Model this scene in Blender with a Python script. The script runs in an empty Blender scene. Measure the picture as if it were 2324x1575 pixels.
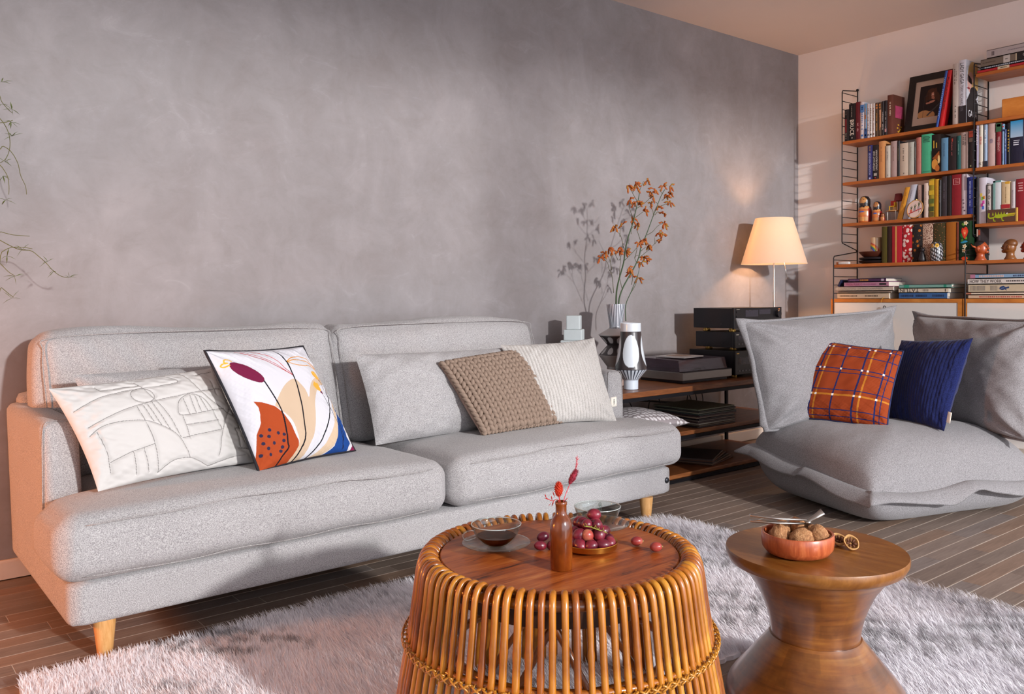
import bpy, bmesh, math, random
import numpy as np
from mathutils import Vector, Matrix

random.seed(7)
RNG = np.random.default_rng(11)
scene = bpy.context.scene
COL = scene.collection
PI = math.pi

# ------------------------------------------------------------------ camera
cam_data = bpy.data.cameras.new('camera')
cam_data.sensor_fit = 'HORIZONTAL'
cam_data.sensor_width = 36.0
cam_data.lens = 1934.0 / 2324.0 * 36.0
cam_data.shift_y = -(787.5 - 715.5) / 2324.0
cam_data.clip_start = 0.05
cam = bpy.data.objects.new('camera', cam_data)
COL.objects.link(cam)
_yaw, _pit, _rol = math.radians(38.785), math.radians(-1.42), math.radians(-0.461)
_fw = Vector((math.sin(_yaw) * math.cos(_pit), math.cos(_yaw) * math.cos(_pit), math.sin(_pit)))
_r = Vector((math.cos(_yaw), -math.sin(_yaw), 0))
_u = _r.cross(_fw)
_r2 = math.cos(_rol) * _r + math.sin(_rol) * _u
_u2 = -math.sin(_rol) * _r + math.cos(_rol) * _u
cam.matrix_world = Matrix(((_r2.x, _u2.x, -_fw.x, 0), (_r2.y, _u2.y, -_fw.y, 0), (_r2.z, _u2.z, -_fw.z, 0.98), (0, 0, 0, 1)))
scene.camera = cam

# ------------------------------------------------------------------ light
scene.view_settings.view_transform = 'Standard'
scene.view_settings.look = 'None'
scene.view_settings.exposure = -0.22
scene.view_settings.gamma = 1.0
scene.view_settings.use_curve_mapping = False
world = bpy.data.worlds.new('world')
scene.world = world
world.use_nodes = True
_bg = world.node_tree.nodes['Background']
_bg.inputs[0].default_value = (0.71, 0.755, 0.85, 1)
_bg.inputs[1].default_value = 4.2


def lamp(name, kind, loc, energy, color, radius=0.1, target=None, size=None, size_y=None):
    d = bpy.data.lights.new(name, kind)
    d.energy = energy
    d.color = color
    if kind in ('POINT', 'SPOT'):
        d.shadow_soft_size = radius
    if kind == 'AREA' and size:
        d.shape = 'RECTANGLE'
        d.size = size
        d.size_y = size_y or size
    o = bpy.data.objects.new(name, d)
    o.location = loc
    if target is not None:
        o.rotation_euler = (Vector(target) - Vector(loc)).to_track_quat('-Z', 'Y').to_euler()
    COL.objects.link(o)
    return o


# low, hard strobe-like spot beyond the window wall, placed from the cast shadows
key = lamp('key_light', 'SPOT', (2.0, -6.2, 2.84), 3900, (1.0, 0.98, 0.97), 0.17, (2.4, 3.0, 0.9))
key.data.spot_size = math.radians(80)
key.data.spot_blend = 0.3
# warm lamp standing to the left of the sofa (off frame)
wl_ = lamp('warm_floor_lamp_light', 'SPOT', (-1.15, 2.92, 0.66), 165, (1.0, 0.27, 0.035), 0.10, (0.35, 2.70, 0.25))
wl_.data.spot_size = math.radians(95)
wl_.data.spot_blend = 0.5

# ------------------------------------------------------------------ helpers


def lin(c):
    if isinstance(c, str):
        c = c.lstrip('#')
        c = tuple(int(c[i:i + 2], 16) / 255 for i in (0, 2, 4))
    return tuple((v / 12.92 if v <= 0.04045 else ((v + 0.055) / 1.055) ** 2.4) for v in c[:3])


MATS = {}


class NT:
    def __init__(self, m):
        self.t = m.node_tree
        self.t.nodes.clear()
        self.out = self.n('ShaderNodeOutputMaterial')
        self.p = self.n('ShaderNodeBsdfPrincipled')
        self.l(self.p.outputs[0], self.out.inputs[0])

    def n(self, k, **kw):
        nd = self.t.nodes.new(k)
        for a, b in kw.items():
            setattr(nd, a, b)
        return nd

    def l(self, a, b):
        self.t.links.new(a, b)

    def coord(self, scale=(1, 1, 1), kind='Object', rot=(0, 0, 0)):
        tc = self.n('ShaderNodeTexCoord')
        mp = self.n('ShaderNodeMapping')
        mp.inputs['Scale'].default_value = scale
        mp.inputs['Rotation'].default_value = rot
        self.l(tc.outputs[kind], mp.inputs[0])
        return mp.outputs[0]

    def noise(self, vec, scale, detail=3, rough=0.55, dist=0.0):
        nd = self.n('ShaderNodeTexNoise')
        nd.inputs['Scale'].default_value = scale
        nd.inputs['Detail'].default_value = detail
        nd.inputs['Roughness'].default_value = rough
        nd.inputs['Distortion'].default_value = dist
        if vec is not None:
            self.l(vec, nd.inputs['Vector'])
        return nd.outputs['Fac']

    def ramp(self, fac, stops):
        r = self.n('ShaderNodeValToRGB')
        e = r.color_ramp.elements
        while len(e) > 1:
            e.remove(e[0])
        e[0].position = stops[0][0]
        e[0].color = (*lin(stops[0][1]), 1)
        for p, c in stops[1:]:
            k = e.new(p)
            k.color = (*lin(c), 1)
        self.l(fac, r.inputs[0])
        return r.outputs[0]

    def mix(self, fac, a, b, mode='MIX'):
        m = self.n('ShaderNodeMix', data_type='RGBA', blend_type=mode)
        for i, v in ((0, fac), (6, a), (7, b)):
            if isinstance(v, (int, float)):
                m.inputs[i].default_value = v
            elif isinstance(v, (tuple, str)):
                m.inputs[i].default_value = (*lin(v), 1)
            else:
                self.l(v, m.inputs[i])
        return m.outputs[2]

    def bump(self, h, strength, dist):
        b = self.n('ShaderNodeBump')
        b.inputs['Strength'].default_value = strength
        b.inputs['Distance'].default_value = dist
        self.l(h, b.inputs['Height'])
        self.l(b.outputs[0], self.p.inputs['Normal'])

    def base(self, c):
        if isinstance(c, (str, tuple)):
            self.p.inputs['Base Color'].default_value = (*lin(c), 1)
        else:
            self.l(c, self.p.inputs['Base Color'])

    def set(self, **kw):
        for k, v in kw.items():
            self.p.inputs[k].default_value = v


def mk(name):
    m = bpy.data.materials.new(name)
    m.use_nodes = True
    MATS[name] = m
    return m, NT(m)


def plain(name, col, rough=0.6, metal=0.0, var=0.06, scale=30, spec=0.5, coat=0.0, bump=0.0):
    """a colour with a little procedural mottling"""
    if name in MATS:
        return MATS[name]
    m, t = mk(name)
    f = t.noise(t.coord(), scale, 3)
    c = t.n('ShaderNodeHueSaturation')
    c.inputs['Color'].default_value = (*lin(col), 1)
    mr = t.n('ShaderNodeMapRange')
    mr.inputs['To Min'].default_value = 1 - var * 2
    mr.inputs['To Max'].default_value = 1 + var * 2
    t.l(f, mr.inputs[0])
    t.l(mr.outputs[0], c.inputs['Value'])
    t.base(c.outputs[0])
    t.set(Roughness=rough, Metallic=metal, **{'Specular IOR Level': spec, 'Coat Weight': coat})
    if bump:
        t.bump(f, bump, 0.002)
    return m


def fabric(name, dark, light, scale=420, bump=0.25, big=0.05, stretch=(1, 1, 1), extra=None):
    m, t = mk(name)
    v = t.coord(stretch)
    f = t.noise(v, scale, 2, 0.6)
    c = t.ramp(f, [(0.36, dark), (0.64, light)])
    g = t.noise(t.coord(), 5, 3)
    c = t.mix(big * 4, c, t.ramp(g, [(0.3, dark), (0.7, light)]))
    t.base(c)
    t.set(Roughness=0.95, **{'Specular IOR Level': 0.15, 'Sheen Weight': 0.15, 'Sheen Roughness': 0.5})
    t.bump(f, bump, 0.003)
    return m


def vcol(name, rough=0.85, bump=0.0, scale=500, spec=0.3, coat=0.0):
    """surface whose print is stored per vertex"""
    if name in MATS:
        return MATS[name]
    m, t = mk(name)
    a = t.n('ShaderNodeVertexColor', layer_name='Col')
    t.base(a.outputs[0])
    t.set(Roughness=rough, **{'Specular IOR Level': spec, 'Coat Weight': coat})
    if bump:
        t.bump(t.noise(t.coord(), scale, 2), bump, 0.002)
    return m


def wood(name, stops, scale=3.0, stretch=(1, 12, 12), rough=0.4, coat=0.0, bump=0.05, rot=(0, 0, 0), rings=2.2, spec=0.5):
    m, t = mk(name)
    v = t.coord(stretch, rot=rot)
    f = t.noise(v, scale, 5, 0.62, 1.2)
    g = t.noise(v, scale * 7, 3, 0.6)
    a = t.n('ShaderNodeMath', operation='MULTIPLY_ADD')
    t.l(g, a.inputs[0])
    a.inputs[1].default_value = 0.35
    t.l(f, a.inputs[2])
    t.base(t.ramp(a.outputs[0], stops))
    t.set(Roughness=rough, **{'Coat Weight': coat, 'Coat Roughness': 0.2, 'Specular IOR Level': spec})
    t.bump(g, bump, 0.002)
    return m


# ---- mesh building
class MB:
    def __init__(self):
        self.v, self.f, self.c = [], [], []

    def add(self, v, f, col=None):
        o = len(self.v)
        self.v.extend([tuple(map(float, p)) for p in v])
        self.f.extend([tuple(i + o for i in q) for q in f])
        if col is not None:
            self.c.extend(col)
        return self

    def box(self, c, s, rot=None):
        x, y, z = s[0] / 2, s[1] / 2, s[2] / 2
        P = [(-x, -y, -z), (x, -y, -z), (x, y, -z), (-x, y, -z), (-x, -y, z), (x, -y, z), (x, y, z), (-x, y, z)]
        if rot is not None:
            P = [rot @ Vector(p) for p in P]
        P = [(p[0] + c[0], p[1] + c[1], p[2] + c[2]) for p in P]
        return self.add(P, [(0, 3, 2, 1), (4, 5, 6, 7), (0, 1, 5, 4), (1, 2, 6, 5), (2, 3, 7, 6), (3, 0, 4, 7)])

    def bb(self, x0, x1, y0, y1, z0, z1):
        return self.box(((x0 + x1) / 2, (y0 + y1) / 2, (z0 + z1) / 2), (abs(x1 - x0), abs(y1 - y0), abs(z1 - z0)))

    def rbox(self, c, s, r, seg=3, rot=None):
        """box with rounded edges"""
        bm = bmesh.new()
        bmesh.ops.create_cube(bm, size=1)
        bmesh.ops.scale(bm, vec=s, verts=bm.verts)
        bmesh.ops.bevel(bm, geom=bm.edges[:], offset=r, segments=seg, affect='EDGES', profile=0.5)
        P = [v.co.copy() for v in bm.verts]
        if rot is not None:
            P = [rot @ p for p in P]
        F = [tuple(v.index for v in f.verts) for f in bm.faces]
        bm.free()
        return self.add([(p[0] + c[0], p[1] + c[1], p[2] + c[2]) for p in P], F)

    def tube(self, pts, rad, n=8, cap=True, closed=False, flat=1.0):
        pts = [Vector(p) for p in pts]
        m = len(pts)
        if not isinstance(rad, (list, tuple)):
            rad = [rad] * m
        T = []
        for i in range(m):
            a = pts[(i - 1) % m] if (closed or i > 0) else pts[i]
            b = pts[(i + 1) % m] if (closed or i < m - 1) else pts[i]
            d = b - a
            T.append(d.normalized() if d.length > 1e-9 else Vector((0, 0, 1)))
        up = Vector((0, 0, 1)) if abs(T[0].z) < 0.9 else Vector((1, 0, 0))
        nv = (up - T[0] * up.dot(T[0])).normalized()
        V = []
        for i in range(m):
            nv = nv - T[i] * nv.dot(T[i])
            nv = nv.normalized() if nv.length > 1e-6 else T[i].orthogonal().normalized()
            bv = T[i].cross(nv)
            for k in range(n):
                a = 2 * PI * k / n
                V.append(pts[i] + (nv * math.cos(a) * flat + bv * math.sin(a)) * rad[i])
        F = []
        for i in range(m if closed else m - 1):
            j = (i + 1) % m
            for k in range(n):
                F.append((i * n + k, i * n + (k + 1) % n, j * n + (k + 1) % n, j * n + k))
        if cap and not closed:
            F.append(tuple(range(n - 1, -1, -1)))
            F.append(tuple((m - 1) * n + k for k in range(n)))
        return self.add(V, F)

    def lathe(self, prof, c=(0, 0, 0), n=32, capb=True, capt=True, sq=None):
        V, F = [], []
        for r, z in prof:
            for k in range(n):
                a = 2 * PI * k / n
                V.append((c[0] + r * math.cos(a), c[1] + r * math.sin(a), c[2] + z))
        for i in range(len(prof) - 1):
            for k in range(n):
                F.append((i * n + k, i * n + (k + 1) % n, (i + 1) * n + (k + 1) % n, (i + 1) * n + k))
        if capb and prof[0][0] > 1e-6:
            F.append(tuple(range(n - 1, -1, -1)))
        if capt and prof[-1][0] > 1e-6:
            F.append(tuple((len(prof) - 1) * n + k for k in range(n)))
        return self.add(V, F)

    def ball(self, c, r, n=12, m=8, rot=None, fn=None):
        if not isinstance(r, (tuple, list)):
            r = (r, r, r)
        V, F = [], []
        V.append(Vector((0, 0, -1)))
        for i in range(1, m):
            a = -PI / 2 + PI * i / m
            for k in range(n):
                b = 2 * PI * k / n
                V.append(Vector((math.cos(a) * math.cos(b), math.cos(a) * math.sin(b), math.sin(a))))
        V.append(Vector((0, 0, 1)))
        for k in range(n):
            F.append((0, 1 + (k + 1) % n, 1 + k))
        for i in range(m - 2):
            for k in range(n):
                F.append((1 + i * n + k, 1 + i * n + (k + 1) % n, 1 + (i + 1) * n + (k + 1) % n, 1 + (i + 1) * n + k))
        L = len(V) - 1
        for k in range(n):
            F.append((L, L - n + k, L - n + (k + 1) % n))
        out = []
        for p in V:
            s = fn(p) if fn else 1.0
            q = Vector((p.x * r[0] * s, p.y * r[1] * s, p.z * r[2] * s))
            if rot is not None:
                q = rot @ q
            out.append((q.x + c[0], q.y + c[1], q.z + c[2]))
        return self.add(out, F)

    def prism(self, poly, fn, t0, t1):
        """extrude a 2d polygon; fn(a,b,t) -> xyz"""
        n = len(poly)
        V = [fn(a, b, t0) for a, b in poly] + [fn(a, b, t1) for a, b in poly]
        F = [tuple(range(n - 1, -1, -1)), tuple(range(n, 2 * n))]
        for i in range(n):
            j = (i + 1) % n
            F.append((i, j, n + j, n + i))
        return self.add(V, F)

    def build(self, name, m, parent=None, smooth=False, sharp=None):
        return obj_from(name, np.array(self.v, dtype=np.float64), self.f, m, parent, smooth, self.c or None, sharp)


def obj_from(name, V, F, m, parent=None, smooth=False, col=None, sharp=None):
    V = np.asarray(V, dtype=np.float64)
    me = bpy.data.meshes.new(name)
    loc = Vector((0, 0, 0))
    if parent is None:
        mn, mx = V.min(0), V.max(0)
        loc = Vector(((mn[0] + mx[0]) / 2, (mn[1] + mx[1]) / 2, mn[2]))
        V = V - np.array(loc)
    if isinstance(F, np.ndarray):
        me.vertices.add(len(V))
        me.vertices.foreach_set('co', V.ravel())
        k = F.shape[1]
        me.loops.add(F.size)
        me.loops.foreach_set('vertex_index', F.ravel().astype(np.int32))
        me.polygons.add(len(F))
        me.polygons.foreach_set('loop_start', np.arange(0, F.size, k, dtype=np.int32))
        me.update(calc_edges=True)
    else:
        me.from_pydata([tuple(p) for p in V], [], F)
        me.update()
    if smooth:
        me.polygons.foreach_set('use_smooth', [True] * len(me.polygons))
    if sharp is not None:
        me.set_sharp_from_angle(angle=math.radians(sharp))
    if col is not None:
        ca = me.color_attributes.new('Col', 'FLOAT_COLOR', 'POINT')
        arr = np.ones((len(V), 4), dtype=np.float32)
        arr[:, :3] = np.array(col, dtype=np.float32)[:, :3]
        ca.data.foreach_set('color', arr.ravel())
    if m is not None:
        me.materials.append(m if not isinstance(m, str) else MATS[m])
    o = bpy.data.objects.new(name, me)
    COL.objects.link(o)
    if parent is not None:
        o.parent = parent
        o.matrix_parent_inverse = Matrix.Translation(-wloc(parent))
    else:
        o.location = loc
    return o


def wloc(o):
    # a part's own origin is the world origin; only top-level objects are moved
    return Vector(o.location) if o.parent is None else Vector((0, 0, 0))


def tag(o, label, cat, group=None):
    o['label'] = label
    o['category'] = cat
    if group:
        o['group'] = group
    return o


def thing(name, label, cat, loc, group=None):
    o = bpy.data.objects.new(name, None)
    o.empty_display_size = 0.05
    o.location = loc
    COL.objects.link(o)
    return tag(o, label, cat, group)


def struct(o):
    o['kind'] = 'structure'
    return o


def copy_tree(o, parent=None):
    c = o.copy()
    COL.objects.link(c)
    if parent is not None:
        c.parent = parent
    for ch in list(o.children):
        copy_tree(ch, c)
    return c


def grid_faces(nx, ny, flip=False):
    a = np.arange(nx * ny).reshape(ny, nx)
    q = np.stack([a[:-1, :-1], a[:-1, 1:], a[1:, 1:], a[1:, :-1]], -1).reshape(-1, 4)
    return q[:, ::-1].copy() if flip else q


# ---- 2d painting on scattered sample points
class Paint:
    def __init__(self, S, T, base, aspect=1.0):
        self.S, self.T = S.ravel(), T.ravel()
        self.k = aspect                     # width / height
        self.c = np.empty((self.S.size, 3))
        self.c[:] = lin(base)

    def mask(self, m, col):
        self.c[m] = lin(col)

    def poly(self, pts, col):
        x, y = self.S, self.T
        ins = np.zeros(x.size, bool)
        n = len(pts)
        j = n - 1
        for i in range(n):
            xi, yi = pts[i]
            xj, yj = pts[j]
            if yi != yj:
                hit = ((yi > y) != (yj > y)) & (x < (xj - xi) * (y - yi) / (yj - yi) + xi)
                ins ^= hit
            j = i
        self.mask(ins, col)

    def dist(self, pts):
        d = np.full(self.S.size, 9.0)
        for (x0, y0), (x1, y1) in zip(pts[:-1], pts[1:]):
            ax, ay, bx, by = x0 * self.k, y0, x1 * self.k, y1
            px, py = self.S * self.k, self.T
            L = (bx - ax) ** 2 + (by - ay) ** 2 + 1e-12
            t = np.clip(((px - ax) * (bx - ax) + (py - ay) * (by - ay)) / L, 0, 1)
            d = np.minimum(d, np.hypot(px - ax - t * (bx - ax), py - ay - t * (by - ay)))
        return d

    def line(self, pts, w, col):
        self.mask(self.dist(pts) < w / 2, col)

    def ell(self, c, rx, ry, col, ang=0.0):
        dx, dy = (self.S - c[0]) * self.k, self.T - c[1]
        ca, sa = math.cos(ang), math.sin(ang)
        u, v = dx * ca + dy * sa, -dx * sa + dy * ca
        self.mask((u / rx) ** 2 + (v / ry) ** 2 < 1, col)


def smooth_pts(pts, n=6):
    """Catmull-Rom through the points"""
    P = [Vector(p) for p in pts]
    out = []
    for i in range(len(P) - 1):
        p0, p1, p2, p3 = P[max(i - 1, 0)], P[i], P[i + 1], P[min(i + 2, len(P) - 1)]
        for k in range(n):
            t = k / n
            out.append(0.5 * ((2 * p1) + (p2 - p0) * t + (2 * p0 - 5 * p1 + 4 * p2 - p3) * t * t + (3 * p1 - p0 - 3 * p2 + p3) * t ** 3))
    out.append(P[-1])
    return out


def vnoise(x, y, seed=0):
    """cheap smooth 2d noise, -1..1"""
    r = np.random.default_rng(seed)
    out = np.zeros_like(x)
    for f in (1.0, 2.1, 4.3):
        a, b, p = r.uniform(0.5, 1.3, 3), r.uniform(-1.3, 1.3, 3), r.uniform(0, 6.28, 3)
        for k in range(3):
            out = out + np.sin(f * (a[k] * x + b[k] * y) * 3.0 + p[k]) / f
    return out / 4.5


def text_mesh(s, name, parent, m, origin, right, up, height=None, length=None, ext=0.0003):
    """flat lettering centred on origin"""
    cu = bpy.data.curves.new('txt', 'FONT')
    cu.body = s
    cu.size = 1.0
    cu.resolution_u = 2
    cu.align_x = 'LEFT'
    ob = bpy.data.objects.new('txt', cu)
    COL.objects.link(ob)
    dg = bpy.context.evaluated_depsgraph_get()
    me = bpy.data.meshes.new_from_object(ob.evaluated_get(dg))
    V = np.array([v.co[:] for v in me.vertices])
    F = [tuple(p.vertices) for p in me.polygons]
    bpy.data.objects.remove(ob)
    bpy.data.curves.remove(cu)
    bpy.data.meshes.remove(me)
    if len(V) == 0:
        return None
    mn, mx = V.min(0), V.max(0)
    w, h = mx[0] - mn[0], mx[1] - mn[1]
    sy = height / h if height else length / w
    sx = length / w if length else sy
    R, U = np.array(right, float), np.array(up, float)
    O = np.array(origin, float)
    W = O + np.outer((V[:, 0] - mn[0] - w / 2) * sx, R) + np.outer((V[:, 1] - mn[1] - h / 2) * sy, U)
    return obj_from(name, W, F, m, parent)

# ------------------------------------------------------------------ materials of the shell
def mat_plaster():
    m, t = mk('plaster')
    v = t.coord()
    a = t.noise(v, 1.3, 4, 0.6, 0.8)
    b = t.noise(v, 3.6, 6, 0.72, 0.7)
    d = t.noise(t.coord((1.0, 1, 1.7), rot=(0.0, 0.45, 0.0)), 5.5, 8, 0.78, 0.9)
    e_ = t.noise(t.coord((1.5, 1, 1), rot=(0, .3, 0)), 2.6, 5, .65, .5)
    c = t.ramp(a, [(0.30, '#7e7676'), (0.5, '#878283'), (0.72, '#979294')])
    c = t.mix(0.5, c, t.ramp(b, [(0.32, '#7c7371'), (0.5, '#878283'), (0.66, '#9f9798')]))
    c = t.mix(0.5, c, t.ramp(d, [(0.32, '#7e7572'), (0.46, '#8a8483'), (0.58, '#908a8a'), (0.70, '#a9a4a5')]))
    c = t.mix(.35, c, t.ramp(e_, [(.35, '#7c7473'), (.5, '#878283'), (.68, '#9d9799')]))
    t.base(c)
    t.set(Roughness=0.62, **{'Specular IOR Level': 0.25})
    t.bump(d, 0.10, 0.003)
    return m


mat_plaster()
plain('wall_paint', '#e4ddd8', 0.85, var=0.015, scale=4)
plain('ceiling_paint', '#cfc3bd', 0.9, var=0.012, scale=3)
plain('skirting', '#d0c2b4', 0.6, var=0.02)
plain('joint_highlight', '#d6cfc2', 0.7, var=0.05, scale=60)
plain('window_frame_paint', '#d8d4cf', 0.6, var=0.02)
PLANK = []
for i, (a, b, c) in enumerate((('#5a4c43', '#75665c', '#8a7a6e'), ('#62534a', '#7c6c62', '#908074'), ('#574941', '#716157', '#857467'), ('#655244', '#806959', '#957c6b'), ('#5b504b', '#766a64', '#8a7f79'))):
    PLANK.append(wood('floor_oak_%d' % i, [(0.35, a), (0.62, b), (0.9, c)], 2.2, (1.2, 16, 16), 0.5, 0.0, 0.12))

XR, YW, ZC = 5.326, 3.412, 2.63
XL, YF = -2.3, -2.6
b = MB(); b.bb(XL - .1, XR + .1, YW, YW + .12, -.05, ZC + .05)
struct(b.build('wall_back', 'plaster'))['label'] = 'mauve grey trowelled plaster wall behind the sofa'
b = MB(); b.bb(XR, XR + .12, YF - .1, YW + .12, -.05, ZC + .05)
struct(b.build('wall_right', 'wall_paint'))['label'] = 'warm white painted wall carrying the shelving'
b = MB(); b.bb(XL - .12, XL, YF - .1, YW + .12, -.05, ZC + .05)
struct(b.build('wall_left', 'wall_paint'))
b = MB(); b.bb(XL - .1, XR + .1, YF - .1, YW + .1, ZC, ZC + .1)
struct(b.build('ceiling', 'ceiling_paint'))['label'] = 'pale pinkish ceiling'
# unseen window wall behind the camera: piers, lintel and bars added to shade the back wall
b = MB(); b.bb(XL - .1, XR + .1, YF - .14, YF, 2.555, ZC + .05)
b.bb(XL - .1, -1.7, YF - .14, YF, -.05, 2.6)
b.bb(XR - .1, XR + .1, YF - .14, YF, -.05, 2.6)
struct(b.build('wall_front', 'wall_paint'))
for k, x in enumerate((-1.1, 0.6, 2.30, 4.00)):
    b = MB(); b.bb(x - .028, x + .028, YF - .09, YF - .03, .02, 2.56)
    struct(b.build('window_%d' % (k + 1), 'window_frame_paint'))
b = MB()
b.bb(XL, XR, YW - .018, YW, 0.004, .062)
b.rbox(((XL + XR) / 2, YW - .008, .064), (XR - XL, .016, .012), .004, 2)
struct(b.build('baseboard_back', 'skirting'))
b = MB(); b.bb(XR - .018, XR, YF, YW - .02, 0.004, .07)
struct(b.build('baseboard_right', 'skirting'))

# floor: sub-floor tinted pale to paint bevel highlights into the joints, boards lying on it
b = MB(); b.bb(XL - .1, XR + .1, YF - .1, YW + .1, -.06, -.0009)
floor = struct(b.build('floor', 'joint_highlight'))
PW = 0.0695
PL = 0.49
plank_mesh = []
for L in (PL, PL * 0.995):
    bb_ = MB(); bb_.rbox((0, 0, 0), (L - .0012, PW - .0026, .012), .0008, 1)
    plank_mesh.append((bb_.v, bb_.f))
pm = []
for m_ in PLANK:
    me = bpy.data.meshes.new('plank')
    me.from_pydata(plank_mesh[0][0], [], plank_mesh[0][1])
    me.materials.append(m_)
    pm.append(me)
rest = [MB() for _ in PLANK]
nplank = 0
row = 0
y = 3.40
while y > 0.35:
    x = -1.2 - random.random() * PL
    while x < 5.3:
        xc = x + PL / 2
        k = random.choice((0, 1, 1, 2, 3, 4))
        vis = (2.35 < xc < 4.75 and 0.85 < y < 2.95 and xc - 2.2 > (0.9 - y) * 1.2) or (0.05 < xc < 1.75 and 2.38 < y < 3.42) or (1.5 < xc < 2.6 and 2.38 < y < 2.72)
        if vis and nplank < 298:
            o = bpy.data.objects.new('plank', pm[k])
            COL.objects.link(o)
            o.parent = floor
            o.matrix_parent_inverse = Matrix.Translation(-Vector(floor.location))
            o.location = (xc, y, -.006 + random.uniform(-.0003, .0002))
            nplank += 1
        else:
            rest[k].bb(x + .0006, x + PL - .0006, y - PW / 2 + .0011, y + PW / 2 - .0011, -.012, 0)
        x += PL
    y -= PW
for k, r_ in enumerate(rest):
    if r_.v:
        o = r_.build('boards', PLANK[k], floor)
        o['kind'] = 'stuff'
b = MB(); b.bb(XL, XR, YF, .35, -.012, 0)
o = b.build('boards', PLANK[1], floor); o['kind'] = 'stuff'

# ------------------------------------------------------------------ rug
plain('rug_backing', '#e2dee4', 0.95, var=0.1, scale=12)
m, t = mk('fur')
a_ = t.n('ShaderNodeVertexColor', layer_name='Col')
t.base(a_.outputs[0])
t.set(Roughness=0.9, **{'Specular IOR Level': 0.1, 'Sheen Weight': 0.2})
tr_ = t.n('ShaderNodeBsdfTranslucent'); t.l(a_.outputs[0], tr_.inputs[0])
mx_ = t.n('ShaderNodeMixShader'); mx_.inputs[0].default_value = .5
t.l(t.p.outputs[0], mx_.inputs[1]); t.l(tr_.outputs[0], mx_.inputs[2]); t.l(mx_.outputs[0], t.out.inputs[0])
OUT = [(.36, 2.43), (.34, 2.2), (.36, 1.9), (.38, 1.5), (.40, 1.1), (.6, .98), (1.0, .95), (1.4, .97), (1.60, 1.0), (1.62, 1.2), (1.66, 1.375), (1.75, 1.395), (1.84, 1.392), (1.92, 1.36), (1.95, 1.2), (1.965, .95), (2.0, .72), (2.3, .70), (2.76, .72), (2.78, 1.0), (2.77, 1.5), (2.79, 2.0), (2.765, 2.42), (2.3, 2.44), (1.7, 2.425), (1.2, 2.44), (.8, 2.425)]
_pts = np.array([p for p in (smooth_pts([(x, y, 0) for x, y in OUT] + [(OUT[0][0], OUT[0][1], 0)], 5))][:-1])
rp = [(p[0] + random.uniform(-.006, .006), p[1] + random.uniform(-.006, .006)) for p in _pts]
b = MB(); b.prism(rp, lambda a, c, t_: (a, c, t_), .0005, .012)
rug_root = thing('fur_rug', 'shaggy white and grey fur rug spread on the dark floor under both round tables', 'rug', (1.57, 1.6, 0))
b.build('backing', 'rug_backing', rug_root)


def inside(x, y, poly):
    ins = np.zeros(x.size, bool)
    j = len(poly) - 1
    for i in range(len(poly)):
        (xi, yi), (xj, yj) = poly[i], poly[j]
        if yi != yj:
            ins ^= ((yi > y) != (yj > y)) & (x < (xj - xi) * (y - yi) / (yj - yi) + xi)
        j = i
    return ins


N = 260000
x = RNG.uniform(.30, 2.82, N); y = RNG.uniform(.68, 2.47, N)
k = inside(x, y, rp)
x, y = x[k], y[k]
N = x.size
fl1 = vnoise(x * 1.1, y * 1.1, 3); fl2 = vnoise(x * 3.5 + 5, y * 3.5, 4); fl3 = vnoise(x * 9, y * 9 + 3, 8)
ang = 1.75 + 0.6 * fl1 + 0.6 * fl2 + RNG.normal(0, .38, N)
ln = RNG.uniform(.022, .040, N)
tilt = np.clip(RNG.normal(.92, .22, N) + .30 * fl3, .3, 1.35)      # rise angle
wd = RNG.uniform(.0014, .0026, N)
dx, dy = np.cos(ang), np.sin(ang)
# dark streaky patches
pat = vnoise(x * 1.7 + 2, y * 1.7, 21) * 0.6 + vnoise(x * 6, y * 6 + 9, 22) * 0.55
band = np.exp(-((x - 2.62) / .16) ** 2) * 0.35 + np.exp(-((x - 2.15 + .25 * (y - 1.6)) / .10) ** 2) * 0.22
dark = np.clip((pat + band + 0.02) * 3.0, 0, 1) * (RNG.uniform(0, 1, N) ** 0.4) * np.clip((vnoise(x * 15, y * 24, 40) - .02) * 6, 0, 1)
base = np.array(lin('#faf9fc')); mid = np.array(lin('#c6c0c8')); drk = np.array(lin('#3b3438'))
tone = RNG.uniform(0, 1, N)[:, None] ** 2 * .35
root_c = base * (1 - tone) + mid * tone
tip_c = root_c * (1 - dark[:, None]) + drk * dark[:, None]
V = np.zeros((N, 5, 3)); Cc = np.zeros((N, 5, 3))
z0 = .010
ca, sa = np.cos(tilt), np.sin(tilt)
sxx, syy = -dy * wd / 2, dx * wd / 2
mx_, my_, mz_ = x + dx * ln * ca * .5, y + dy * ln * ca * .5, z0 + ln * sa * .62
tx_, ty_, tz_ = x + dx * ln * (ca * .8 + .2), y + dy * ln * (ca * .8 + .2), z0 + ln * sa * .92
V[:, 0] = np.stack([x - sxx, y - syy, np.full(N, z0)], 1); V[:, 1] = np.stack([x + sxx, y + syy, np.full(N, z0)], 1)
V[:, 2] = np.stack([mx_ + sxx, my_ + syy, mz_], 1); V[:, 3] = np.stack([mx_ - sxx, my_ - syy, mz_], 1)
V[:, 4] = np.stack([tx_, ty_, tz_], 1)
Cc[:, 0] = Cc[:, 1] = root_c; Cc[:, 2] = Cc[:, 3] = root_c * .35 + tip_c * .65; Cc[:, 4] = tip_c
i0 = np.arange(N)[:, None] * 5
tri = np.concatenate([i0 + np.array([[0, 1, 2]]), i0 + np.array([[0, 2, 3]]), i0 + np.array([[3, 2, 4]])], 0)
fo = obj_from('fur', V.reshape(-1, 3), tri, 'fur', rug_root, True, Cc.reshape(-1, 3))
fo['kind'] = 'stuff'

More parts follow.
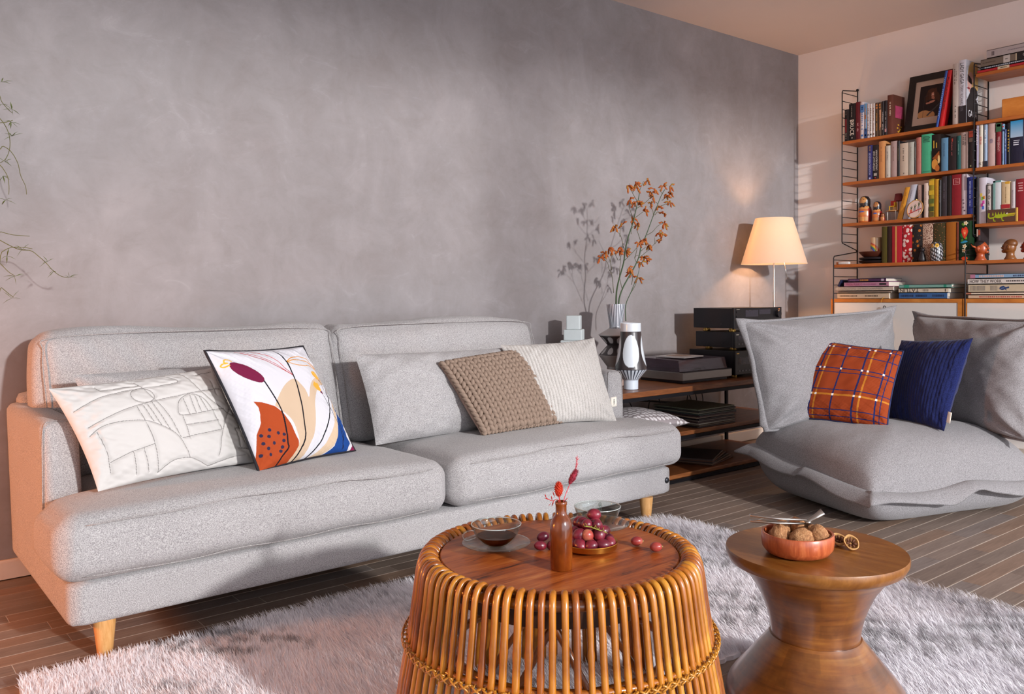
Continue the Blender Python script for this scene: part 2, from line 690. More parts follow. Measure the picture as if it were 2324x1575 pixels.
# ------------------------------------------------------------------ soft shapes
def softbox(x0, x1, y0, y1, z0, z1, r, nx=24, ny=24, nz=10, crown=0.0, puff=0.0, warp=None, wrinkle=0.0, seed=1):
    """closed cushion: rounded box, crowned on top, optionally puffed on its sides; warp(P)->P"""
    faces_v, faces_f, off = [], [], 0
    ax = np.array([x1 - x0, y1 - y0, z1 - z0]) / 2
    ctr = np.array([x0 + x1, y0 + y1, z0 + z1]) / 2

    def lin_(n):
        # denser near the rims so that the rounding is smooth
        s = np.linspace(-1, 1, n + 1)
        return np.sign(s) * np.abs(s) ** 0.72
    key_of = {}
    V, F = [], []

    def vid(p):
        k_ = (round(p[0], 5), round(p[1], 5), round(p[2], 5))
        if k_ not in key_of:
            key_of[k_] = len(V)
            V.append(p)
        return key_of[k_]
    U, W, Z = lin_(nx), lin_(ny), lin_(nz)
    for (A, B, fix, sgn) in ((U, W, 2, 1), (U, W, 2, -1), (U, Z, 1, 1), (U, Z, 1, -1), (W, Z, 0, 1), (W, Z, 0, -1)):
        ia, ib = [q for q in (0, 1, 2) if q != fix]
        idx = np.empty((len(A), len(B)), int)
        for i, a in enumerate(A):
            for j, b_ in enumerate(B):
                p = [0, 0, 0]
                p[ia], p[ib], p[fix] = a, b_, sgn
                idx[i, j] = vid(tuple(p))
        for i in range(len(A) - 1):
            for j in range(len(B) - 1):
                q = (idx[i, j], idx[i + 1, j], idx[i + 1, j + 1], idx[i, j + 1])
                flip = (sgn < 0) ^ (fix == 1)
                F.append(q[::-1] if flip else q)
    P = np.array(V)
    X = P * ax
    inner = np.clip(X, -(ax - r), ax - r)
    d = X - inner
    L = np.linalg.norm(d, axis=1, keepdims=True)
    Q = np.where(L > 1e-9, inner + d / np.maximum(L, 1e-9) * r, X)
    u, v, w = P[:, 0], P[:, 1], P[:, 2]
    if crown:
        Q[:, 2] += crown * (1 - u ** 4) * (1 - v ** 4) * np.clip((w + 1) / 2, 0, 1)
    if puff:
        Q[:, 1] += puff * np.sign(v) * (np.abs(v) > .99) * (1 - u ** 4) * (1 - w ** 2)
        Q[:, 0] += puff * np.sign(u) * (np.abs(u) > .99) * (1 - v ** 4) * (1 - w ** 2)
    Q = Q + ctr
    if wrinkle:
        n1 = vnoise(Q[:, 0] * 4, Q[:, 1] * 4 + Q[:, 2] * 5, seed)
        n2 = vnoise(Q[:, 0] * 11 + Q[:, 2] * 7, Q[:, 1] * 9, seed + 1)
        Q[:, 2] += wrinkle * (n1 + .5 * n2) * (w > -.9)
        Q[:, 1] += wrinkle * (n2 + .4 * n1)
    if warp is not None:
        Q = warp(Q, P)
    return Q, F


fabric('sofa_fabric', '#827f80', '#bcbaba', 420, 0.35, 0.02)
fabric('sofa_seam', '#7f7c7c', '#b2afae', 330, 0.2, 0.02)
plain('leg_oak', '#c08a4e', 0.45, var=0.08, scale=40)
MATS.pop('leg_oak'); wood('leg_oak', [(0.35, '#b57f45'), (0.6, '#cb9659'), (0.9, '#dcae74')], 4, (14, 14, 1.5), 0.42, 0.1)
plain('badge_metal', '#3c3d42', 0.35, 0.7)

SX0, SX1, SC = .44, 2.90, 1.667
sofa = thing('sofa', 'long light grey woven two-cushion sofa on tapered oak legs against the plaster wall', 'sofa', (SC, 2.9, 0))
# base
Q, F = softbox(.475, 2.862, 2.455, 3.36, .102, .228, .026, 40, 16, 8)
obj_from('base', Q, F, 'sofa_fabric', sofa, True)
# arms: slightly flared panels with a rounded crown
for x0, x1, sg in ((.468, .572, -1), (2.762, 2.866, 1)):
    def wp(Q, P, sg=sg):
        Q = Q.copy()
        Q[:, 0] += sg * (-0.010) * np.clip((.62 - Q[:, 2]) / .5, 0, 1)
        Q[:, 1] -= .012 * np.sin(np.clip((Q[:, 2] - .1) / .5, 0, 1) * PI) * (P[:, 1] < -.5)
        return Q
    Q, F = softbox(x0, x1, 2.745, 3.365, .105, .622, .028, 8, 24, 20, crown=.006, warp=wp)
    a = obj_from('armrest', Q, F, 'sofa_fabric', sofa, True)
    # seam round the front panel of the arm
    xa, xb = x0 + .004, x1 - .004
    path = smooth_pts([(xa, 2.757, .24), (xa, 2.750, .45), (xa + .004, 2.752, .600), (xa + .028, 2.757, .621), (xb - .028, 2.757, .621), (xb - .004, 2.752, .600), (xb, 2.750, .45), (xb, 2.757, .24)], 5)
    MB().tube(path, .0016, 5).build('seam', 'sofa_seam', a, True)
# back frame
Q, F = softbox(.50, 2.835, 3.255, 3.385, .12, .66, .03, 40, 6, 14)
obj_from('back_frame', Q, F, 'sofa_fabric', sofa, True)


def sstep(a, b, x):
    t_ = np.clip((x - a) / (b - a), 0, 1)
    return t_ * t_ * (3 - 2 * t_)


# seat cushions: T shaped, running out in front of the arms
for side in (0, 1):
    def wp(Q, P, side=side):
        Q = Q.copy()
        k_ = sstep(2.665, 2.735, Q[:, 1])
        if side == 0:
            f = (1.660 - Q[:, 0]) / (1.660 - SX0)
            Q[:, 0] = 1.660 - f * ((1.660 - SX0) - k_ * (.580 - SX0))
        else:
            f = (Q[:, 0] - 1.674) / (SX1 - 1.674)
            Q[:, 0] = 1.674 + f * ((SX1 - 1.674) - k_ * (SX1 - 2.755))
        # gentle fall to the back
        Q[:, 2] -= .012 * sstep(2.5, 3.1, Q[:, 1]) * (P[:, 2] > 0)
        return Q
    xa, xb = (SX0, 1.660) if side == 0 else (1.674, SX1)
    Q, F = softbox(xa, xb, 2.405, 3.14, .231, .408, .058, 56, 44, 14, crown=.026, puff=.010, warp=wp, wrinkle=.0025, seed=5 + side)
    c = obj_from('seat_cushion', Q, F, 'sofa_fabric', sofa, True)
    # boxing seams along the front
    for z, yy in ((.384, 2.4125), (.252, 2.4125)):
        path = [(xa + .06 + (xb - xa - .12) * i / 30, yy + .0015 * math.sin(i * 1.3) + (.022 if i in (0, 30) else .004 if i in (1, 29) else 0) - .0125, z + .003 * math.sin(i * .7) + (.016 * math.sin(PI * i / 30) if z > .3 else 0)) for i in range(31)]
        MB().tube(path, .0017, 5).build('seam', 'sofa_seam', c, True)
# back cushions, leaning back
for side in (0, 1):
    xa, xb = (.528, 1.575) if side == 0 else (1.588, 2.625)
    def wp(Q, P, side=side):
        Q = Q.copy()
        h = np.clip((Q[:, 2] - .40) / .46, 0, 1)
        Q[:, 1] += .13 * h
        # soft sagging top line
        Q[:, 2] += .010 * np.sin((Q[:, 0] - .5) * 7 + side * 2) * (h > .6)
        return Q
    Q, F = softbox(xa, xb, 2.985, 3.165, .395, .862, .052, 50, 10, 26, crown=.010, puff=.022, warp=wp, wrinkle=.004, seed=31 + side)
    if side == 0:   # vertical tuck near the middle of the left cushion
        t_ = np.exp(-((Q[:, 0] - .95 - .03 * (Q[:, 2] - .7)) / .012) ** 2) * np.clip((Q[:, 2] - .55) / .15, 0, 1) * np.clip((.84 - Q[:, 2]) / .03, 0, 1)
        Q[:, 1] += .010 * t_ * (Q[:, 1] < 3.15)
    c = obj_from('back_cushion', Q, F, 'sofa_fabric', sofa, True)
    yb, yt = 2.993, 3.112
    path = smooth_pts([(xa + .012, yb + .01, .43), (xa + .012, (yb + yt) / 2, .64), (xa + .014, yt - .008, .80), (xa + .06, yt + .006, .850), ((xa + xb) / 2, yt + .002, .858), (xb - .06, yt + .006, .850), (xb - .014, yt - .008, .80), (xb - .012, (yb + yt) / 2, .64), (xb - .012, yb + .01, .43)], 6)
    MB().tube(path, .0022, 5).build('seam', 'sofa_seam', c, True)
for lx, ly, tx, ty in ((.57, 2.492, -.012, -.012), (2.715, 2.472, .012, -.012), (.57, 3.27, -.012, .012), (2.715, 3.27, .012, .012)):
    MB().lathe([(.0175, 0), (.019, .003), (.0285, .095), (.029, .108)], (lx, ly, .001), 20).build('leg', 'leg_oak', sofa, True, 40)
MB().lathe([(.0, 0), (.0115, .0), (.0115, .003), (.009, .0055), (.0, .006)], (0, 0, 0), 20, False, False)
bt = MB()
for i, (r, d) in enumerate(((.0125, 0), (.0125, .004), (.0095, .0065), (.003, .0075))):
    pass
V, F = [], []
prof = [(.0125, 0), (.0125, .004), (.0095, .0065), (.0005, .0075)]
for r, d in prof:
    for k in range(20):
        a = 2 * PI * k / 20
        V.append((2.828 + r * math.cos(a), 2.4555 - d, .166 + r * math.sin(a)))
for i in range(3):
    for k in range(20):
        F.append((i * 20 + k, i * 20 + (k + 1) % 20, (i + 1) * 20 + (k + 1) % 20, (i + 1) * 20 + k))
bt.add(V, F)
bt.build('badge', 'badge_metal', sofa, True)['label'] = 'small round dark metal badge'

# ------------------------------------------------------------------ pillows


def pillow_grid(TL, TR, BL, BR, T, nx, ny, conc=.08, a=2.4, p=.55, wr=.0, seed=0, side=1, disp=None, folds=0.0):
    TL, TR, BL, BR = [np.array(q, float) for q in (TL, TR, BL, BR)]
    s, t = np.meshgrid(np.linspace(0, 1, nx), np.linspace(0, 1, ny))
    u, v = 2 * s - 1, 2 * t - 1
    cu, cv = conc * (1 - v ** 2), conc * (1 - u ** 2)
    us, vs = u * (1 - cu * np.abs(u) ** 3), v * (1 - cv * np.abs(v) ** 3)
    S, Tt = (us + 1) / 2, (vs + 1) / 2
    P = ((1 - Tt) * (1 - S))[..., None] * BL + ((1 - Tt) * S)[..., None] * BR + (Tt * (1 - S))[..., None] * TL + (Tt * S)[..., None] * TR
    R = (TR + BR - TL - BL); U = (TL + TR - BL - BR)
    R /= np.linalg.norm(R)
    Nn = np.cross(R, U); Nn /= np.linalg.norm(Nn)
    h = T / 2 * (np.clip(1 - np.abs(u) ** a, 0, 1) * np.clip(1 - np.abs(v) ** a, 0, 1)) ** p
    if wr:
        edge = np.clip(1 - np.minimum(1 - np.abs(u), 1 - np.abs(v)) * 1.6, 0, 1)
        h = h + wr * vnoise(s * 3.2, t * 3.2, seed) * (h / (T / 2) + .02) + wr * .6 * edge * vnoise(s * 14, t * 14, seed + 3) * np.clip(h / (T / 6), 0, 1)
    if folds:
        for cx_, cy_ in ((0, 1), (1, 1), (0, 0), (1, 0)):
            rr = np.hypot(s - cx_, t - cy_); an = np.arctan2(np.abs(t - cy_) + 1e-6, np.abs(s - cx_) + 1e-6)
            h = h + folds * np.sin(an * 9 + seed + cx_) * np.exp(-((rr - .16) / .16) ** 2) * np.clip(h / (T * .12), 0, 1)
    if disp is not None:
        h = h + disp(s, t) * np.clip(h / (T * .12), 0, 1)
    P = P + Nn * (h * side)[..., None]
    return P.reshape(-1, 3), s, t, Nn


def pillow(name, label, quad, T, mat_front, paint=None, n=(60, 60), conc=.07, wr=.006, seed=0, a=2.4, p=.55, disp=None, group=None, mat_back=None, cat='cushion', piping=None, pip_r=.004, parent=None, part='cover', folds=.0025):
    TL, TR, BL, BR = [np.array(q, float) for q in quad]
    ctr = (TL + TR + BL + BR) / 4
    zmin = min(BL[2], BR[2])
    root = parent if parent is not None else thing(name, label, cat, (ctr[0], ctr[1], zmin), group)
    Pf, s, t, Nn = pillow_grid(TL, TR, BL, BR, T, n[0], n[1], conc, a, p, wr, seed, 1, disp, folds)
    Pb, s2, t2, _ = pillow_grid(TL, TR, BL, BR, T, 36, 36, conc, a, p, wr, seed + 50, -1)
    w = np.linalg.norm(BR - BL); hgt = np.linalg.norm(TL - BL)
    if paint is not None:
        pt = Paint(s, t, '#ffffff', w / hgt)
        paint(pt)
        o = obj_from('front_cover' if parent is None else part, Pf, grid_faces(n[0], n[1]), mat_front, root, True, pt.c)
        obj_from('back_cover' if parent is None else part, Pb, grid_faces(36, 36, True), mat_back or mat_front, root, True, None if mat_back else np.tile(np.array(lin('#dddddd')), (len(Pb), 1)))
    else:
        nf = n[0] * n[1]
        V = np.concatenate([Pf, Pb])
        F = np.concatenate([grid_faces(n[0], n[1]), grid_faces(36, 36, True) + nf])
        o = obj_from(part, V, F, mat_front, root, True)
    # edge path
    e = []
    nn = 28
    for i in range(nn): e.append((i / nn, 0))
    for i in range(nn): e.append((1, i / nn))
    for i in range(nn): e.append((1 - i / nn, 1))
    for i in range(nn): e.append((0, 1 - i / nn))
    path = []
    for S_, T_ in e:
        u, v = 2 * S_ - 1, 2 * T_ - 1
        us = u * (1 - conc * (1 - v * v) * abs(u) ** 3); vs = v * (1 - conc * (1 - u * u) * abs(v) ** 3)
        S1, T1 = (us + 1) / 2, (vs + 1) / 2
        path.append(tuple((1 - T1) * (1 - S1) * BL + (1 - T1) * S1 * BR + T1 * (1 - S1) * TL + T1 * S1 * TR))
    if piping:
        MB().tube(path, pip_r, 8, closed=True).build('piping', piping, root, True)
    return root, o, path, Nn


def care_tag(root, at, right, up, w, h, txt=True):
    at, right, up = Vector(at), Vector(right).normalized(), Vector(up).normalized()
    n_ = right.cross(up)
    b = MB()
    pts = []
    for i in range(6):
        f = i / 5
        for j in range(4):
            g = j / 3
            q = at + right * w * f + up * h * (g - .5) + n_ * (.003 * math.sin(f * 2.5) + .001)
            pts.append(q)
    V = [tuple(q) for q in pts] + [tuple(q + n_ * .0008) for q in pts]
    F = []
    for i in range(5):
        for j in range(3):
            a_ = i * 4 + j
            F.append((a_, a_ + 1, a_ + 5, a_ + 4)); F.append((24 + a_, 24 + a_ + 4, 24 + a_ + 5, 24 + a_ + 1))
    for j in range(3):
        F.append((20 + j, 21 + j, 45 + j, 44 + j)); F.append((j, 24 + j, 25 + j, j + 1))
    for i in range(5):
        F.append((i * 4, i * 4 + 4, 28 + i * 4, 24 + i * 4)); F.append((i * 4 + 3, 27 + i * 4, 31 + i * 4, i * 4 + 7))
    b.add(V, F)
    return b.build('care_tag', 'tag_cloth', root, True)


plain('tag_cloth', '#e9e3d6', 0.9, var=0.03)
plain('tag_print', '#3f4d4c', 0.9, var=0.02)
plain('black_cord', '#15131b', 0.8, var=0.1, scale=300)
plain('navy_cord', '#1b2450', 0.8, var=0.1, scale=300)
vcol('print_cotton', 0.9, 0.10, 700, 0.2)
m, t = mk('dotted_back')
vo = t.n('ShaderNodeTexVoronoi'); vo.inputs['Scale'].default_value = 95
t.l(t.coord(), vo.inputs['Vector'])
t.base(t.ramp(vo.outputs['Distance'], [(0.0, '#23202a'), (0.26, '#23202a'), (0.30, '#d9d2c8'), (1, '#d9d2c8')]))
t.set(Roughness=0.9)

# grey lumbar pillows of the sofa fabric
pillow('lumbar_pillow', 'long light grey lumbar pillow in sofa fabric behind the white quilted cushion', ((.585, 2.885, .742), (1.445, 2.955, .752), (.64, 2.81, .425), (1.50, 2.87, .42)), .15, 'sofa_fabric', n=(70, 40), conc=.03, wr=.010, seed=3, group='grey lumbar pillows on the sofa')
pillow('lumbar_pillow', 'light grey lumbar pillow in sofa fabric behind the chunky knitted cushion', ((1.560, 2.90, .756), (2.30, 2.90, .748), (1.585, 2.79, .420), (2.33, 2.80, .425)), .16, 'sofa_fabric', n=(70, 40), conc=.03, wr=.014, seed=9, group='grey lumbar pillows on the sofa')

# white quilted cushion: stitched lines are real grooves
QL = [[(0.034, 0.733), (0.19, 0.812), (0.392, 0.852), (0.682, 0.867), (0.658, 0.96)], [(0.216, 0.942), (0.222, 0.888), (0.451, 0.894)], [(0.062, 0.563), (0.228, 0.637), (0.354, 0.676), (0.476, 0.702), (0.695, 0.73), (0.971, 0.761)], [(0.049, 0.484), (0.123, 0.541), (0.215, 0.557), (0.351, 0.524), (0.43, 0.458), (0.5, 0.354), (0.527, 0.237), (0.535, 0.118)], [(0.093, 0.504), (0.097, 0.278), (0.084, 0.132)], [(0.354, 0.676), (0.358, 0.514), (0.358, 0.3), (0.338, 0.052)], [(0.394, 0.682), (0.404, 0.503)], [(0.424, 0.686), (0.437, 0.448)], [(0.457, 0.694), (0.475, 0.4)], [(0.444, 0.942), (0.486, 0.7), (0.51, 0.538), (0.519, 0.318)], [(0.099, 0.218), (0.221, 0.268), (0.358, 0.3)], [(0.23, 0.265), (0.213, 0.066)], [(0.293, 0.279), (0.281, 0.061)], [(0.585, 0.582), (0.621, 0.668), (0.682, 0.717), (0.74, 0.716), (0.792, 0.658), (0.81, 0.574), (0.816, 0.54)], [(0.585, 0.582), (0.594, 0.525), (0.816, 0.54), (0.91, 0.548)], [(0.656, 0.691), (0.646, 0.52)], [(0.705, 0.711), (0.693, 0.532)], [(0.738, 0.711), (0.733, 0.537)], [(0.766, 0.689), (0.778, 0.542)], [(0.594, 0.525), (0.574, 0.303)], [(0.816, 0.54), (0.82, 0.346)], [(0.587, 0.425), (0.825, 0.441)], [(0.527, 0.308), (0.82, 0.346)], [(0.76, 0.986), (0.797, 0.754), (0.858, 0.61), (0.93, 0.51), (0.999, 0.476)], [(0.728, 0.1), (0.792, 0.273), (0.884, 0.442), (0.965, 0.534), (0.99, 0.55)], [(0.336, 0.045), (0.437, 0.123), (0.544, 0.116), (0.648, 0.022)], [(0.648, 0.022), (0.82, 0.073), (0.919, 0.074)], [(0.84, 0.929), (0.98, 0.955)], [(0.824, 0.747), (0.99, 0.76)], [(0.927, 0.853), (0.907, 0.695)], [(0.938, 0.345), (0.99, 0.347)], [(0.889, 0.149), (0.98, 0.135)], [(0.938, 0.345), (0.907, 0.143)]]
QL = [[tuple(q[:2]) for q in smooth_pts([(a, c, 0) for a, c in l], 4)] if len(l) > 3 else l for l in QL]
QL.append([(.429 + .068 * math.cos(k * PI / 12), .775 + .078 * math.sin(k * PI / 12)) for k in range(25)])


def quilt_dist(s, t):
    pt = Paint(s, t, '#ffffff', 1.62)
    d = np.full(s.size, 9.0)
    for l in QL:
        d = np.minimum(d, pt.dist(l))
    return d.reshape(s.shape)


def quilt_paint(pt):
    pt.c[:] = lin('#c4c1be')
    for l in QL:
        pt.line(l, .0058, '#7d7977')


pillow('quilted_cushion', 'white oblong cushion quilted with thin dark stitched geometric lines', ((.488, 2.725, .720), (.995, 2.845, .742), (.585, 2.600, .432), (1.10, 2.715, .432)), .13, vcol('quilt_cotton', .9, .08, 300, .2), quilt_paint, n=(470, 300), conc=.05, wr=.010, seed=14, disp=lambda s, t: -.0045 * np.exp(-(quilt_dist(s, t) / .016) ** 2), mat_back=plain('quilt_back', '#c4c1be', .9))

# printed cushion with plant shapes
def floral(pt):
    pt.c[:] = lin('#cbcad0')
    sm = lambda l, n=4: [tuple(q[:2]) for q in smooth_pts([(a, c, 0) for a, c in l], n)]
    beige = [(0.278, 0.46), (0.35, 0.531), (0.435, 0.601), (0.528, 0.653), (0.601, 0.666), (0.636, 0.622), (0.654, 0.562), (0.651, 0.497), (0.708, 0.573), (0.775, 0.633), (0.848, 0.667), (0.934, 0.689), (0.974, 0.672), (0.982, 0.637), (0.966, 0.613), (0.924, 0.605), (0.851, 0.591), (0.782, 0.548), (0.699, 0.458), (0.645, 0.35), (0.586, 0.236), (0.515, 0.141), (0.388, 0.001), (0.26, -0.02), (0.319, 0.076), (0.387, 0.145), (0.389, 0.24), (0.373, 0.337), (0.317, 0.416)]
    pt.poly(sm(beige + [beige[0]]), '#c3ab92')
    beige2 = [(0.969, 0.527), (0.941, 0.394), (0.879, 0.276), (0.835, 0.206), (0.817, 0.142), (0.733, 0.056), (0.578, -0.007), (0.442, -0.012), (0.556, 0.029), (0.665, 0.1), (0.759, 0.185), (0.842, 0.281), (0.904, 0.399)]
    pt.poly(sm(beige2 + [beige2[0]]), '#c9b196')
    rust = [(0.126, 0.523), (0.191, 0.504), (0.278, 0.452), (0.323, 0.391), (0.353, 0.3), (0.368, 0.219), (0.382, 0.153), (0.371, 0.115), (0.269, 0.006), (0.25, -.02), (0.0, -.02), (-0.01, 0.065), (0.036, 0.196), (0.059, 0.27), (0.117, 0.354), (0.14, 0.421), (0.145, 0.475)]
    pt.poly(rust, '#a0431f')
    for c in [(0.154, 0.282), (0.085, 0.256), (0.135, 0.235), (0.218, 0.246), (0.262, 0.226), (0.082, 0.193), (0.163, 0.178), (0.243, 0.178), (0.105, 0.147), (0.219, 0.131), (0.116, 0.099), (0.04, 0.11), (0.2, 0.103)]:
        pt.ell(c, .0135, .0135, '#2a2840')
    blue = [(0.985, 0.5), (0.982, 0.44), (0.964, 0.34), (0.978, 0.287), (0.956, 0.221), (0.954, 0.154), (0.951, 0.077), (0.91, 0.025), (0.854, -0.02), (0.576, -0.02), (0.659, 0.011), (0.742, 0.054), (0.805, 0.127), (0.839, 0.206), (0.907, 0.314), (0.95, 0.393)]
    pt.poly(sm(blue + [blue[0]], 3), '#1b4285')
    pt.ell((.197, .766), .135, .062, '#6d1a3c', math.radians(-43))
    for l, w, c in (([(0.128, 0.878), (0.111, 0.898), (0.078, 0.896), (0.07, 0.874), (0.089, 0.865), (0.057, 0.867), (0.04, 0.853), (0.057, 0.84), (0.092, 0.846)], .011, '#d9a93b'),
                    ([(0.231, 0.977), (0.298, 0.937), (0.42, 0.866), (0.525, 0.778), (0.603, 0.699)], .008, '#b02a33'), ([(0.282, 0.978), (0.403, 0.907), (0.508, 0.82), (0.569, 0.734), (0.605, 0.702)], .006, '#b02a33'), ([(0.363, 0.973), (0.485, 0.922), (0.547, 0.841), (0.575, 0.766), (0.607, 0.706)], .007, '#b83a40'),
                    ([(0.632, 0.835), (0.701, 0.871), (0.8, 0.885), (0.881, 0.859), (0.94, 0.803), (0.979, 0.744)], .008, '#c98a3c'), ([(0.629, 0.829), (0.709, 0.85), (0.799, 0.844), (0.898, 0.815), (0.978, 0.742)], .009, '#c98a3c'), ([(0.634, 0.829), (0.705, 0.801), (0.791, 0.786), (0.903, 0.785), (0.984, 0.735)], .008, '#c98a3c'),
                    ([(0.292, 0.67), (0.312, 0.55), (0.317, 0.416), (0.303, 0.299), (0.286, 0.215), (0.272, 0.154), (0.27, 0.115), (0.192, 0.05), (0.15, -0.006)], .013, '#16141c'), ([(0.598, 0.965), (0.63, 0.86), (0.61, 0.722), (0.588, 0.602), (0.534, 0.421), (0.483, 0.267), (0.45, 0.159), (0.378, 0.074), (0.298, -0.015)], .013, '#16141c'), ([(0.951, 0.563), (0.858, 0.405), (0.727, 0.239), (0.579, 0.09), (0.448, -0.001)], .011, '#16141c'),
                    ([(0.841, 0.5), (0.87, 0.268), (0.869, 0.125), (0.857, 0.03)], .006, '#16141c'), ([(0.898, 0.607), (0.931, 0.395), (0.896, 0.18), (0.841, 0.02)], .006, '#16141c')):
        pt.line(sm(l), w, c)
    y1 = [(0.837, 0.723), (0.872, 0.737), (0.877, 0.728), (0.894, 0.735), (0.904, 0.704), (0.904, 0.653), (0.884, 0.643), (0.854, 0.658), (0.833, 0.694)]
    pt.poly(y1, '#dd9f3c'); pt.poly([(0.882, 0.647), (0.905, 0.651), (0.898, 0.607)], '#5f1a38')
    y2 = [(0.771, 0.604), (0.81, 0.637), (0.821, 0.62), (0.844, 0.617), (0.849, 0.558), (0.83, 0.539), (0.795, 0.555), (0.775, 0.583)]
    pt.poly(y2, '#dd9f3c'); pt.poly([(0.815, 0.536), (0.843, 0.546), (0.842, 0.504)], '#5f1a38')
    pt.poly([(0.955, 0.589), (0.974, 0.569), (0.978, 0.526), (0.961, 0.52)], '#d9963a')
    for a, c in ((.86, .70), (.875, .69), (.89, .69)):
        pt.line([(a, c + .03), (a + .012, c - .03)], .004, '#f0c268')
    pt.poly([(0.90, -0.02), (.96, .03), (1.0, .06), (1.02, -.02)], '#7a1d44')


pillow('printed_cushion', 'white cushion printed with rust, beige and blue plant shapes, black corded edge', ((.930, 2.715, .808), (1.315, 2.825, .800), (1.045, 2.575, .428), (1.450, 2.700, .428)), .13, 'print_cotton', floral, n=(420, 420), conc=.05, wr=.007, seed=24, mat_back=MATS['dotted_back'], piping='black_cord', pip_r=.0048)

# white corduroy cushion
fabric('white_cord', '#aaa6a1', '#c8c4c0', 300, .1, .02)
r_, o_, path_, n_ = pillow('corduroy_cushion', 'off-white wide-wale corduroy cushion beside the sofa armrest', ((2.245, 2.875, .762), (2.668, 2.735, .782), (2.262, 2.715, .425), (2.655, 2.585, .425)), .14, 'white_cord', n=(260, 60), conc=.06, wr=.008, seed=44, disp=lambda s, t: .0042 * np.abs(np.sin(PI * 30 * s)) ** .6 - .002)
ct = care_tag(r_, (2.655, 2.622, .505), (.95, -.28, .1), (.05, .1, 1), .028, .042)
text_mesh('casa', 'tag_lettering', ct, MATS['tag_print'], (2.668, 2.612, .506), (0, 0, -1), (.96, -.28, 0), length=.026)

# chunky knitted cushion
plain('knit_yarn', '#8d7a6c', .95, var=.12, scale=120, spec=.15, bump=.4)
plain('knit_back', '#a88d80', .9, var=.06, scale=60)
KQ = ((1.878, 2.805, .706), (2.385, 2.862, .735), (1.975, 2.655, .432), (2.470, 2.690, .432))
kroot = thing('knitted_cushion', 'taupe chunky knitted cushion with thick braided stitches', 'cushion', (2.18, 2.73, .43))
Pb, _, _, Nk = pillow_grid(*KQ, .12, 40, 40, .05, 2.6, .5, 0, 3, -1)
Pf, _, _, Nk = pillow_grid(*KQ, .095, 40, 40, .05, 2.6, .5, 0, 3, 1)
obj_from('back_cover', np.concatenate([Pf, Pb]), np.concatenate([grid_faces(40, 40), grid_faces(40, 40, True) + 1600]), 'knit_back', kroot, True)
NC, NR = 13, 15
kb = MB()
TLk, TRk, BLk, BRk = [np.array(q) for q in KQ]


def kpos(s, t, h):
    u, v = 2 * s - 1, 2 * t - 1
    S, T_ = s, t
    P = (1 - T_) * (1 - S) * BLk + (1 - T_) * S * BRk + T_ * (1 - S) * TLk + T_ * S * TRk
    hh = .0475 * (max(0, 1 - abs(u) ** 2.6) * max(0, 1 - abs(v) ** 2.6)) ** .5
    return Vector(P + Nk * (hh + h))


for c in range(NC):
    for r in range(-1, NR):
        for sd in (-1, 1):
            s0 = (c + .5 + sd * .06) / NC; s1 = (c + .5 + sd * .40) / NC
            t0 = (r + .05) / NR; t1 = (r + 1.50) / NR
            jit = random.uniform(-.04, .04) / NR
            pts, rad = [], []
            for i in range(7):
                f = i / 6
                s = s0 + (s1 - s0) * (f ** .8)
                t_ = t0 + (t1 - t0) * f + jit
                pts.append(kpos(min(max(s, .004), .996), min(max(t_, .004), .996), .004 + .007 * math.sin(PI * f) - .004 * f))
                rad.append((.0042 + .0078 * math.sin(PI * min(1, f * 1.04 + .03)) ** .7) * random.uniform(.96, 1.04))
            kb.tube(pts, rad, 7, flat=.8)
kb.build('knit_stitches', 'knit_yarn', kroot, True)

# ------------------------------------------------------------------ lounge chair (low, pillow-like corner seat)
fabric('chair_fabric', '#6a686a', '#9d9b9d', 420, 0.3, 0.02)
CO = np.array([3.275, 1.765, 0.0])
_ca = math.radians(-18)
E1 = np.array([math.cos(_ca), math.sin(_ca), 0]); E2 = np.array([-math.sin(_ca), math.cos(_ca), 0])
CW, CD = .98, .80
chair = thing('lounge_chair', 'low grey pillow-like lounge seat with flanged seams and two loose back cushions', 'chair', tuple(CO + E1 * CW / 2 + E2 * CD / 2))


def seam_z(u, v):
    # height of the flange seam round the seat: higher to the back
    return .150 + .085 * np.clip((v + 1) / 2, 0, 1) ** 1.2 + .012 * np.sin(u * 5 + 1.0) * (v < 0)


def chair_xy(u, v, grow=0.0):
    return CO + np.multiply.outer((u + 1) / 2 * CW + grow * u, E1) + np.multiply.outer((v + 1) / 2 * CD + grow * v, E2)


n = 64
u, v = np.meshgrid(np.linspace(-1, 1, n), np.linspace(-1, 1, n))
su, sv = np.sign(u) * np.abs(u) ** .8, np.sign(v) * np.abs(v) ** .8
rim = np.maximum(np.abs(su), np.abs(sv))
# rounded square footprint
fac = 1 - .035 * (np.abs(su) * np.abs(sv)) ** 4
dome = (np.clip(1 - np.abs(su) ** 4.2, 0, 1) * np.clip(1 - np.abs(sv) ** (3.2 + 3.0 * (sv > 0)), 0, 1)) ** .42
P = chair_xy(su * fac, sv * fac)
sz = seam_z(su, sv)
ztop = sz + dome * (.385 - sz)
corner = np.exp(-((su + 1) ** 2 + (sv + 1) ** 2) / .5)
ztop += dome * (.006 * vnoise(su * 1.6, sv * 1.6, 5) + .004 * vnoise(su * 4, sv * 4, 6))
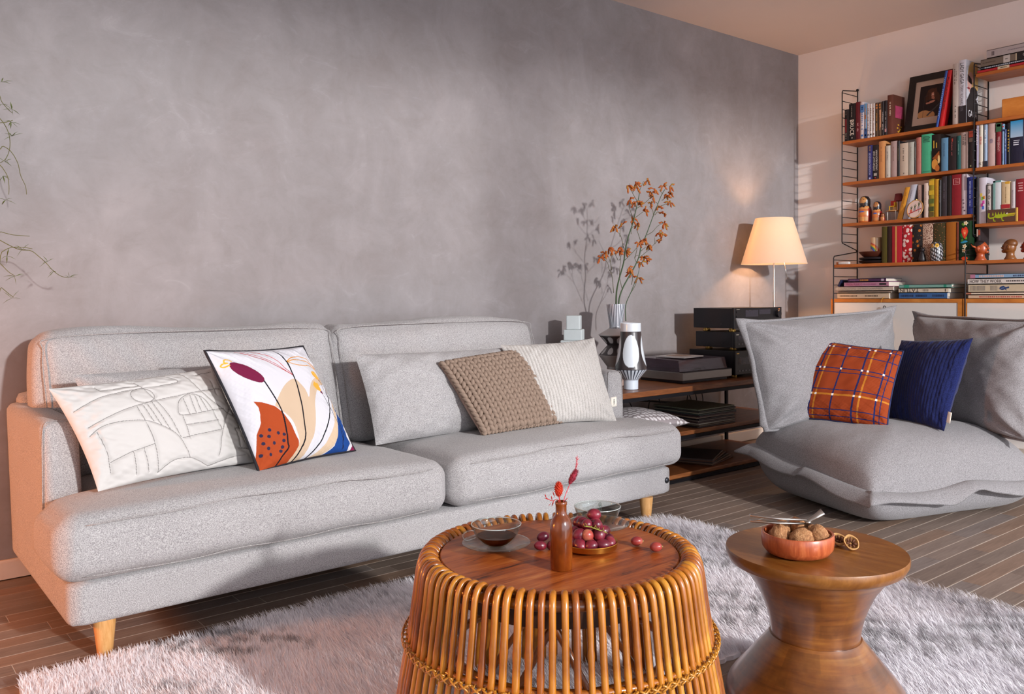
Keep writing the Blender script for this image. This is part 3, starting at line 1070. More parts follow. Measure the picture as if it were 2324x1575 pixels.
# crease running from the front corner up over the seat
cr = np.abs((su - sv) + .12 * np.sin(su * 4)) ; ztop += .012 * np.exp(-(cr / .10) ** 2) * np.clip(-su, 0, 1) * dome
P1 = P.copy(); P1[..., 2] = ztop
domeb = (np.clip(1 - np.abs(su) ** 7, 0, 1) * np.clip(1 - np.abs(sv) ** 7, 0, 1)) ** .40
P2 = chair_xy(su * fac * (1 - .10 * (rim ** 6) * (1 - rim)), sv * fac)
P2[..., 2] = np.maximum(.0, sz - domeb * (sz - .0))
V = np.concatenate([P1.reshape(-1, 3), P2.reshape(-1, 3)])
F = np.concatenate([grid_faces(n, n), grid_faces(n, n, True) + n * n])
obj_from('seat', V, F, 'chair_fabric', chair, True)
# flange: a flat wavy border standing out of the seam
ee = []
for i in range(60): ee.append((-1 + 2 * i / 60, -1))
for i in range(60): ee.append((1, -1 + 2 * i / 60))
for i in range(60): ee.append((1 - 2 * i / 60, 1))
for i in range(60): ee.append((-1, 1 - 2 * i / 60))
ring = []
for k, (a, c) in enumerate(ee):
    f_ = 1 - .035 * (abs(a) * abs(c)) ** 4
    p0 = chair_xy(np.array(a * f_), np.array(c * f_)); z_ = float(seam_z(np.array(a), np.array(c)))
    out = np.array(a * (abs(a) >= abs(c)), float) * E1 + np.array(c * (abs(c) >= abs(a)), float) * E2
    if abs(abs(a) - abs(c)) < .06:
        out = (np.sign(a) * E1 + np.sign(c) * E2) * .8
    w_ = .058 + .004 * math.sin(k * .23) + (.03 if abs(abs(a) - abs(c)) < .06 else 0)
    dz = -.034 + .007 * math.sin(k * .21) + .009 * math.sin(k * .09 + 1) + .022 * math.exp(-((k - 32) / 4.0) ** 2) - .016 * math.exp(-((k - 24) / 4.0) ** 2)
    ring.append((p0, z_, out, w_, dz))
V, F = [], []
K = len(ring)
for p0, z_, out, w_, dz in ring:
    for (f_, off) in ((-.25, .010), (.35, .012), (1.0, .004), (1.0, -.004), (.35, -.006), (-.25, -.010)):
        q = p0 + out * w_ * f_
        V.append((q[0], q[1], z_ + dz * max(f_, 0) + off))
for k in range(K):
    k2 = (k + 1) % K
    for j in range(6):
        F.append((k * 6 + j, k * 6 + (j + 1) % 6, k2 * 6 + (j + 1) % 6, k2 * 6 + j))
obj_from('flange', np.array(V), F, 'chair_fabric', chair, True)

# two loose back cushions with flanged edge and ears
for quad, sd in ((((3.415, 2.50, .838), (4.33, 2.225, .885), (3.458, 2.395, .315), (4.20, 2.16, .315)), 61), (((4.47, 2.16, .855), (4.16, 1.46, .845), (4.36, 2.08, .315), (4.05, 1.45, .315)), 67)):
    q = [np.array(p) for p in quad]
    c = sum(q) / 4
    inner = [c + (p - c) * .985 for p in q]
    Pf, s, t_, Nn = pillow_grid(*inner, .27, 70, 70, .03, 2.8, .42, .010, sd, 1, None, .013)
    Pb, _, _, _ = pillow_grid(*inner, .22, 40, 40, .03, 2.8, .42, .008, sd + 1, -1)
    cush = obj_from('back_cushion', np.concatenate([Pf, Pb]), np.concatenate([grid_faces(70, 70), grid_faces(40, 40, True) + 4900]), 'chair_fabric', chair, True)
    # flange border
    V, F = [], []
    TLq, TRq, BLq, BRq = q
    ed = []
    M_ = 26
    for i in range(M_): ed.append((i / M_, 0))
    for i in range(M_): ed.append((1, i / M_))
    for i in range(M_): ed.append((1 - i / M_, 1))
    for i in range(M_): ed.append((0, 1 - i / M_))
    for k, (a, b_) in enumerate(ed):
        P0 = (1 - b_) * (1 - a) * BLq + (1 - b_) * a * BRq + b_ * (1 - a) * TLq + b_ * a * TRq
        Pi = c + (P0 - c) * .955
        wob = .009 * math.sin(k * .25 + sd) + .005 * math.sin(k * .6)
        ear = math.exp(-(min(abs(k - M_ * j) for j in range(5)) / 2.2) ** 2)
        if b_ < .05:
            wob *= .2; ear = 0
        Po = P0 + Nn * (wob + .015 * ear) + (P0 - c) * (.065 * ear + .002)
        Pm = (Pi + Po) / 2 + Nn * (.012 + wob * .4)
        for pt_, off in ((Pi, .012), (Pm, .008), (Po, .003), (Po, -.003), (Pm, -.010), (Pi, -.012)):
            V.append(pt_ + Nn * off)
    K = len(ed)
    for k in range(K):
        k2 = (k + 1) % K
        for j in range(6):
            F.append((k * 6 + j, k * 6 + (j + 1) % 6, k2 * 6 + (j + 1) % 6, k2 * 6 + j))
    obj_from('flange', np.array(V), F, 'chair_fabric', cush, True)


# rust plaid cushion
def plaid(pt):
    pt.c[:] = lin('#8f3d1c')
    S, T_ = pt.S, pt.T
    wob = .012 * np.sin(T_ * 5 + 1)
    wob2 = .010 * np.sin(S * 6)
    nv = lambda x, w: np.abs(S + wob - x) < w / 2
    nh = lambda y, w: np.abs(T_ + wob2 - y) < w / 2
    for x in (.335, .755): pt.mask(nv(x, .016), '#b87628')
    pt.mask(nh(.30, .022), '#b87628')
    for y_, w in ((.935, .011), (.80, .011), (.625, .013), (.575, .010), (.36, .011), (.12, .012), (.045, .010)): pt.mask(nh(y_, w), '#22295a')
    for x, w in ((.13, .013), (.29, .016), (.50, .015), (.70, .017), (.90, .014), (.945, .009)): pt.mask(nv(x, w), '#22295a')
    for x in (.13, .29, .335, .50, .70, .755, .90):
        for y_ in (.935, .625, .30):
            pt.mask(nv(x, .020) & nh(y_, .024), '#e9e4df')


r_, o_, path_, n_ = pillow('plaid_cushion', 'rust orange cushion with navy and yellow plaid lines and navy piping', ((3.775, 2.365, .752), (3.815, 1.905, .705), (3.600, 2.400, .375), (3.660, 1.900, .368)), .14, 'print_cotton', plaid, n=(420, 420), conc=.05, wr=.008, seed=83, mat_back=plain('rust_back', '#8f3d1c', .9), piping='navy_cord', pip_r=.0042)
ct = care_tag(r_, (3.625, 2.388, .47), (-.3, .95, -.2), (.2, .0, 1), .034, .030)
text_mesh('home', 'tag_lettering', ct, MATS['tag_print'], (3.612, 2.404, .468), (-.25, -.95, .0), (.1, 0, 1), length=.018)
fabric('navy_velvet', '#10173e', '#202a60', 260, .15, .05)
r_, o_, path_, n_ = pillow('navy_cushion', 'navy blue ribbed velvet cushion leaning on the lounge seat', ((4.045, 2.030, .742), (3.905, 1.640, .772), (3.900, 2.020, .372), (3.800, 1.715, .365)), .13, 'navy_velvet', n=(200, 60), conc=.04, wr=.010, seed=90, disp=lambda s, t: .0028 * np.abs(np.sin(PI * 24 * s)) ** .6)
care_tag(r_, (3.797, 1.700, .43), (-.2, -.6, -.1), (.15, -.1, 1), .022, .048)

# ------------------------------------------------------------------ rattan coffee table
RX, RY, RZ = 1.233, 1.378, .42
RC = []
for i, (c1, c2, c3) in enumerate((('#6e3408', '#9a5410', '#b97420'), ('#7e430b', '#ad6516', '#c98a2c'), ('#612b09', '#8a4610', '#aa641f'), ('#8a4e0c', '#b8761a', '#d09a3a'))):
    m, t = mk('rattan_%d' % i)
    f_ = t.noise(t.coord((9, 9, 1.2)), 9, 4, .6, .4)
    g_ = t.noise(t.coord(), 14, 3)
    c_ = t.ramp(f_, [(0.28, c1), (0.55, c2), (0.8, c3)])
    t.base(t.mix(.35, c_, t.ramp(g_, [(.35, c1), (.7, c3)])))
    t.set(Roughness=0.28, **{'Coat Weight': .5, 'Coat Roughness': .12})
    RC.append(m)
wood('table_disc_wood', [(0.47, '#3c180b'), (0.55, '#7e3a12'), (0.66, '#984a1a'), (0.78, '#a85a25'), (0.92, '#bd763e')], 2.2, (1.6, 13, 8), .36, .0, .1, rot=(0, 0, .62), spec=.35)
plain('dark_frame_wood', '#3a1d0c', .5, var=.15)
rat = thing('rattan_table', 'round rattan coffee table with bent cane ribs and a wooden disc top', 'table', (RX, RY, 0))
pr = [(0.02, -.030), (.250, -.030), (.2575, -.026), (.2595, -.004), (.257, -.0005), (.02, 0)]
b = MB()
b.lathe(pr, (RX, RY, RZ - .0005), 72)
b.build('table_top', 'table_disc_wood', rat, True, 30)
b = MB(); b.lathe([(.17, -.085), (.225, -.085), (.23, -.035), (.17, -.035)], (RX, RY, RZ), 48); b.build('under_frame', 'dark_frame_wood', rat, True, 30)
# hidden and visible hoops
for r, z, rr, nm in ((.281, RZ - .020, .011, 'rim_hoop'), (.318, .252, .008, 'middle_hoop'), (.362, .012, .009, 'foot_hoop'), (.235, .215, .009, 'inner_hoop')):
    MB().tube([(RX + r * math.cos(2 * PI * k / 56), RY + r * math.sin(2 * PI * k / 56), z) for k in range(56)], rr, 8, closed=True).build(nm, RC[0], rat, True)


def cane_path(dr=0.0):
    pts = [(.262, -.016), (.268, -.003), (.279, .0045), (.291, .001), (.2995, -.011), (.304, -.028), (.3085, -.06), (.314, -.10), (.323, -.16), (.3345, -.22), (.347, -.29), (.357, -.35), (.364, -.405), (.365, -.4185)]
    return [(r + dr, z + RZ) for r, z in pts]


NCANE = 86
cm = []
for vv in range(4):
    rr = .0062 + .0004 * vv
    nodes = [.10, .19, .30][vv % 3], [.24, .14, .36][vv % 3]
    path = smooth_pts([(r, 0, z) for r, z in cane_path()], 3)
    rad = []
    for q in path:
        d = RZ - q.z
        w_ = rr + .0011 * max(math.exp(-((d - nodes[0]) / .006) ** 2), math.exp(-((d - nodes[1]) / .006) ** 2))
        rad.append(w_)
    mb = MB(); mb.tube(path, rad, 9)
    me = bpy.data.meshes.new('cane')
    me.from_pydata(mb.v, [], mb.f)
    me.polygons.foreach_set('use_smooth', [True] * len(me.polygons))
    cm.append((me, mb))
canes = []
for mi in range(4):
    for me, mb in cm:
        c = me.copy(); c.materials.append(RC[mi]); canes.append(c)
tie = MB()
tie.tube([(.3285 + .010 * math.cos(a_), .012 * math.sin(a_), .250 + .004 * math.sin(2 * a_)) for a_ in [2 * PI * k / 14 for k in range(14)]], .0022, 5, closed=True)
tie.tube([(.3395, -.011, .243), (.3415, 0, .249), (.3395, .011, .256)], .0022, 5)
tie.tube([(.3395, -.011, .256), (.3418, 0, .250), (.3395, .011, .243)], .0022, 5)
tme = bpy.data.meshes.new('tie'); tme.from_pydata(tie.v, [], tie.f); tme.polygons.foreach_set('use_smooth', [True] * len(tme.polygons)); tme.materials.append(RC[3])
_seq = random.Random(5)
for k in range(NCANE):
    a = 2 * PI * k / NCANE
    o = bpy.data.objects.new('cane', canes[_seq.choice((0, 0, 1, 1, 2, 3)) * 4 + _seq.randrange(4)])
    COL.objects.link(o)
    o.parent = rat
    o.location = (0, 0, 0)
    o.rotation_euler = (0, 0, a + _seq.uniform(-.006, .006))
    o2 = bpy.data.objects.new('binding', tme)
    COL.objects.link(o2)
    o2.parent = o
for k in range(4):   # bent struts inside
    a = PI / 4 + k * PI / 2
    pts = smooth_pts([(RX + r * math.cos(a + da), RY + r * math.sin(a + da), z) for r, da, z in ((.20, 0, .335), (.21, .10, .30), (.235, .30, .215), (.30, .55, .08), (.335, .6, .02))], 4)
    MB().tube(pts, .0075, 8).build('strut', RC[2], rat, True)
    pts = smooth_pts([(RX + r * math.cos(a + da), RY + r * math.sin(a + da), z) for r, da, z in ((.20, 0, .335), (.21, -.10, .30), (.235, -.30, .215), (.30, -.55, .08), (.335, -.6, .02))], 4)
    MB().tube(pts, .0075, 8).build('strut', RC[2], rat, True)

# ------------------------------------------------------------------ turned wooden side table
def mat_turned():
    m, t = mk('turned_wood')
    v0 = t.coord((1, 1, 1))
    vm = t.n('ShaderNodeVectorMath', operation='SUBTRACT'); t.l(v0, vm.inputs[0]); vm.inputs[1].default_value = (1.795, 1.105, 0)
    sep = t.n('ShaderNodeSeparateXYZ'); t.l(vm.outputs[0], sep.inputs[0])
    f = t.noise(t.coord((2.0, 2.0, 26)), 2.4, 4, .6, .5)
    g = t.noise(t.coord((1.4, 1.4, 1.4)), 9, 4, .62)
    c = t.ramp(f, [(.30, '#52290f'), (.44, '#7a4418'), (.58, '#8c531d'), (.78, '#b47c36')])
    at = t.n('ShaderNodeMath', operation='ARCTAN2'); t.l(sep.outputs[1], at.inputs[0]); t.l(sep.outputs[0], at.inputs[1])
    ml_ = t.n('ShaderNodeMath', operation='MULTIPLY'); t.l(at.outputs[0], ml_.inputs[0]); ml_.inputs[1].default_value = .16
    cb = t.n('ShaderNodeCombineXYZ'); t.l(ml_.outputs[0], cb.inputs[0]); t.l(sep.outputs[2], cb.inputs[1])
    br = t.n('ShaderNodeTexBrick'); t.l(cb.outputs[0], br.inputs['Vector'])
    br.inputs['Scale'].default_value = 1.0; br.inputs['Mortar Size'].default_value = 0.0; br.inputs['Brick Width'].default_value = .16; br.inputs['Row Height'].default_value = .034
    br.inputs['Color1'].default_value = (.22, .22, .22, 1); br.inputs['Color2'].default_value = (1, 1, 1, 1)
    c = t.mix(.62, c, br.outputs['Color'], 'MULTIPLY')
    c = t.mix(.42, c, t.ramp(g, [(.30, '#2f1810'), (.5, '#683a18'), (.75, '#9a6630')]))
    t.base(c)
    t.set(Roughness=.3, **{'Coat Weight': .6, 'Coat Roughness': .2})
    return m


mat_turned()
wood('side_top_wood', [(0.30, '#4e270f'), (0.52, '#704014'), (0.72, '#80501f'), (0.95, '#9a6630')], 2.0, (9, 2.0, 4), .32, .15, .08, rot=(0, 0, .35))
TX, TY, TZ = 1.795, 1.105, .3785
st = thing('turned_side_table', 'hourglass-shaped turned wooden side table with walnut bowl on it', 'table', (TX, TY, 0))
prof = [(.02, -.036), (.186, -.036), (.196, -.030), (.2035, -.016), (.204, -.006), (.2025, -.001), (.02, 0)]
MB().lathe(prof, (TX, TY, TZ), 72).build('table_top', 'side_top_wood', st, True, 35)
up = [(.10, .176), (.1015, .195), (.104, .210), (.110, .232), (.121, .262), (.136, .292), (.153, .316), (.170, .334), (.178, .342), (.05, .3425)]
MB().lathe(up, (TX, TY, 0), 72).build('upper_body', 'turned_wood', st, True, 35)
lo = [(.05, .004), (.188, .004), (.2005, .012), (.205, .026), (.2045, .040), (.198, .056), (.184, .076), (.165, .098), (.146, .122), (.127, .146), (.110, .166), (.1035, .176), (.05, .1763)]
MB().lathe(lo, (TX, TY, 0), 72).build('lower_body', 'turned_wood', st, True, 35)
for z0 in (.058, .1, .14, .21, .26, .30):
    pass

# ------------------------------------------------------------------ things on the rattan table
def glass(name, col, ior=1.45, rough=0.0):
    m, t = mk(name)
    t.base(col)
    t.set(Roughness=rough, IOR=ior, **{'Transmission Weight': 1.0})
    return m


def thin_glass(name, tint, gloss=.06):
    m, t = mk(name)
    tp = t.n('ShaderNodeBsdfTransparent'); tp.inputs[0].default_value = (*lin(tint), 1)
    gl = t.n('ShaderNodeBsdfGlossy'); gl.inputs['Roughness'].default_value = .02
    lw_ = t.n('ShaderNodeLayerWeight'); lw_.inputs[0].default_value = .5
    pw_ = t.n('ShaderNodeMath', operation='POWER'); t.l(lw_.outputs['Facing'], pw_.inputs[0]); pw_.inputs[1].default_value = 4.0
    fr_ = t.n('ShaderNodeMath', operation='MULTIPLY_ADD'); t.l(pw_.outputs[0], fr_.inputs[0]); fr_.inputs[1].default_value = .75; fr_.inputs[2].default_value = .05
    mx = t.n('ShaderNodeMixShader')
    t.l(fr_.outputs[0], mx.inputs[0]); t.l(tp.outputs[0], mx.inputs[1]); t.l(gl.outputs[0], mx.inputs[2]); t.l(mx.outputs[0], t.out.inputs[0])
    return m


thin_glass('clear_glass', '#eef2f0')
m, t = mk('glass_rim')
t.base('#dfe6e4'); t.set(Roughness=.08, IOR=1.45, **{'Transmission Weight': .6, 'Specular IOR Level': .8})
m, t = mk('tea_liquid')
t.base('#5e1a0c'); t.set(Roughness=.05, IOR=1.33, **{'Transmission Weight': .55})
m, t = mk('stoneware_glaze')
t.base(t.ramp(t.noise(t.coord((1, 1, .5)), 30, 4), [(.3, '#4e2008'), (.5, '#6d310b'), (.75, '#8a4714')]))
t.set(Roughness=.22, **{'Coat Weight': .5, 'Coat Roughness': .08})
plain('brass', '#c08a3e', .3, 1.0, .05)
plain('dried_pink', '#c65560', .9, var=.12)
plain('dried_crimson', '#8e2436', .95, var=.15, scale=200)
plain('dried_orange', '#b02c0c', .9, var=.15, scale=150)
plain('dried_red', '#b02a2c', .9, var=.12)


def teacup(label_c, label_s, sx, sy, ang, tea=True, lift=0.0):
    s = tag(MB().lathe([(.012, .002), (.030, .002), (.034, .0005), (.036, .002), (.050, .0075), (.068, .0125), (.0745, .0145), (.0755, .0155), (.0745, .0163), (.066, .0142), (.050, .0095), (.034, .0048), (.012, .0045)], (sx, sy, RZ + .0005), 48).build('saucer', 'clear_glass', None, True), label_s, 'saucer', 'glass saucers on the rattan table')
    z = RZ + .0075
    c = thing('tea_cup', label_c, 'cup', (sx, sy, z), 'glass cups on the rattan table')
    out = [(.012, 0), (.020, .0005), (.030, .006), (.040, .016), (.048, .028), (.0535, .042), (.0555, .0485), (.0553, .0492), (.0538, .0488), (.0520, .0420), (.0465, .0285), (.0385, .0172), (.0285, .0078), (.019, .003), (.004, .0028)]
    MB().lathe(out, (sx, sy, z), 48).build('bowl', 'clear_glass', c, True)
    if tea:
        MB().lathe([(.004, .0032), (.0188, .0034), (.0283, .0081), (.0382, .0175), (.0425, .0238), (.004, .0240)], (sx, sy, z), 48).build('tea', 'tea_liquid', c, True, 40)
    MB().tube([(sx + .0546 * math.cos(2 * PI * k / 48), sy + .0546 * math.sin(2 * PI * k / 48), z + .0490) for k in range(48)], .0011, 6, closed=True).build('rim', 'glass_rim', c, True)
    ca, sa = math.cos(ang), math.sin(ang)
    pts = smooth_pts([(sx + r * ca, sy + r * sa, z + h) for r, h in ((.050, .038), (.060, .040), (.073, .037), (.077, .028), (.070, .020), (.057, .021), (.0465, .024))], 4)
    MB().tube(pts, .0032, 8).build('handle', 'clear_glass', c, True)
    return c


teacup('clear glass cup half full of red tea', 'clear glass saucer under the cup of tea', 1.135, 1.474, math.radians(163))
teacup('empty clear glass cup behind the grapes', 'clear glass saucer under the empty cup behind the grapes', 1.412, 1.440, math.radians(40), False)

bx, by = 1.155, 1.283
b = MB(); b.lathe([(.004, .002), (.0205, 0), (.0225, .002), (.0228, .080), (.0220, .092), (.0185, .103), (.0130, .110), (.0112, .115), (.0112, .130), (.0122, .1325), (.0122, .137), (.0108, .1385), (.0085, .137), (.0082, .110), (.002, .108)], (bx, by, RZ), 40)
tag(b.build('stoneware_bottle', 'stoneware_glaze', None, True, 50), 'small brown glazed stoneware bottle holding dried flowers', 'bottle')
RV = Vector((.7795, -.6264, 0)); UP = Vector((0, 0, 1)); FV = Vector((.6264, .7795, 0))
top = Vector((bx, by, RZ + .135))


def rel(a, c, d=0.0):
    return top + RV * a + UP * c + FV * d


# orange globe flower
g = thing('globe_flower', 'dried orange globe flower in the brown bottle', 'flower', tuple(rel(0, -.02)))
MB().tube([rel(0, -.03), rel(-.002, 0), rel(-.004, .014)], .0012, 6).build('stem', 'dried_red', g)
b = MB()
gc = rel(-.0045, .027)
for k in range(90):
    a = k * 2.399963; zz = 1 - 2 * (k + .5) / 90; rr = math.sqrt(1 - zz * zz)
    d = Vector((rr * math.cos(a) * .0078, rr * math.sin(a) * .0078, zz * .0145))
    n_ = d.normalized(); q = gc + d
    b.tube([q - n_ * .002, q + n_ * .0022 + UP * .001], [.0016, .0003], 5)
b.ball(gc, (.0075, .0075, .014), 10, 8)
b.build('flower_head', 'dried_orange', g, True)
# bunny tail grass
g = thing('bunny_tail', 'dried crimson bunny-tail grass with a feathery pink tip in the brown bottle', 'flower', tuple(rel(.001, -.02)))
MB().tube(smooth_pts([rel(.002, -.03), rel(.006, .005), rel(.014, .028), rel(.020, .042)], 4), .0009, 6).build('stem', 'dried_pink', g)
hc, hd = rel(.0245, .0525), (RV * .45 + UP * .89).normalized()
b = MB(); b.ball(hc, (.0055, .0055, .0165), 10, 8, rot=hd.to_track_quat('Z', 'Y').to_matrix())
for k in range(240):
    a = random.uniform(0, 2 * PI); s = random.uniform(-1, 1)
    r = .0055 * math.sqrt(1 - s * s)
    x_ = hd.orthogonal().normalized(); y_ = hd.cross(x_)
    q = hc + hd * s * .0165 + (x_ * math.cos(a) + y_ * math.sin(a)) * r
    o_ = (x_ * math.cos(a) + y_ * math.sin(a)) * .5 + hd * .8
    b.tube([q, q + o_ * .0045], [.00035, .0001], 3)
b.build('tail', 'dried_crimson', g, True)
b = MB()
for k in range(26):
    s = k / 25
    q = rel(.030 + .004 * s, .067 + .026 * s)
    d = RV * random.uniform(-.6, .8) + UP * random.uniform(.2, 1) + FV * random.uniform(-.5, .5)
    b.tube([q, q + d * .007], [.0007, .0002], 3)
b.tube([rel(.029, .066), rel(.034, .094)], .0006, 4)
b.build('plume', 'dried_pink', g, True)
g = thing('dried_sprig', 'dried red leafy sprig spreading sideways from the brown bottle', 'flower', tuple(rel(-.002, -.02)))
MB().tube(smooth_pts([rel(-.002, -.02), rel(-.006, .006), rel(-.018, .004), rel(-.030, .010)], 4), .0007, 5).build('stem', 'dried_red', g)
for a, c, dx_, dz_ in ((-.015, .004, -.004, -.012), (-.024, .006, -.010, .004), (-.018, .005, -.002, .010), (-.030, .010, -.003, .009), (-.013, .012, -.004, .012), (.008, .004, .006, .006), (-.020, -.001, -.006, -.006)):
    q = rel(a, c); e = q + RV * dx_ + UP * dz_
    MB().tube([q, (q + e) / 2 + FV * .001, e], [.0006, .0019, .0002], 5, flat=.35).build('leaf', 'dried_red', g, True)

# brass dish with the bunch of grapes
dx_, dy_ = 1.292, 1.343
tag(MB().lathe([(.005, 0), (.045, 0), (.0605, .0055), (.0625, .017), (.0618, .0182), (.0605, .017), (.058, .0075), (.044, .003), (.005, .003)], (dx_, dy_, RZ + .0005), 48).build('brass_dish', 'brass', None, True, 40), 'shallow round brass dish under the grapes', 'dish')
m, t = mk('grape_skin')
t.base(t.ramp(t.noise(t.coord(), 34, 3, .5), [(.28, '#34091a'), (.48, '#641628'), (.66, '#8a2a38'), (.85, '#b86070')]))
t.set(Roughness=.32, **{'Coat Weight': .2, 'Subsurface Weight': .25, 'Subsurface Scale': .01})
t.p.inputs['Subsurface Radius'].default_value = (.6, .2, .15)
m, t = mk('grape_pale')
t.base(t.ramp(t.noise(t.coord(), 26, 3, .5), [(.3, '#7d2328'), (.5, '#a04038'), (.75, '#c88a68')]))
t.set(Roughness=.3, **{'Coat Weight': .2, 'Subsurface Weight': .25, 'Subsurface Scale': .01})
plain('grape_stalk', '#7d7a2a', .7, var=.15)
plain('grape_scar', '#8b7a48', .8)


def grape_mb(c, s, axis, ln=1.18):
    mb = MB()
    R = Vector(axis).to_track_quat('Z', 'Y').to_matrix()
    mb.ball(c, (s, s, s * ln), 16, 12, rot=R)
    return mb


gb = thing('grape_bunch', 'bunch of red grapes heaped on the brass dish', 'grapes', (dx_, dy_, RZ + .004))
_g = random.Random(3)
gp = []
base_z = RZ + .0185
for (a, c, h) in ((-.042, .012, 0), (-.024, .030, 0), (.0, .038, 0), (.024, .028, 0), (.042, .008, 0), (.042, -.016, 0), (.026, -.032, 0), (.0, -.040, 0), (-.024, -.032, 0), (-.042, -.014, 0), (-.018, -.002, 0), (.014, .004, 0), (-.002, -.018, .002), (-.034, .0, .0175), (-.016, .018, .019), (.010, .022, .019), (.030, .006, .0185), (.020, -.018, .0185), (-.006, -.024, .018), (-.024, -.018, .018), (.0, .0, .021), (-.014, .010, .036), (.012, .012, .036), (.016, -.008, .036), (-.006, -.008, .037), (.012, .018, .053), (-.018, .026, .034), (.036, .022, .016)):
    q = Vector((dx_, dy_, base_z + h)) + RV * a + FV * c
    ax = (_g.uniform(-1, 1), _g.uniform(-1, 1), _g.uniform(-.2, .6))
    grape_mb(q, _g.uniform(.0122, .0142), ax, _g.uniform(1.08, 1.3)).build('grape', 'grape_skin' if _g.random() > .05 else 'grape_pale', gb, True)
    gp.append(q)
gs = MB()
o_ = Vector((dx_, dy_, RZ))
main_ = smooth_pts([o_ + RV * -.012 + FV * -.03 + UP * .058, o_ + RV * .0 + FV * -.028 + UP * .056, o_ + RV * .016 + FV * -.028 + UP * .050, o_ + RV * .034 + FV * -.02 + UP * .042], 4)
gs.tube(main_, .0013, 6)
for k in range(0, len(main_), 2):
    for sg in (-1, 1):
        gs.tube([main_[k], main_[k] + RV * sg * .004 + UP * random.uniform(-.004, .008) + FV * random.uniform(.0, .008)], [.0009, .0007], 5)
gs.build('stalk', 'grape_stalk', gb, True)
# loose grapes
for lab, q, ax, s, mt in (('loose pinkish grape lying on its side on the rattan table', (1.388, 1.292), (.78, -.62, .0), .0105, 'grape_pale'), ('loose pale red grape with a green stem scar on the rattan table', (1.388, 1.236), (.6, -.75, .1), .0105, 'grape_pale')):
    mb = grape_mb(Vector((q[0], q[1], RZ + .0105)), s, ax, 1.28)
    r0 = thing('grape', lab, 'grape', (q[0], q[1], RZ), 'loose grapes on the rattan table')
    mb.build('berry', mt, r0, True)
    d = Vector(ax).normalized()
    MB().ball(Vector((q[0], q[1], RZ + .0105)) + d * s * 1.27, .0022, 8, 6).build('stem_scar', 'grape_scar', r0, True)
for q, ax, h in (((1.222, 1.418), (.75, -.6, .3), .024), ((1.203, 1.405), (.8, -.5, -.1), .0105), ((1.226, 1.392), (.2, -.9, .5), .0105)):
    r0 = thing('grape', 'dark red grape fallen off the bunch beside the brown bottle', 'grape', (q[0], q[1], RZ), 'dark grapes beside the bottle')
    grape_mb(Vector((q[0], q[1], RZ + h)), .0105, ax, 1.35).build('berry', 'grape_skin', r0, True)

# ------------------------------------------------------------------ things on the side table
wood('bowl_wood', [(0.30, '#5e2413'), (0.5, '#8f3f22'), (0.7, '#a64f2a'), (0.95, '#bf6a3e')], 4, (10, 10, 1.6), .36, .2, .05)
ox, oy, oz = 1.727, 1.108, TZ
tag(MB().lathe([(.01, .0005), (.058, .0005), (.070, .006), (.0785, .018), (.0805, .034), (.0800, .049), (.0785, .0510), (.0745, .0505), (.0735, .046), (.0735, .030), (.068, .017), (.055, .010), (.01, .009)], (ox, oy, oz), 56).build('walnut_bowl', 'bowl_wood', None, True, 50), 'round reddish wooden bowl full of walnuts', 'bowl')
m, t = mk('walnut_shell')
wf = t.noise(t.coord((1, 1, 1)), 70, 5, .7, 1.5)
t.base(t.ramp(wf, [(.3, '#6e4424'), (.5, '#a8754a'), (.7, '#c89a6c')]))
t.set(Roughness=.75)
t.bump(wf, .9, .006)
plain('walnut_inside', '#b98c56', .8, var=.12, scale=80)
plain('walnut_kernel', '#5a3018', .8, var=.2, scale=120)


def nut_fn(seed):
    def fn(p):
        a = math.atan2(p.y, p.x)
        ridge = .05 * math.exp(-(p.x / .10) ** 2)
        return 1 + ridge + .025 * math.sin(7 * a + seed + 3 * p.z) + .025 * math.sin(9 * p.z + 4 * a + seed)
    return fn


def walnut(q, ax, s, lab):
    mb = MB()
    mb.ball(q, (s, s * 1.02, s * 1.18), 24, 18, rot=Vector(ax).to_track_quat('Z', 'Y').to_matrix(), fn=nut_fn(random.uniform(0, 6)))
    return tag(mb.build('walnut', 'walnut_shell', None, True), lab, 'walnut', 'walnuts in the wooden bowl')


wl = 'whole walnut lying in the wooden bowl'
for a, c, h, ax, s in ((-.044, -.012, .043, (.3, .2, 1), .0228), (-.003, -.034, .043, (1, -.5, .3), .0238), (.041, -.020, .046, (.4, .6, .8), .0222), (-.024, .038, .046, (.8, .4, .4), .0208), (.012, .034, .052, (.2, .9, .5), .0200), (.042, .026, .038, (.9, .2, .1), .0200), (.002, .003, .030, (1, 0, 0), .0195), (-.040, .026, .031, (0, 1, 0), .0185)):
    q = Vector((ox, oy, oz + h)) + RV * a + FV * c
    walnut(q, ax, s, wl)
q = Vector((ox, oy, oz + .040)) + RV * .060 + FV * -.022
mb = MB(); mb.ball(q, (.010, .007, .012), 12, 8, rot=Vector((.6, .2, .7)).to_track_quat('Z', 'Y').to_matrix(), fn=nut_fn(2))
tag(mb.build('walnut_piece', 'walnut_shell', None, True), 'small broken walnut piece at the bowl rim', 'walnut')


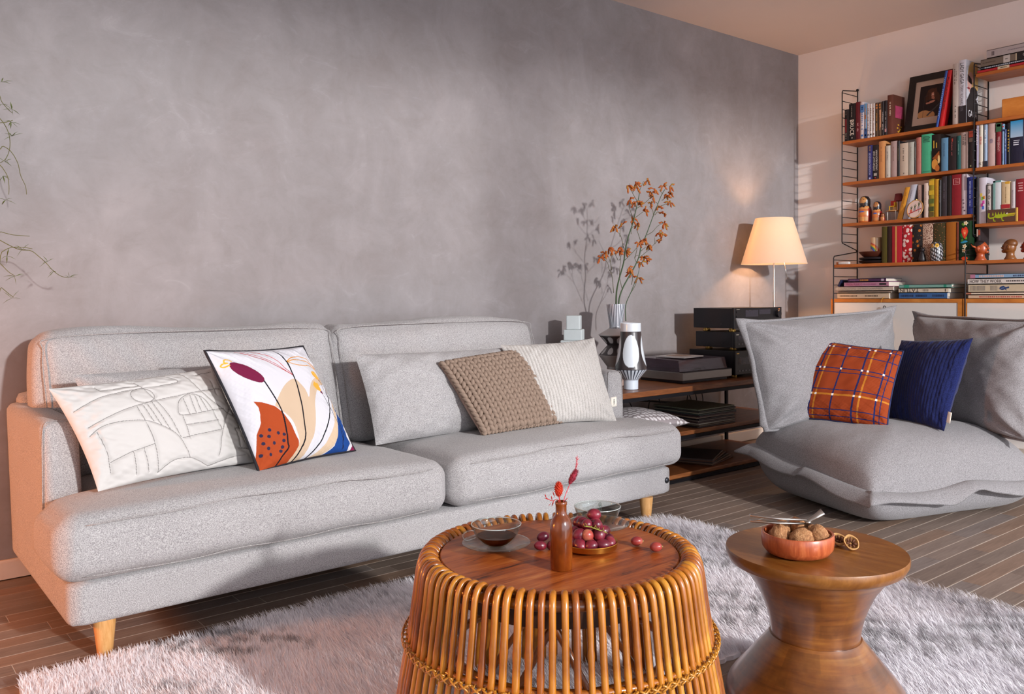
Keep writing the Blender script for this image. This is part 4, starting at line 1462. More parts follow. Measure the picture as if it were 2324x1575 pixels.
def half_shell(name, q, ax, s, lab, ang):
    r0 = thing(name, lab, 'walnut shell', (q[0], q[1], TZ))
    R = Vector(ax).to_track_quat('Z', 'Y').to_matrix()
    V, F = [], []
    n_, m_ = 22, 7
    for rr, sh in ((1.0, 0), (.86, 1)):
        for i in range(m_ + 1):
            a = -PI / 2 + PI / 2 * i / m_
            for k in range(n_):
                b_ = 2 * PI * k / n_
                w_ = 1 + .03 * math.sin(5 * b_ + 3 * a)
                V.append(Vector(q) + R @ Vector((math.cos(a) * math.cos(b_) * s * rr * w_, math.cos(a) * math.sin(b_) * s * 1.15 * rr * w_, math.sin(a) * s * .9 * rr)))
    L = (m_ + 1) * n_
    for sh in (0, 1):
        for i in range(m_):
            for k in range(n_):
                f_ = (sh * L + i * n_ + k, sh * L + i * n_ + (k + 1) % n_, sh * L + (i + 1) * n_ + (k + 1) % n_, sh * L + (i + 1) * n_ + k)
                F.append(f_ if sh == 0 else f_[::-1])
    for k in range(n_):
        F.append((m_ * n_ + k, m_ * n_ + (k + 1) % n_, L + m_ * n_ + (k + 1) % n_, L + m_ * n_ + k))
    obj_from('shell', np.array([tuple(p) for p in V]), F, 'walnut_inside', r0, True)
    b = MB()
    for k in range(7):
        a = ang + k * .9
        p0 = Vector(q) + R @ Vector((math.cos(a) * s * .2, math.sin(a) * s * .2, -s * .45))
        p1 = Vector(q) + R @ Vector((math.cos(a) * s * .72, math.sin(a) * s * .8, -s * .12))
        b.tube([p0, (p0 + p1) / 2 + R @ Vector((0, 0, s * .12)), p1], [.0016, .003, .0015], 6)
    b.build('membrane', 'walnut_kernel', r0, True)


half_shell('walnut_shell', (1.857, 1.082, TZ + .0165), (-.25, -.35, .9), .0175, 'cracked walnut half shell beside the bowl, under another half', .3)
half_shell('walnut_shell', (1.850, 1.045, TZ + .0175), (-.40, -.55, .73), .0175, 'cracked walnut half shell beside the bowl, leaning on the other half', 1.4)
plain('nutcracker_steel', '#b9b4ae', .28, 1.0, .08, 60)
nc = thing('nutcracker', 'metal nutcracker lying across the walnuts', 'nutcracker', (ox, oy, oz + .055))
O_ = Vector((ox, oy, oz))
hn = O_ + RV * .022 + FV * -.004 + UP * .074
h1 = O_ + RV * -.108 + FV * .004 + UP * .082
for d in (-.004, .0045):
    MB().tube([hn + UP * d, (hn + h1) / 2 + UP * (d * 1.2 - .002), h1 + UP * d * 1.5], [.0038, .0062, .0062], 10, flat=.55).build('arm', 'nutcracker_steel', nc, True)
h2 = O_ + RV * .056 + FV * -.006 + UP * .098
MB().tube([hn + RV * -.004 + UP * -.012, hn + UP * .002, (hn + h2) / 2, h2], [.0050, .0055, .0062, .0085], 10, flat=.5).build('handle', 'nutcracker_steel', nc, True)
MB().tube([hn + FV * -.009, hn + FV * .009], .0052, 10).build('hinge_pin', 'nutcracker_steel', nc, True)

# ------------------------------------------------------------------ low media table behind the sofa arm
wood('media_wood', [(0.30, '#3d2010'), (0.5, '#5e3318'), (0.72, '#774523'), (0.95, '#8f5a30')], 2.4, (1.6, 12, 8), .42, .1, .08)
plain('black_steel', '#17151a', .5, .6, .05)
MX0, MX1, MY0, MY1, MZ = 2.945, 4.46, 2.862, 3.372, .495
mt = thing('media_table', 'low three-tier wooden media table with thin black steel frame behind the sofa end', 'table', ((MX0 + MX1) / 2, (MY0 + MY1) / 2, 0))
for z1, th, y0 in ((MZ, .028, MY0), (.262, .022, MY0 + .012), (.045, .022, MY0 + .012)):
    MB().rbox(((MX0 + MX1) / 2, (y0 + MY1) / 2, z1 - th / 2), (MX1 - MX0 - .012, MY1 - y0, th), .003, 2).build('shelf', 'media_wood', mt, False)
for x in (MX0 + .012, MX1 - .012):
    for y in (MY0 + .008, MY1 - .008):
        MB().box((x, y, .2335), (.018, .016, .467)).build('leg', 'black_steel', mt)
for y in (MY0 + .006, MY1 - .006):
    for z in (.458, .232, .014):
        MB().box(((MX0 + MX1) / 2, y, z), (MX1 - MX0, .012, .018)).build('rail', 'black_steel', mt)
for z0, z1 in ((.445, .262), (.045, .225)):
    MB().tube([(MX0 + .02, MY1 - .012, z0), (MX1 - .02, MY1 - .012, z1)], .0055, 6).build('brace', 'black_steel', mt)
plain('cable_rubber', '#141216', .6)
for k, (x, w_, z1) in enumerate(((3.50, .05, .29), (3.72, -.03, .28), (3.76, .03, .27), (4.02, .05, .275), (4.06, -.03, .27), (4.10, .02, .28), (4.16, .02, .29))):
    pts = smooth_pts([(x, MY1 - .03, .463), (x + w_ * .3, MY1 - .03, .40), (x + w_, MY1 - .035, .33), (x + w_ * 1.3, MY1 - .03, z1)], 5)
    tag(MB().tube(pts, .0028, 6).build('cable', 'cable_rubber', None, True), 'thin black cable hanging under the media table top', 'cable', 'cables under the media table')

# dotted cushion on the middle shelf
m, t = mk('dotted_cotton')
vv_ = t.n('ShaderNodeTexVoronoi'); vv_.inputs['Scale'].default_value = 34; vv_.inputs['Randomness'].default_value = .25
t.l(t.coord((1, 1, .01)), vv_.inputs['Vector'])
t.base(t.ramp(vv_.outputs['Distance'], [(0, '#d6d2d4'), (.34, '#d6d2d4'), (.42, '#8f8688'), (1, '#8f8688')]))
t.set(Roughness=.9)
pillow('dotted_cushion', 'flat taupe cushion with white dots on the middle shelf of the media table', ((3.08, 3.25, .335), (3.50, 3.24, .32), (3.05, 2.86, .335), (3.475, 2.855, .305)), .11, 'dotted_cotton', n=(50, 50), conc=.05, wr=.004, seed=7)
# records
ORD = ('first', 'second', 'third', 'fourth', 'fifth', 'sixth', 'seventh', 'eighth', 'ninth', 'tenth', 'eleventh', 'twelfth')
vcol('sleeve_print', .45)
for i, c in enumerate(('#2b2426', '#51463a', '#8a8478', '#3a2a2c', '#59504a', '#1e1c22', '#7c6a5c', '#402c30', '#2e3a38', '#6d6a5c', '#33312c', '#5b5f4e')):
    jx, jy, rz = random.uniform(-.006, .006), random.uniform(-.006, .006), random.uniform(-.02, .02)
    z = .2625 + i * .0082
    b = MB(); b.rbox((3.735 + jx, 3.04 + jy, z + .0038), (.314, .314, .0072), .0012, 1, rot=Matrix.Rotation(rz, 3, 'Z'))
    tag(b.build('record_sleeve', plain('sleeve_%d' % i, c, .4, var=.15, scale=18)), 'vinyl record sleeve, %s from the bottom of the flat stack on the media table' % ORD[i], 'record', 'records stacked on the middle shelf')
for i, c in enumerate(('#4a2c22', '#6b5648', '#2c2426', '#5a3a2c', '#3c3230')):
    b = MB(); b.rbox((3.80 - i * .015, 3.08, .0455 + .004 + i * .0082), (.314, .314, .0072), .0012, 1, rot=Matrix.Rotation(.28 + i * .05, 3, 'Z'))
    tag(b.build('record_sleeve', plain('sleeve_b%d' % i, c, .4, var=.15, scale=18)), 'vinyl record sleeve fanned out on the bottom shelf, %s from the floor side' % ORD[i], 'record', 'records on the bottom shelf')

# turntable
plain('silver_panel', '#8d8884', .35, .7, .03)
plain('black_plastic', '#1a171c', .45, 0, .05)
plain('platter_rubber', '#1c1a1f', .7)
plain('chrome', '#c9c6c4', .2, 1.0, .02)
m, t = mk('smoked_acrylic')
MATS.pop('smoked_acrylic'); m = thin_glass('smoked_acrylic', '#cfc3ce')
_t = m.node_tree
_o = [n_ for n_ in _t.nodes if n_.type == 'OUTPUT_MATERIAL'][0]
_src = _o.inputs[0].links[0].from_socket
_df = _t.nodes.new('ShaderNodeBsdfDiffuse'); _df.inputs[0].default_value = (*lin('#a59aa6'), 1)
_mx = _t.nodes.new('ShaderNodeMixShader'); _mx.inputs[0].default_value = .14
_t.links.new(_src, _mx.inputs[1]); _t.links.new(_df.outputs[0], _mx.inputs[2]); _t.links.new(_mx.outputs[0], _o.inputs[0])
tx0, tx1, ty0, ty1 = 3.525, 3.945, 2.945, 3.285
tt = thing('turntable', 'silver record player with smoked dust cover on the media table', 'turntable', ((tx0 + tx1) / 2, (ty0 + ty1) / 2, MZ))
MB().bb(tx0 + .02, tx1 - .02, ty0 + .02, ty1 - .02, MZ + .001, MZ + .018).build('underside', 'black_plastic', tt)
MB().rbox(((tx0 + tx1) / 2, (ty0 + ty1) / 2, MZ + .038), (tx1 - tx0, ty1 - ty0, .044), .003, 2).build('plinth', 'silver_panel', tt)
MB().bb(tx0 + .006, tx1 - .006, ty0 - .001, ty0 + .030, MZ + .059, MZ + .0625).build('control_strip', 'black_plastic', tt)
pcx, pcy = tx0 + .165, (ty0 + ty1) / 2 + .012
pl = MB(); pl.lathe([(.01, 0), (.150, 0), (.152, .003), (.152, .013), (.149, .016), (.01, .016)], (pcx, pcy, MZ + .0605), 64)
for k in range(64):
    a = 2 * PI * k / 64
    pl.box((pcx + .152 * math.cos(a), pcy + .152 * math.sin(a), MZ + .0685), (.0022, .0022, .006))
pl.build('platter', 'platter_rubber', tt)
MB().lathe([(.004, 0), (.145, 0), (.145, .002), (.004, .002)], (pcx, pcy, MZ + .077), 64).build('disc', 'black_plastic', tt, True, 40)
arm = MB(); arm.lathe([(.02, 0), (.02, .012), (.012, .02), (.012, .03), (.0, .03)], (tx1 - .06, ty1 - .07, MZ + .0605), 24)
arm.tube(smooth_pts([(tx1 - .06, ty1 - .045, MZ + .094), (tx1 - .06, ty1 - .10, MZ + .094), (tx1 - .075, ty0 + .12, MZ + .092), (tx1 - .11, ty0 + .075, MZ + .088)], 4), .0035, 8)
arm.build('tonearm', 'chrome', tt, True, 50)
# dust cover: five thin panels with sloping front
cx0, cx1, cy0, cy1, cz0, cz1 = tx0 + .006, tx1 - .006, ty0 + .028, ty1 - .004, MZ + .0615, MZ + .128
V = [(cx0, cy0, cz0), (cx1, cy0, cz0), (cx1, cy1, cz0), (cx0, cy1, cz0), (cx0 + .006, cy0 + .012, cz1 - .006), (cx1 - .006, cy0 + .012, cz1 - .006), (cx1 - .006, cy1, cz1), (cx0 + .006, cy1, cz1)]
Vi = [(a + (.003 if a < 3.73 else -.003), c + (.003 if c < 3.1 else -.003), e - (.003 if e > cz0 + .01 else 0)) for a, c, e in V]
F = [(0, 1, 5, 4), (1, 2, 6, 5), (2, 3, 7, 6), (3, 0, 4, 7), (4, 5, 6, 7)]
F2 = [tuple(8 + i for i in f[::-1]) for f in F] + [(1, 0, 8, 9), (2, 1, 9, 10), (3, 2, 10, 11), (0, 3, 11, 8)]
MB().add(V + Vi, F + F2).build('dust_cover', 'smoked_acrylic', tt)
for x in (tx0 + .05, tx1 - .05):
    for y in (ty0 + .05, ty1 - .05):
        pass
cd = thing('record_case', 'white flat disc case lying on the turntable cover', 'case', (3.70, 3.10, cz1))
MB().rbox((3.70, 3.115, cz1 + .0035), (.19, .19, .006), .001, 1, rot=Matrix.Rotation(.12, 3, 'Z')).build('sleeve', plain('case_white', '#d8d6d2', .35), cd)
MB().rbox((3.712, 3.13, cz1 + .0071), (.10, .10, .0012), .0004, 1, rot=Matrix.Rotation(.12, 3, 'Z')).build('cover_picture', plain('case_picture', '#b59a84', .4, var=.2, scale=25), cd)

# hi-fi separates
plain('hifi_black', '#1b181d', .42, .2, .04)
plain('hifi_front', '#161418', .3, .2, .04)
plain('hifi_display', '#2b2630', .12)
plain('hifi_grey', '#4c4a50', .4)
plain('gold_foot', '#c9a45c', .25, 1.0, .04)
plain('hifi_print', '#8c8478', .5)
m, t = mk('standby_light')
t.base('#c86a3c'); t.p.inputs['Emission Color'].default_value = (1, .25, .08, 1); t.set(**{'Emission Strength': 1.2})


def hifi(label, x0, x1, y0, y1, z0, h, foot, kind):
    r = thing('hifi_unit', label, 'hi-fi', ((x0 + x1) / 2, (y0 + y1) / 2, z0), 'hi-fi separates stacked on the media table')
    zb = z0 + foot
    MB().rbox(((x0 + x1) / 2, (y0 + y1) / 2 + .008, zb + h / 2), (x1 - x0 - .006, y1 - y0 - .016, h - .004), .0025, 2).build('case', 'hifi_black', r)
    f = MB().rbox(((x0 + x1) / 2, y0 + .009, zb + h / 2), (x1 - x0, .018, h), .003, 2).build('front_panel', 'hifi_front', r)
    for x in (x0 + .05, x1 - .05):
        for y in (y0 + .05, y1 - .06):
            MB().lathe([(.02, 0), (.021, .002), (.021, foot - .006), (.017, foot - .004), (.017, foot)], (x, y, z0), 20).build('foot', 'gold_foot', r, True, 40)
    W = x1 - x0
    yf = y0 - .0008
    if kind == 0:
        MB().bb(x0 + .105, x0 + .225, yf, yf + .002, zb + h - .052, zb + h - .014).build('display', 'hifi_display', f)
        MB().bb(x0 + .235, x0 + .345, yf, yf + .002, zb + h - .040, zb + h - .012).build('display', 'hifi_display', f)
        for i in range(3):
            MB().bb(x0 + .020, x0 + .032, yf - .002, yf + .003, zb + h - .030 - i * .026, zb + h - .018 - i * .026).build('button', 'hifi_black', f)
        k = MB(); V = []
        kc = (x1 - .045, zb + h - .040)
        for d in (.0, .016):
            for q in range(28):
                a = 2 * PI * q / 28
                V.append((kc[0] + (.021 - d * .1) * math.cos(a), yf - d, kc[1] + (.021 - d * .1) * math.sin(a)))
        k.add(V, [tuple(range(28, 56))] + [(q, (q + 1) % 28, 28 + (q + 1) % 28, 28 + q) for q in range(28)])
        k.build('volume_knob', 'hifi_black', f, True, 40)
        MB().bb(x1 - .034, x1 - .022, yf - .001, yf + .002, zb + h - .014, zb + h - .0105).build('standby_light', 'standby_light', f)
        for i in range(6):
            MB().bb(x0 + .24 + i * .02, x0 + .254 + i * .02, yf - .001, yf + .003, zb + .028, zb + .034).build('button', 'hifi_grey', f)
        MB().bb(x0 + .022, x0 + .050, yf - .0003, yf + .001, zb + h - .0105, zb + h - .0075).build('maker_plate', 'hifi_print', f)
    else:
        MB().bb(x0 + .03, x0 + .15, yf, yf + .002, zb + h * .42, zb + h * .72).build('display', 'hifi_display', f)
        MB().bb(x0 + .012, x0 + .036, yf - .0003, yf + .001, zb + h - .018, zb + h - .014).build('maker_plate', 'gold_foot' if kind == 2 else 'hifi_print', f)
        for i in range(4):
            MB().bb(x0 + .03 + i * .03, x0 + .045 + i * .03, yf - .001, yf + .003, zb + .018, zb + .026).build('button', 'hifi_grey', f)
        MB().bb(x0 + .20, x0 + .36, yf - .001, yf + .002, zb + h * .35, zb + h * .75).build('tray', 'hifi_black', f)
    # bolt heads on the left flank
    for y in (y0 + .09, y1 - .09):
        V = [(x0 + .003 - d, y + rr * math.cos(2 * PI * q / 12), zb + .026 + rr * math.sin(2 * PI * q / 12)) for rr, d in ((.0055, 0), (.0055, .002)) for q in range(12)]
        MB().add(V, [tuple(range(23, 11, -1))] + [(q, (q + 1) % 12, 12 + (q + 1) % 12, 12 + q) for q in range(12)]).build('screw', 'black_plastic', r)


hifi('black hi-fi unit with grey display, lowest of the stack', 3.975, 4.425, 2.945, 3.275, MZ, .137, .018, 2)
hifi('slim black hi-fi unit, middle one of the stack', 3.985, 4.415, 2.955, 3.235, MZ + .155, .092, .014, 1)
hifi('black hi-fi unit with round volume knob, topmost of the stack', 3.965, 4.425, 2.945, 3.235, MZ + .261, .118, .018, 0)

# ------------------------------------------------------------------ vases
vcol('vase_glaze', .3, .06, 60, .5, .3)


def painted_lathe(name, prof, c, n, fn, parent=None, sub=6):
    """lathe with a painted glaze; fn(angle, z, r)->hex"""
    P = []
    for (r0, z0), (r1, z1) in zip(prof[:-1], prof[1:]):
        k_ = max(1, int(math.hypot(r1 - r0, z1 - z0) / .004))
        for i in range(k_):
            P.append((r0 + (r1 - r0) * i / k_, z0 + (z1 - z0) * i / k_))
    P.append(prof[-1])
    V, C_ = [], []
    cache = {}
    for r, z in P:
        for k in range(n):
            a = 2 * PI * k / n
            V.append((c[0] + r * math.cos(a), c[1] + r * math.sin(a), c[2] + z))
            h = fn(a, z, r)
            if h not in cache: cache[h] = lin(h)
            C_.append(cache[h])
    F = []
    for i in range(len(P) - 1):
        for k in range(n):
            F.append((i * n + k, i * n + (k + 1) % n, (i + 1) * n + (k + 1) % n, (i + 1) * n + k))
    F.append(tuple(range(n - 1, -1, -1)))
    return obj_from(name, np.array(V), F, 'vase_glaze', parent, True, C_, 40)


def ov(a, z, n, zc, w, h):
    d = ((a * n / (2 * PI)) + .5) % 1 - .5
    return (d / w) ** 2 + ((z - zc) / h) ** 2 < 1


def v1(a, z, r):
    if z > .30:
        return '#232a3c' if ((a * 30 / (2 * PI)) % 1) < .42 else '#c9ced6'
    if z > .262: return '#b9b3b0'
    if z > .160:
        if ov(a, z, 9, .240, .30, .017) or ov(a, z, 9, .184, .30, .017): return '#a9a4a4'
        return '#2c2425'
    if z > .09: return '#8c8482'
    return '#a3877a'


zv = thing('zigzag_vase', 'tall zigzag ceramic vase with blue striped neck holding orange flower stems', 'vase', (3.232, 3.15, MZ))
painted_lathe('body', [(.05, .001), (.056, .004), (.050, .07), (.048, .100), (.091, .160), (.046, .213), (.092, .268), (.036, .302), (.0335, .312), (.0495, .425), (.0492, .428), (.0465, .426), (.031, .32), (.0, .31)], (3.232, 3.15, MZ), 360, v1, zv)


def v2(a, z, r):
    if z > .292: return '#ccd3da'
    if z > .098:
        wz = .30
        return '#cfd6dd' if ov(a + .80, z, 4, .196, .42, .080) else '#332c2e'
    if z > .048: return '#26303f' if ((a * 26 / (2 * PI)) % 1) < .36 else '#c6cdd6'
    return '#c6cfda'


ovv = thing('oval_vase', 'bell-shaped dark ceramic vase with large white ovals and striped foot', 'vase', (3.155, 2.972, MZ))
painted_lathe('body', [(.03, .001), (.0365, .002), (.0372, .044), (.038, .048), (.0795, .098), (.0815, .104), (.079, .115), (.070, .16), (.060, .22), (.0535, .27), (.0515, .292), (.0522, .294), (.0518, .332), (.0505, .335), (.048, .332), (.047, .29), (.0, .28)], (3.155, 2.972, MZ), 360, v2, ovv)
# white stepped vase
plain('white_bisque', '#c3cbcc', .7, var=.03)
b = MB()
R45 = Matrix.Rotation(math.radians(38), 3, 'Z')
for w_, z0, z1 in ((.098, .30, .372), (.132, .245, .300), (.172, .19, .245), (.215, .11, .19), (.17, .0005, .11)):
    b.rbox((3.02, 3.245, MZ + (z0 + z1) / 2), (w_ * .72, w_ * .72, z1 - z0), .004, 2, rot=R45)
tag(b.build('stepped_vase', 'white_bisque', None), 'white stepped block-like ceramic vase half hidden by the corduroy cushion', 'vase')

# kangaroo-paw stems
plain('stem_green', '#31482a', .6, var=.15, scale=40)
plain('twig_green', '#4a4a2c', .7, var=.15, scale=40)
m, t = mk('paw_flower')
t.base(t.ramp(t.noise(t.coord(), 60, 3), [(.3, '#7a3a12'), (.5, '#a8521a'), (.7, '#8a7420')]))
t.set(Roughness=.8)
ST_A = dict(main=[(3.234, 3.15, 0.918), (3.216, 3.129, 0.986), (3.214, 3.109, 1.052), (3.221, 3.082, 1.138), (3.212, 3.061, 1.202), (3.212, 3.039, 1.27), (3.223, 3.018, 1.338), (3.223, 3.0, 1.392), (3.224, 2.987, 1.434), (3.222, 2.973, 1.475), (3.217, 2.962, 1.507)], br=[[(3.208, 3.13, 0.982), (3.155, 3.102, 1.073), (3.133, 3.092, 1.103), (3.092, 3.082, 1.136), (3.061, 3.074, 1.159)], [(3.137, 3.094, 1.098), (3.122, 3.082, 1.137), (3.093, 3.071, 1.17)], [(3.122, 3.082, 1.137), (3.129, 3.064, 1.192)], [(3.243, 3.125, 0.999), (3.213, 3.102, 1.073), (3.185, 3.077, 1.15), (3.173, 3.068, 1.18)], [(3.185, 3.077, 1.15), (3.144, 3.067, 1.183)], [(3.185, 3.077, 1.15), (3.203, 3.064, 1.193)], [(3.202, 3.057, 1.215), (3.147, 3.039, 1.268), (3.116, 3.03, 1.296)], [(3.147, 3.039, 1.268), (3.124, 3.022, 1.321)], [(3.219, 3.008, 1.367), (3.165, 2.992, 1.414), (3.152, 2.985, 1.433)], [(3.214, 2.983, 1.445), (3.174, 2.968, 1.488), (3.126, 2.954, 1.525)], [(3.174, 2.968, 1.488), (3.173, 2.961, 1.508)], [(3.217, 2.965, 1.499), (3.238, 2.95, 1.546)], [(3.229, 2.994, 1.411), (3.287, 2.984, 1.446), (3.314, 2.974, 1.479)], [(3.238, 3.008, 1.368), (3.278, 2.999, 1.399)], [(3.229, 3.077, 1.151), (3.288, 3.061, 1.204), (3.331, 3.048, 1.248)], [(3.217, 3.035, 1.283), (3.232, 3.026, 1.313), (3.268, 3.019, 1.336)]], fl=[(3.048, 3.073, 1.16), (3.065, 3.067, 1.182), (3.087, 3.058, 1.207), (3.123, 3.061, 1.2), (3.157, 3.058, 1.209), (3.173, 3.063, 1.197), (3.22, 3.063, 1.198), (3.103, 3.023, 1.316), (3.14, 3.021, 1.326), (3.144, 2.98, 1.449), (3.117, 2.957, 1.516), (3.176, 2.961, 1.508), (3.198, 2.953, 1.534), (3.254, 2.95, 1.549), (3.297, 2.996, 1.409), (3.246, 2.987, 1.435), (3.208, 2.985, 1.437), (3.239, 3.015, 1.347), (3.282, 3.017, 1.343), (3.328, 3.045, 1.257), (3.289, 3.05, 1.239), (3.352, 3.044, 1.262)])
ST_B = dict(main=[(3.253, 3.15, 0.918), (3.256, 3.144, 0.964), (3.277, 3.136, 1.017), (3.319, 3.128, 1.079), (3.351, 3.121, 1.128), (3.374, 3.114, 1.178), (3.382, 3.106, 1.235), (3.408, 3.1, 1.28), (3.432, 3.092, 1.339), (3.452, 3.086, 1.389), (3.474, 3.079, 1.439), (3.499, 3.071, 1.498), (3.524, 3.066, 1.535)], br=[[(3.378, 3.116, 1.169), (3.439, 3.111, 1.206), (3.48, 3.106, 1.243), (3.51, 3.102, 1.271)], [(3.48, 3.106, 1.243), (3.482, 3.101, 1.279)], [(3.416, 3.099, 1.29), (3.464, 3.097, 1.309), (3.506, 3.092, 1.342), (3.551, 3.09, 1.362)], [(3.365, 3.103, 1.261), (3.331, 3.095, 1.313), (3.322, 3.093, 1.33)], [(3.352, 3.116, 1.168), (3.343, 3.109, 1.212), (3.341, 3.105, 1.243)], [(3.448, 3.086, 1.389), (3.44, 3.081, 1.423), (3.417, 3.078, 1.44)], [(3.475, 3.076, 1.456), (3.439, 3.073, 1.476)], [(3.499, 3.074, 1.476), (3.538, 3.072, 1.491), (3.556, 3.07, 1.51)], [(3.517, 3.078, 1.45), (3.569, 3.076, 1.467)], [(3.501, 3.069, 1.509), (3.481, 3.066, 1.532)], [(3.464, 3.084, 1.398), (3.501, 3.082, 1.418), (3.513, 3.084, 1.405)], [(3.349, 3.119, 1.146), (3.351, 3.115, 1.173), (3.37, 3.114, 1.182)], [(3.386, 3.111, 1.204), (3.422, 3.108, 1.228)]], fl=[(3.437, 3.065, 1.533), (3.443, 3.071, 1.494), (3.488, 3.064, 1.55), (3.549, 3.064, 1.554), (3.589, 3.069, 1.517), (3.589, 3.075, 1.472), (3.429, 3.076, 1.454), (3.504, 3.078, 1.445), (3.51, 3.084, 1.405), (3.545, 3.091, 1.357), (3.534, 3.099, 1.294), (3.531, 3.103, 1.267), (3.498, 3.098, 1.302), (3.434, 3.106, 1.237), (3.44, 3.069, 1.511), (3.543, 3.07, 1.505)])
ST_C = dict(main=[(3.307, 3.15, 0.917), (3.343, 3.145, 0.986), (3.371, 3.14, 1.044), (3.391, 3.137, 1.085), (3.401, 3.134, 1.13)], br=[[(3.347, 3.145, 0.986), (3.386, 3.142, 1.026), (3.392, 3.138, 1.076)], [(3.353, 3.142, 1.026), (3.347, 3.139, 1.066), (3.302, 3.135, 1.108)], [(3.401, 3.134, 1.13), (3.434, 3.131, 1.175), (3.467, 3.13, 1.18)]], fl=[(3.295, 3.135, 1.115), (3.342, 3.137, 1.089), (3.406, 3.139, 1.062), (3.41, 3.133, 1.143), (3.441, 3.131, 1.171), (3.471, 3.131, 1.167)])
VINES =  [[(0.426, 3.2, 1.696), (0.452, 3.2, 1.647), (0.46, 3.2, 1.622), (0.478, 3.2, 1.599), (0.489, 3.2, 1.59)], [(0.416, 3.2, 1.624), (0.45, 3.2, 1.577), (0.468, 3.2, 1.553), (0.481, 3.2, 1.519), (0.482, 3.2, 1.477), (0.47, 3.2, 1.44), (0.447, 3.2, 1.42)], [(0.431, 3.2, 1.485), (0.462, 3.2, 1.478), (0.484, 3.2, 1.462), (0.502, 3.2, 1.427), (0.51, 3.2, 1.386), (0.523, 3.2, 1.353), (0.526, 3.2, 1.325)], [(0.421, 3.2, 1.44), (0.447, 3.2, 1.397), (0.46, 3.2, 1.372), (0.464, 3.2, 1.341), (0.463, 3.2, 1.313)], [(0.416, 3.2, 1.204), (0.443, 3.2, 1.195), (0.479, 3.2, 1.186), (0.525, 3.2, 1.184)], [(0.416, 3.2, 1.194), (0.442, 3.2, 1.172), (0.496, 3.2, 1.142), (0.533, 3.2, 1.138), (0.556, 3.2, 1.12), (0.579, 3.2, 1.097), (0.598, 3.2, 1.073), (0.622, 3.2, 1.054), (0.646, 3.2, 1.048)], [(0.414, 3.2, 1.097), (0.441, 3.2, 1.128), (0.469, 3.2, 1.144), (0.501, 3.2, 1.145), (0.528, 3.2, 1.141)], [(0.415, 3.2, 1.122), (0.441, 3.2, 1.092), (0.463, 3.2, 1.066), (0.481, 3.2, 1.053)], [(0.413, 3.2, 1.035), (0.439, 3.2, 1.014), (0.457, 3.2, 0.996), (0.472, 3.2, 0.983)], [(0.414, 3.2, 1.557), (0.45, 3.2, 1.544), (0.481, 3.2, 1.555)]]
NODES =  [(0.484, 3.2, 1.597), (0.461, 3.2, 1.3), (0.505, 3.2, 1.14), (0.461, 3.2, 1.118), (0.579, 3.2, 1.102), (0.598, 3.2, 1.07), (0.644, 3.2, 1.049), (0.481, 3.2, 1.051), (0.472, 3.2, 0.98), (0.481, 3.2, 1.555), (0.455, 3.2, 1.608), (0.483, 3.2, 1.509), (0.461, 3.2, 1.424), (0.455, 3.2, 1.377), (0.457, 3.2, 1.681)]


def paw_stem(S, lab, r0):
    o = thing('flower_stem', lab, 'flower', (S['main'][0][0], S['main'][0][1], S['main'][0][2] - .08), 'orange flower stems in the zigzag vase')
    mp = [Vector(p) for p in S['main']]
    mp = [mp[0] + Vector((0.0, 0.0, -.085))] + mp
    sm = smooth_pts(mp, 4)
    MB().tube(sm, [r0 * (1 - .65 * i / len(sm)) for i in range(len(sm))], 7).build('stalk', 'stem_green', o, True)
    for br in S['br']:
        sm = smooth_pts([Vector(p) + Vector((0, random.uniform(-.012, .012), 0)) for p in br], 4)
        MB().tube(sm, [.0017 * (1 - .5 * i / len(sm)) for i in range(len(sm))], 5).build('twig', 'twig_green', o, True)
    for f in S['fl']:
        b = MB()
        q = Vector(f) + Vector((random.uniform(-.004, .004), random.uniform(-.02, .02), 0))
        for k in range(random.choice((4, 5, 6))):
            d = Vector((random.uniform(-1, 1), random.uniform(-1, 1), random.uniform(-1.0, .55))).normalized()
            L = random.uniform(.018, .034)
            e = q + d * L + Vector((0, 0, -.006))
            b.tube([q, q + d * L * .5 + Vector((0, 0, .002)), e - d * .004, e], [.0016, .0044, .0052, .0022], 6)
            for j in range(3):
                dd = (d + Vector((random.uniform(-.9, .9), random.uniform(-.9, .9), random.uniform(-.6, .6)))).normalized()
                b.tube([e - d * .003, e + dd * .0045], [.0022, .0009], 4)
        b.build('blossom', 'paw_flower', o, True)


paw_stem(ST_A, 'tall branching flower stem with orange paw-like blossoms, straightest in the zigzag vase', .0046)
paw_stem(ST_B, 'branching flower stem with orange blossoms curving to the lamp side of the zigzag vase', .0044)
paw_stem(ST_C, 'short thin flower stem with few orange blossoms in the zigzag vase', .0028)

# ------------------------------------------------------------------ table lamp
m, t = mk('lamp_shade')
nt = t.t
t.base('#f3e9dc'); t.set(Roughness=.8)
tr = t.n('ShaderNodeBsdfTranslucent'); tr.inputs[0].default_value = (*lin('#e8dccc'), 1)
mx = t.n('ShaderNodeMixShader'); mx.inputs[0].default_value = .62
t.l(t.p.outputs[0], mx.inputs[1]); t.l(tr.outputs[0], mx.inputs[2]); t.l(mx.outputs[0], t.out.inputs[0])
LX, LY = 4.70, 3.185
plain('lamp_steel', '#cfc9c2', .25, 1.0, .02)
lp = thing('table_lamp', 'lit table lamp with white conical shade on a slim steel stem', 'lamp', (LX, LY, MZ))
m, t = mk('bulb_glass')
t.p.inputs['Emission Color'].default_value = (1, .78, .48, 1); t.set(**{'Emission Strength': 8.0})
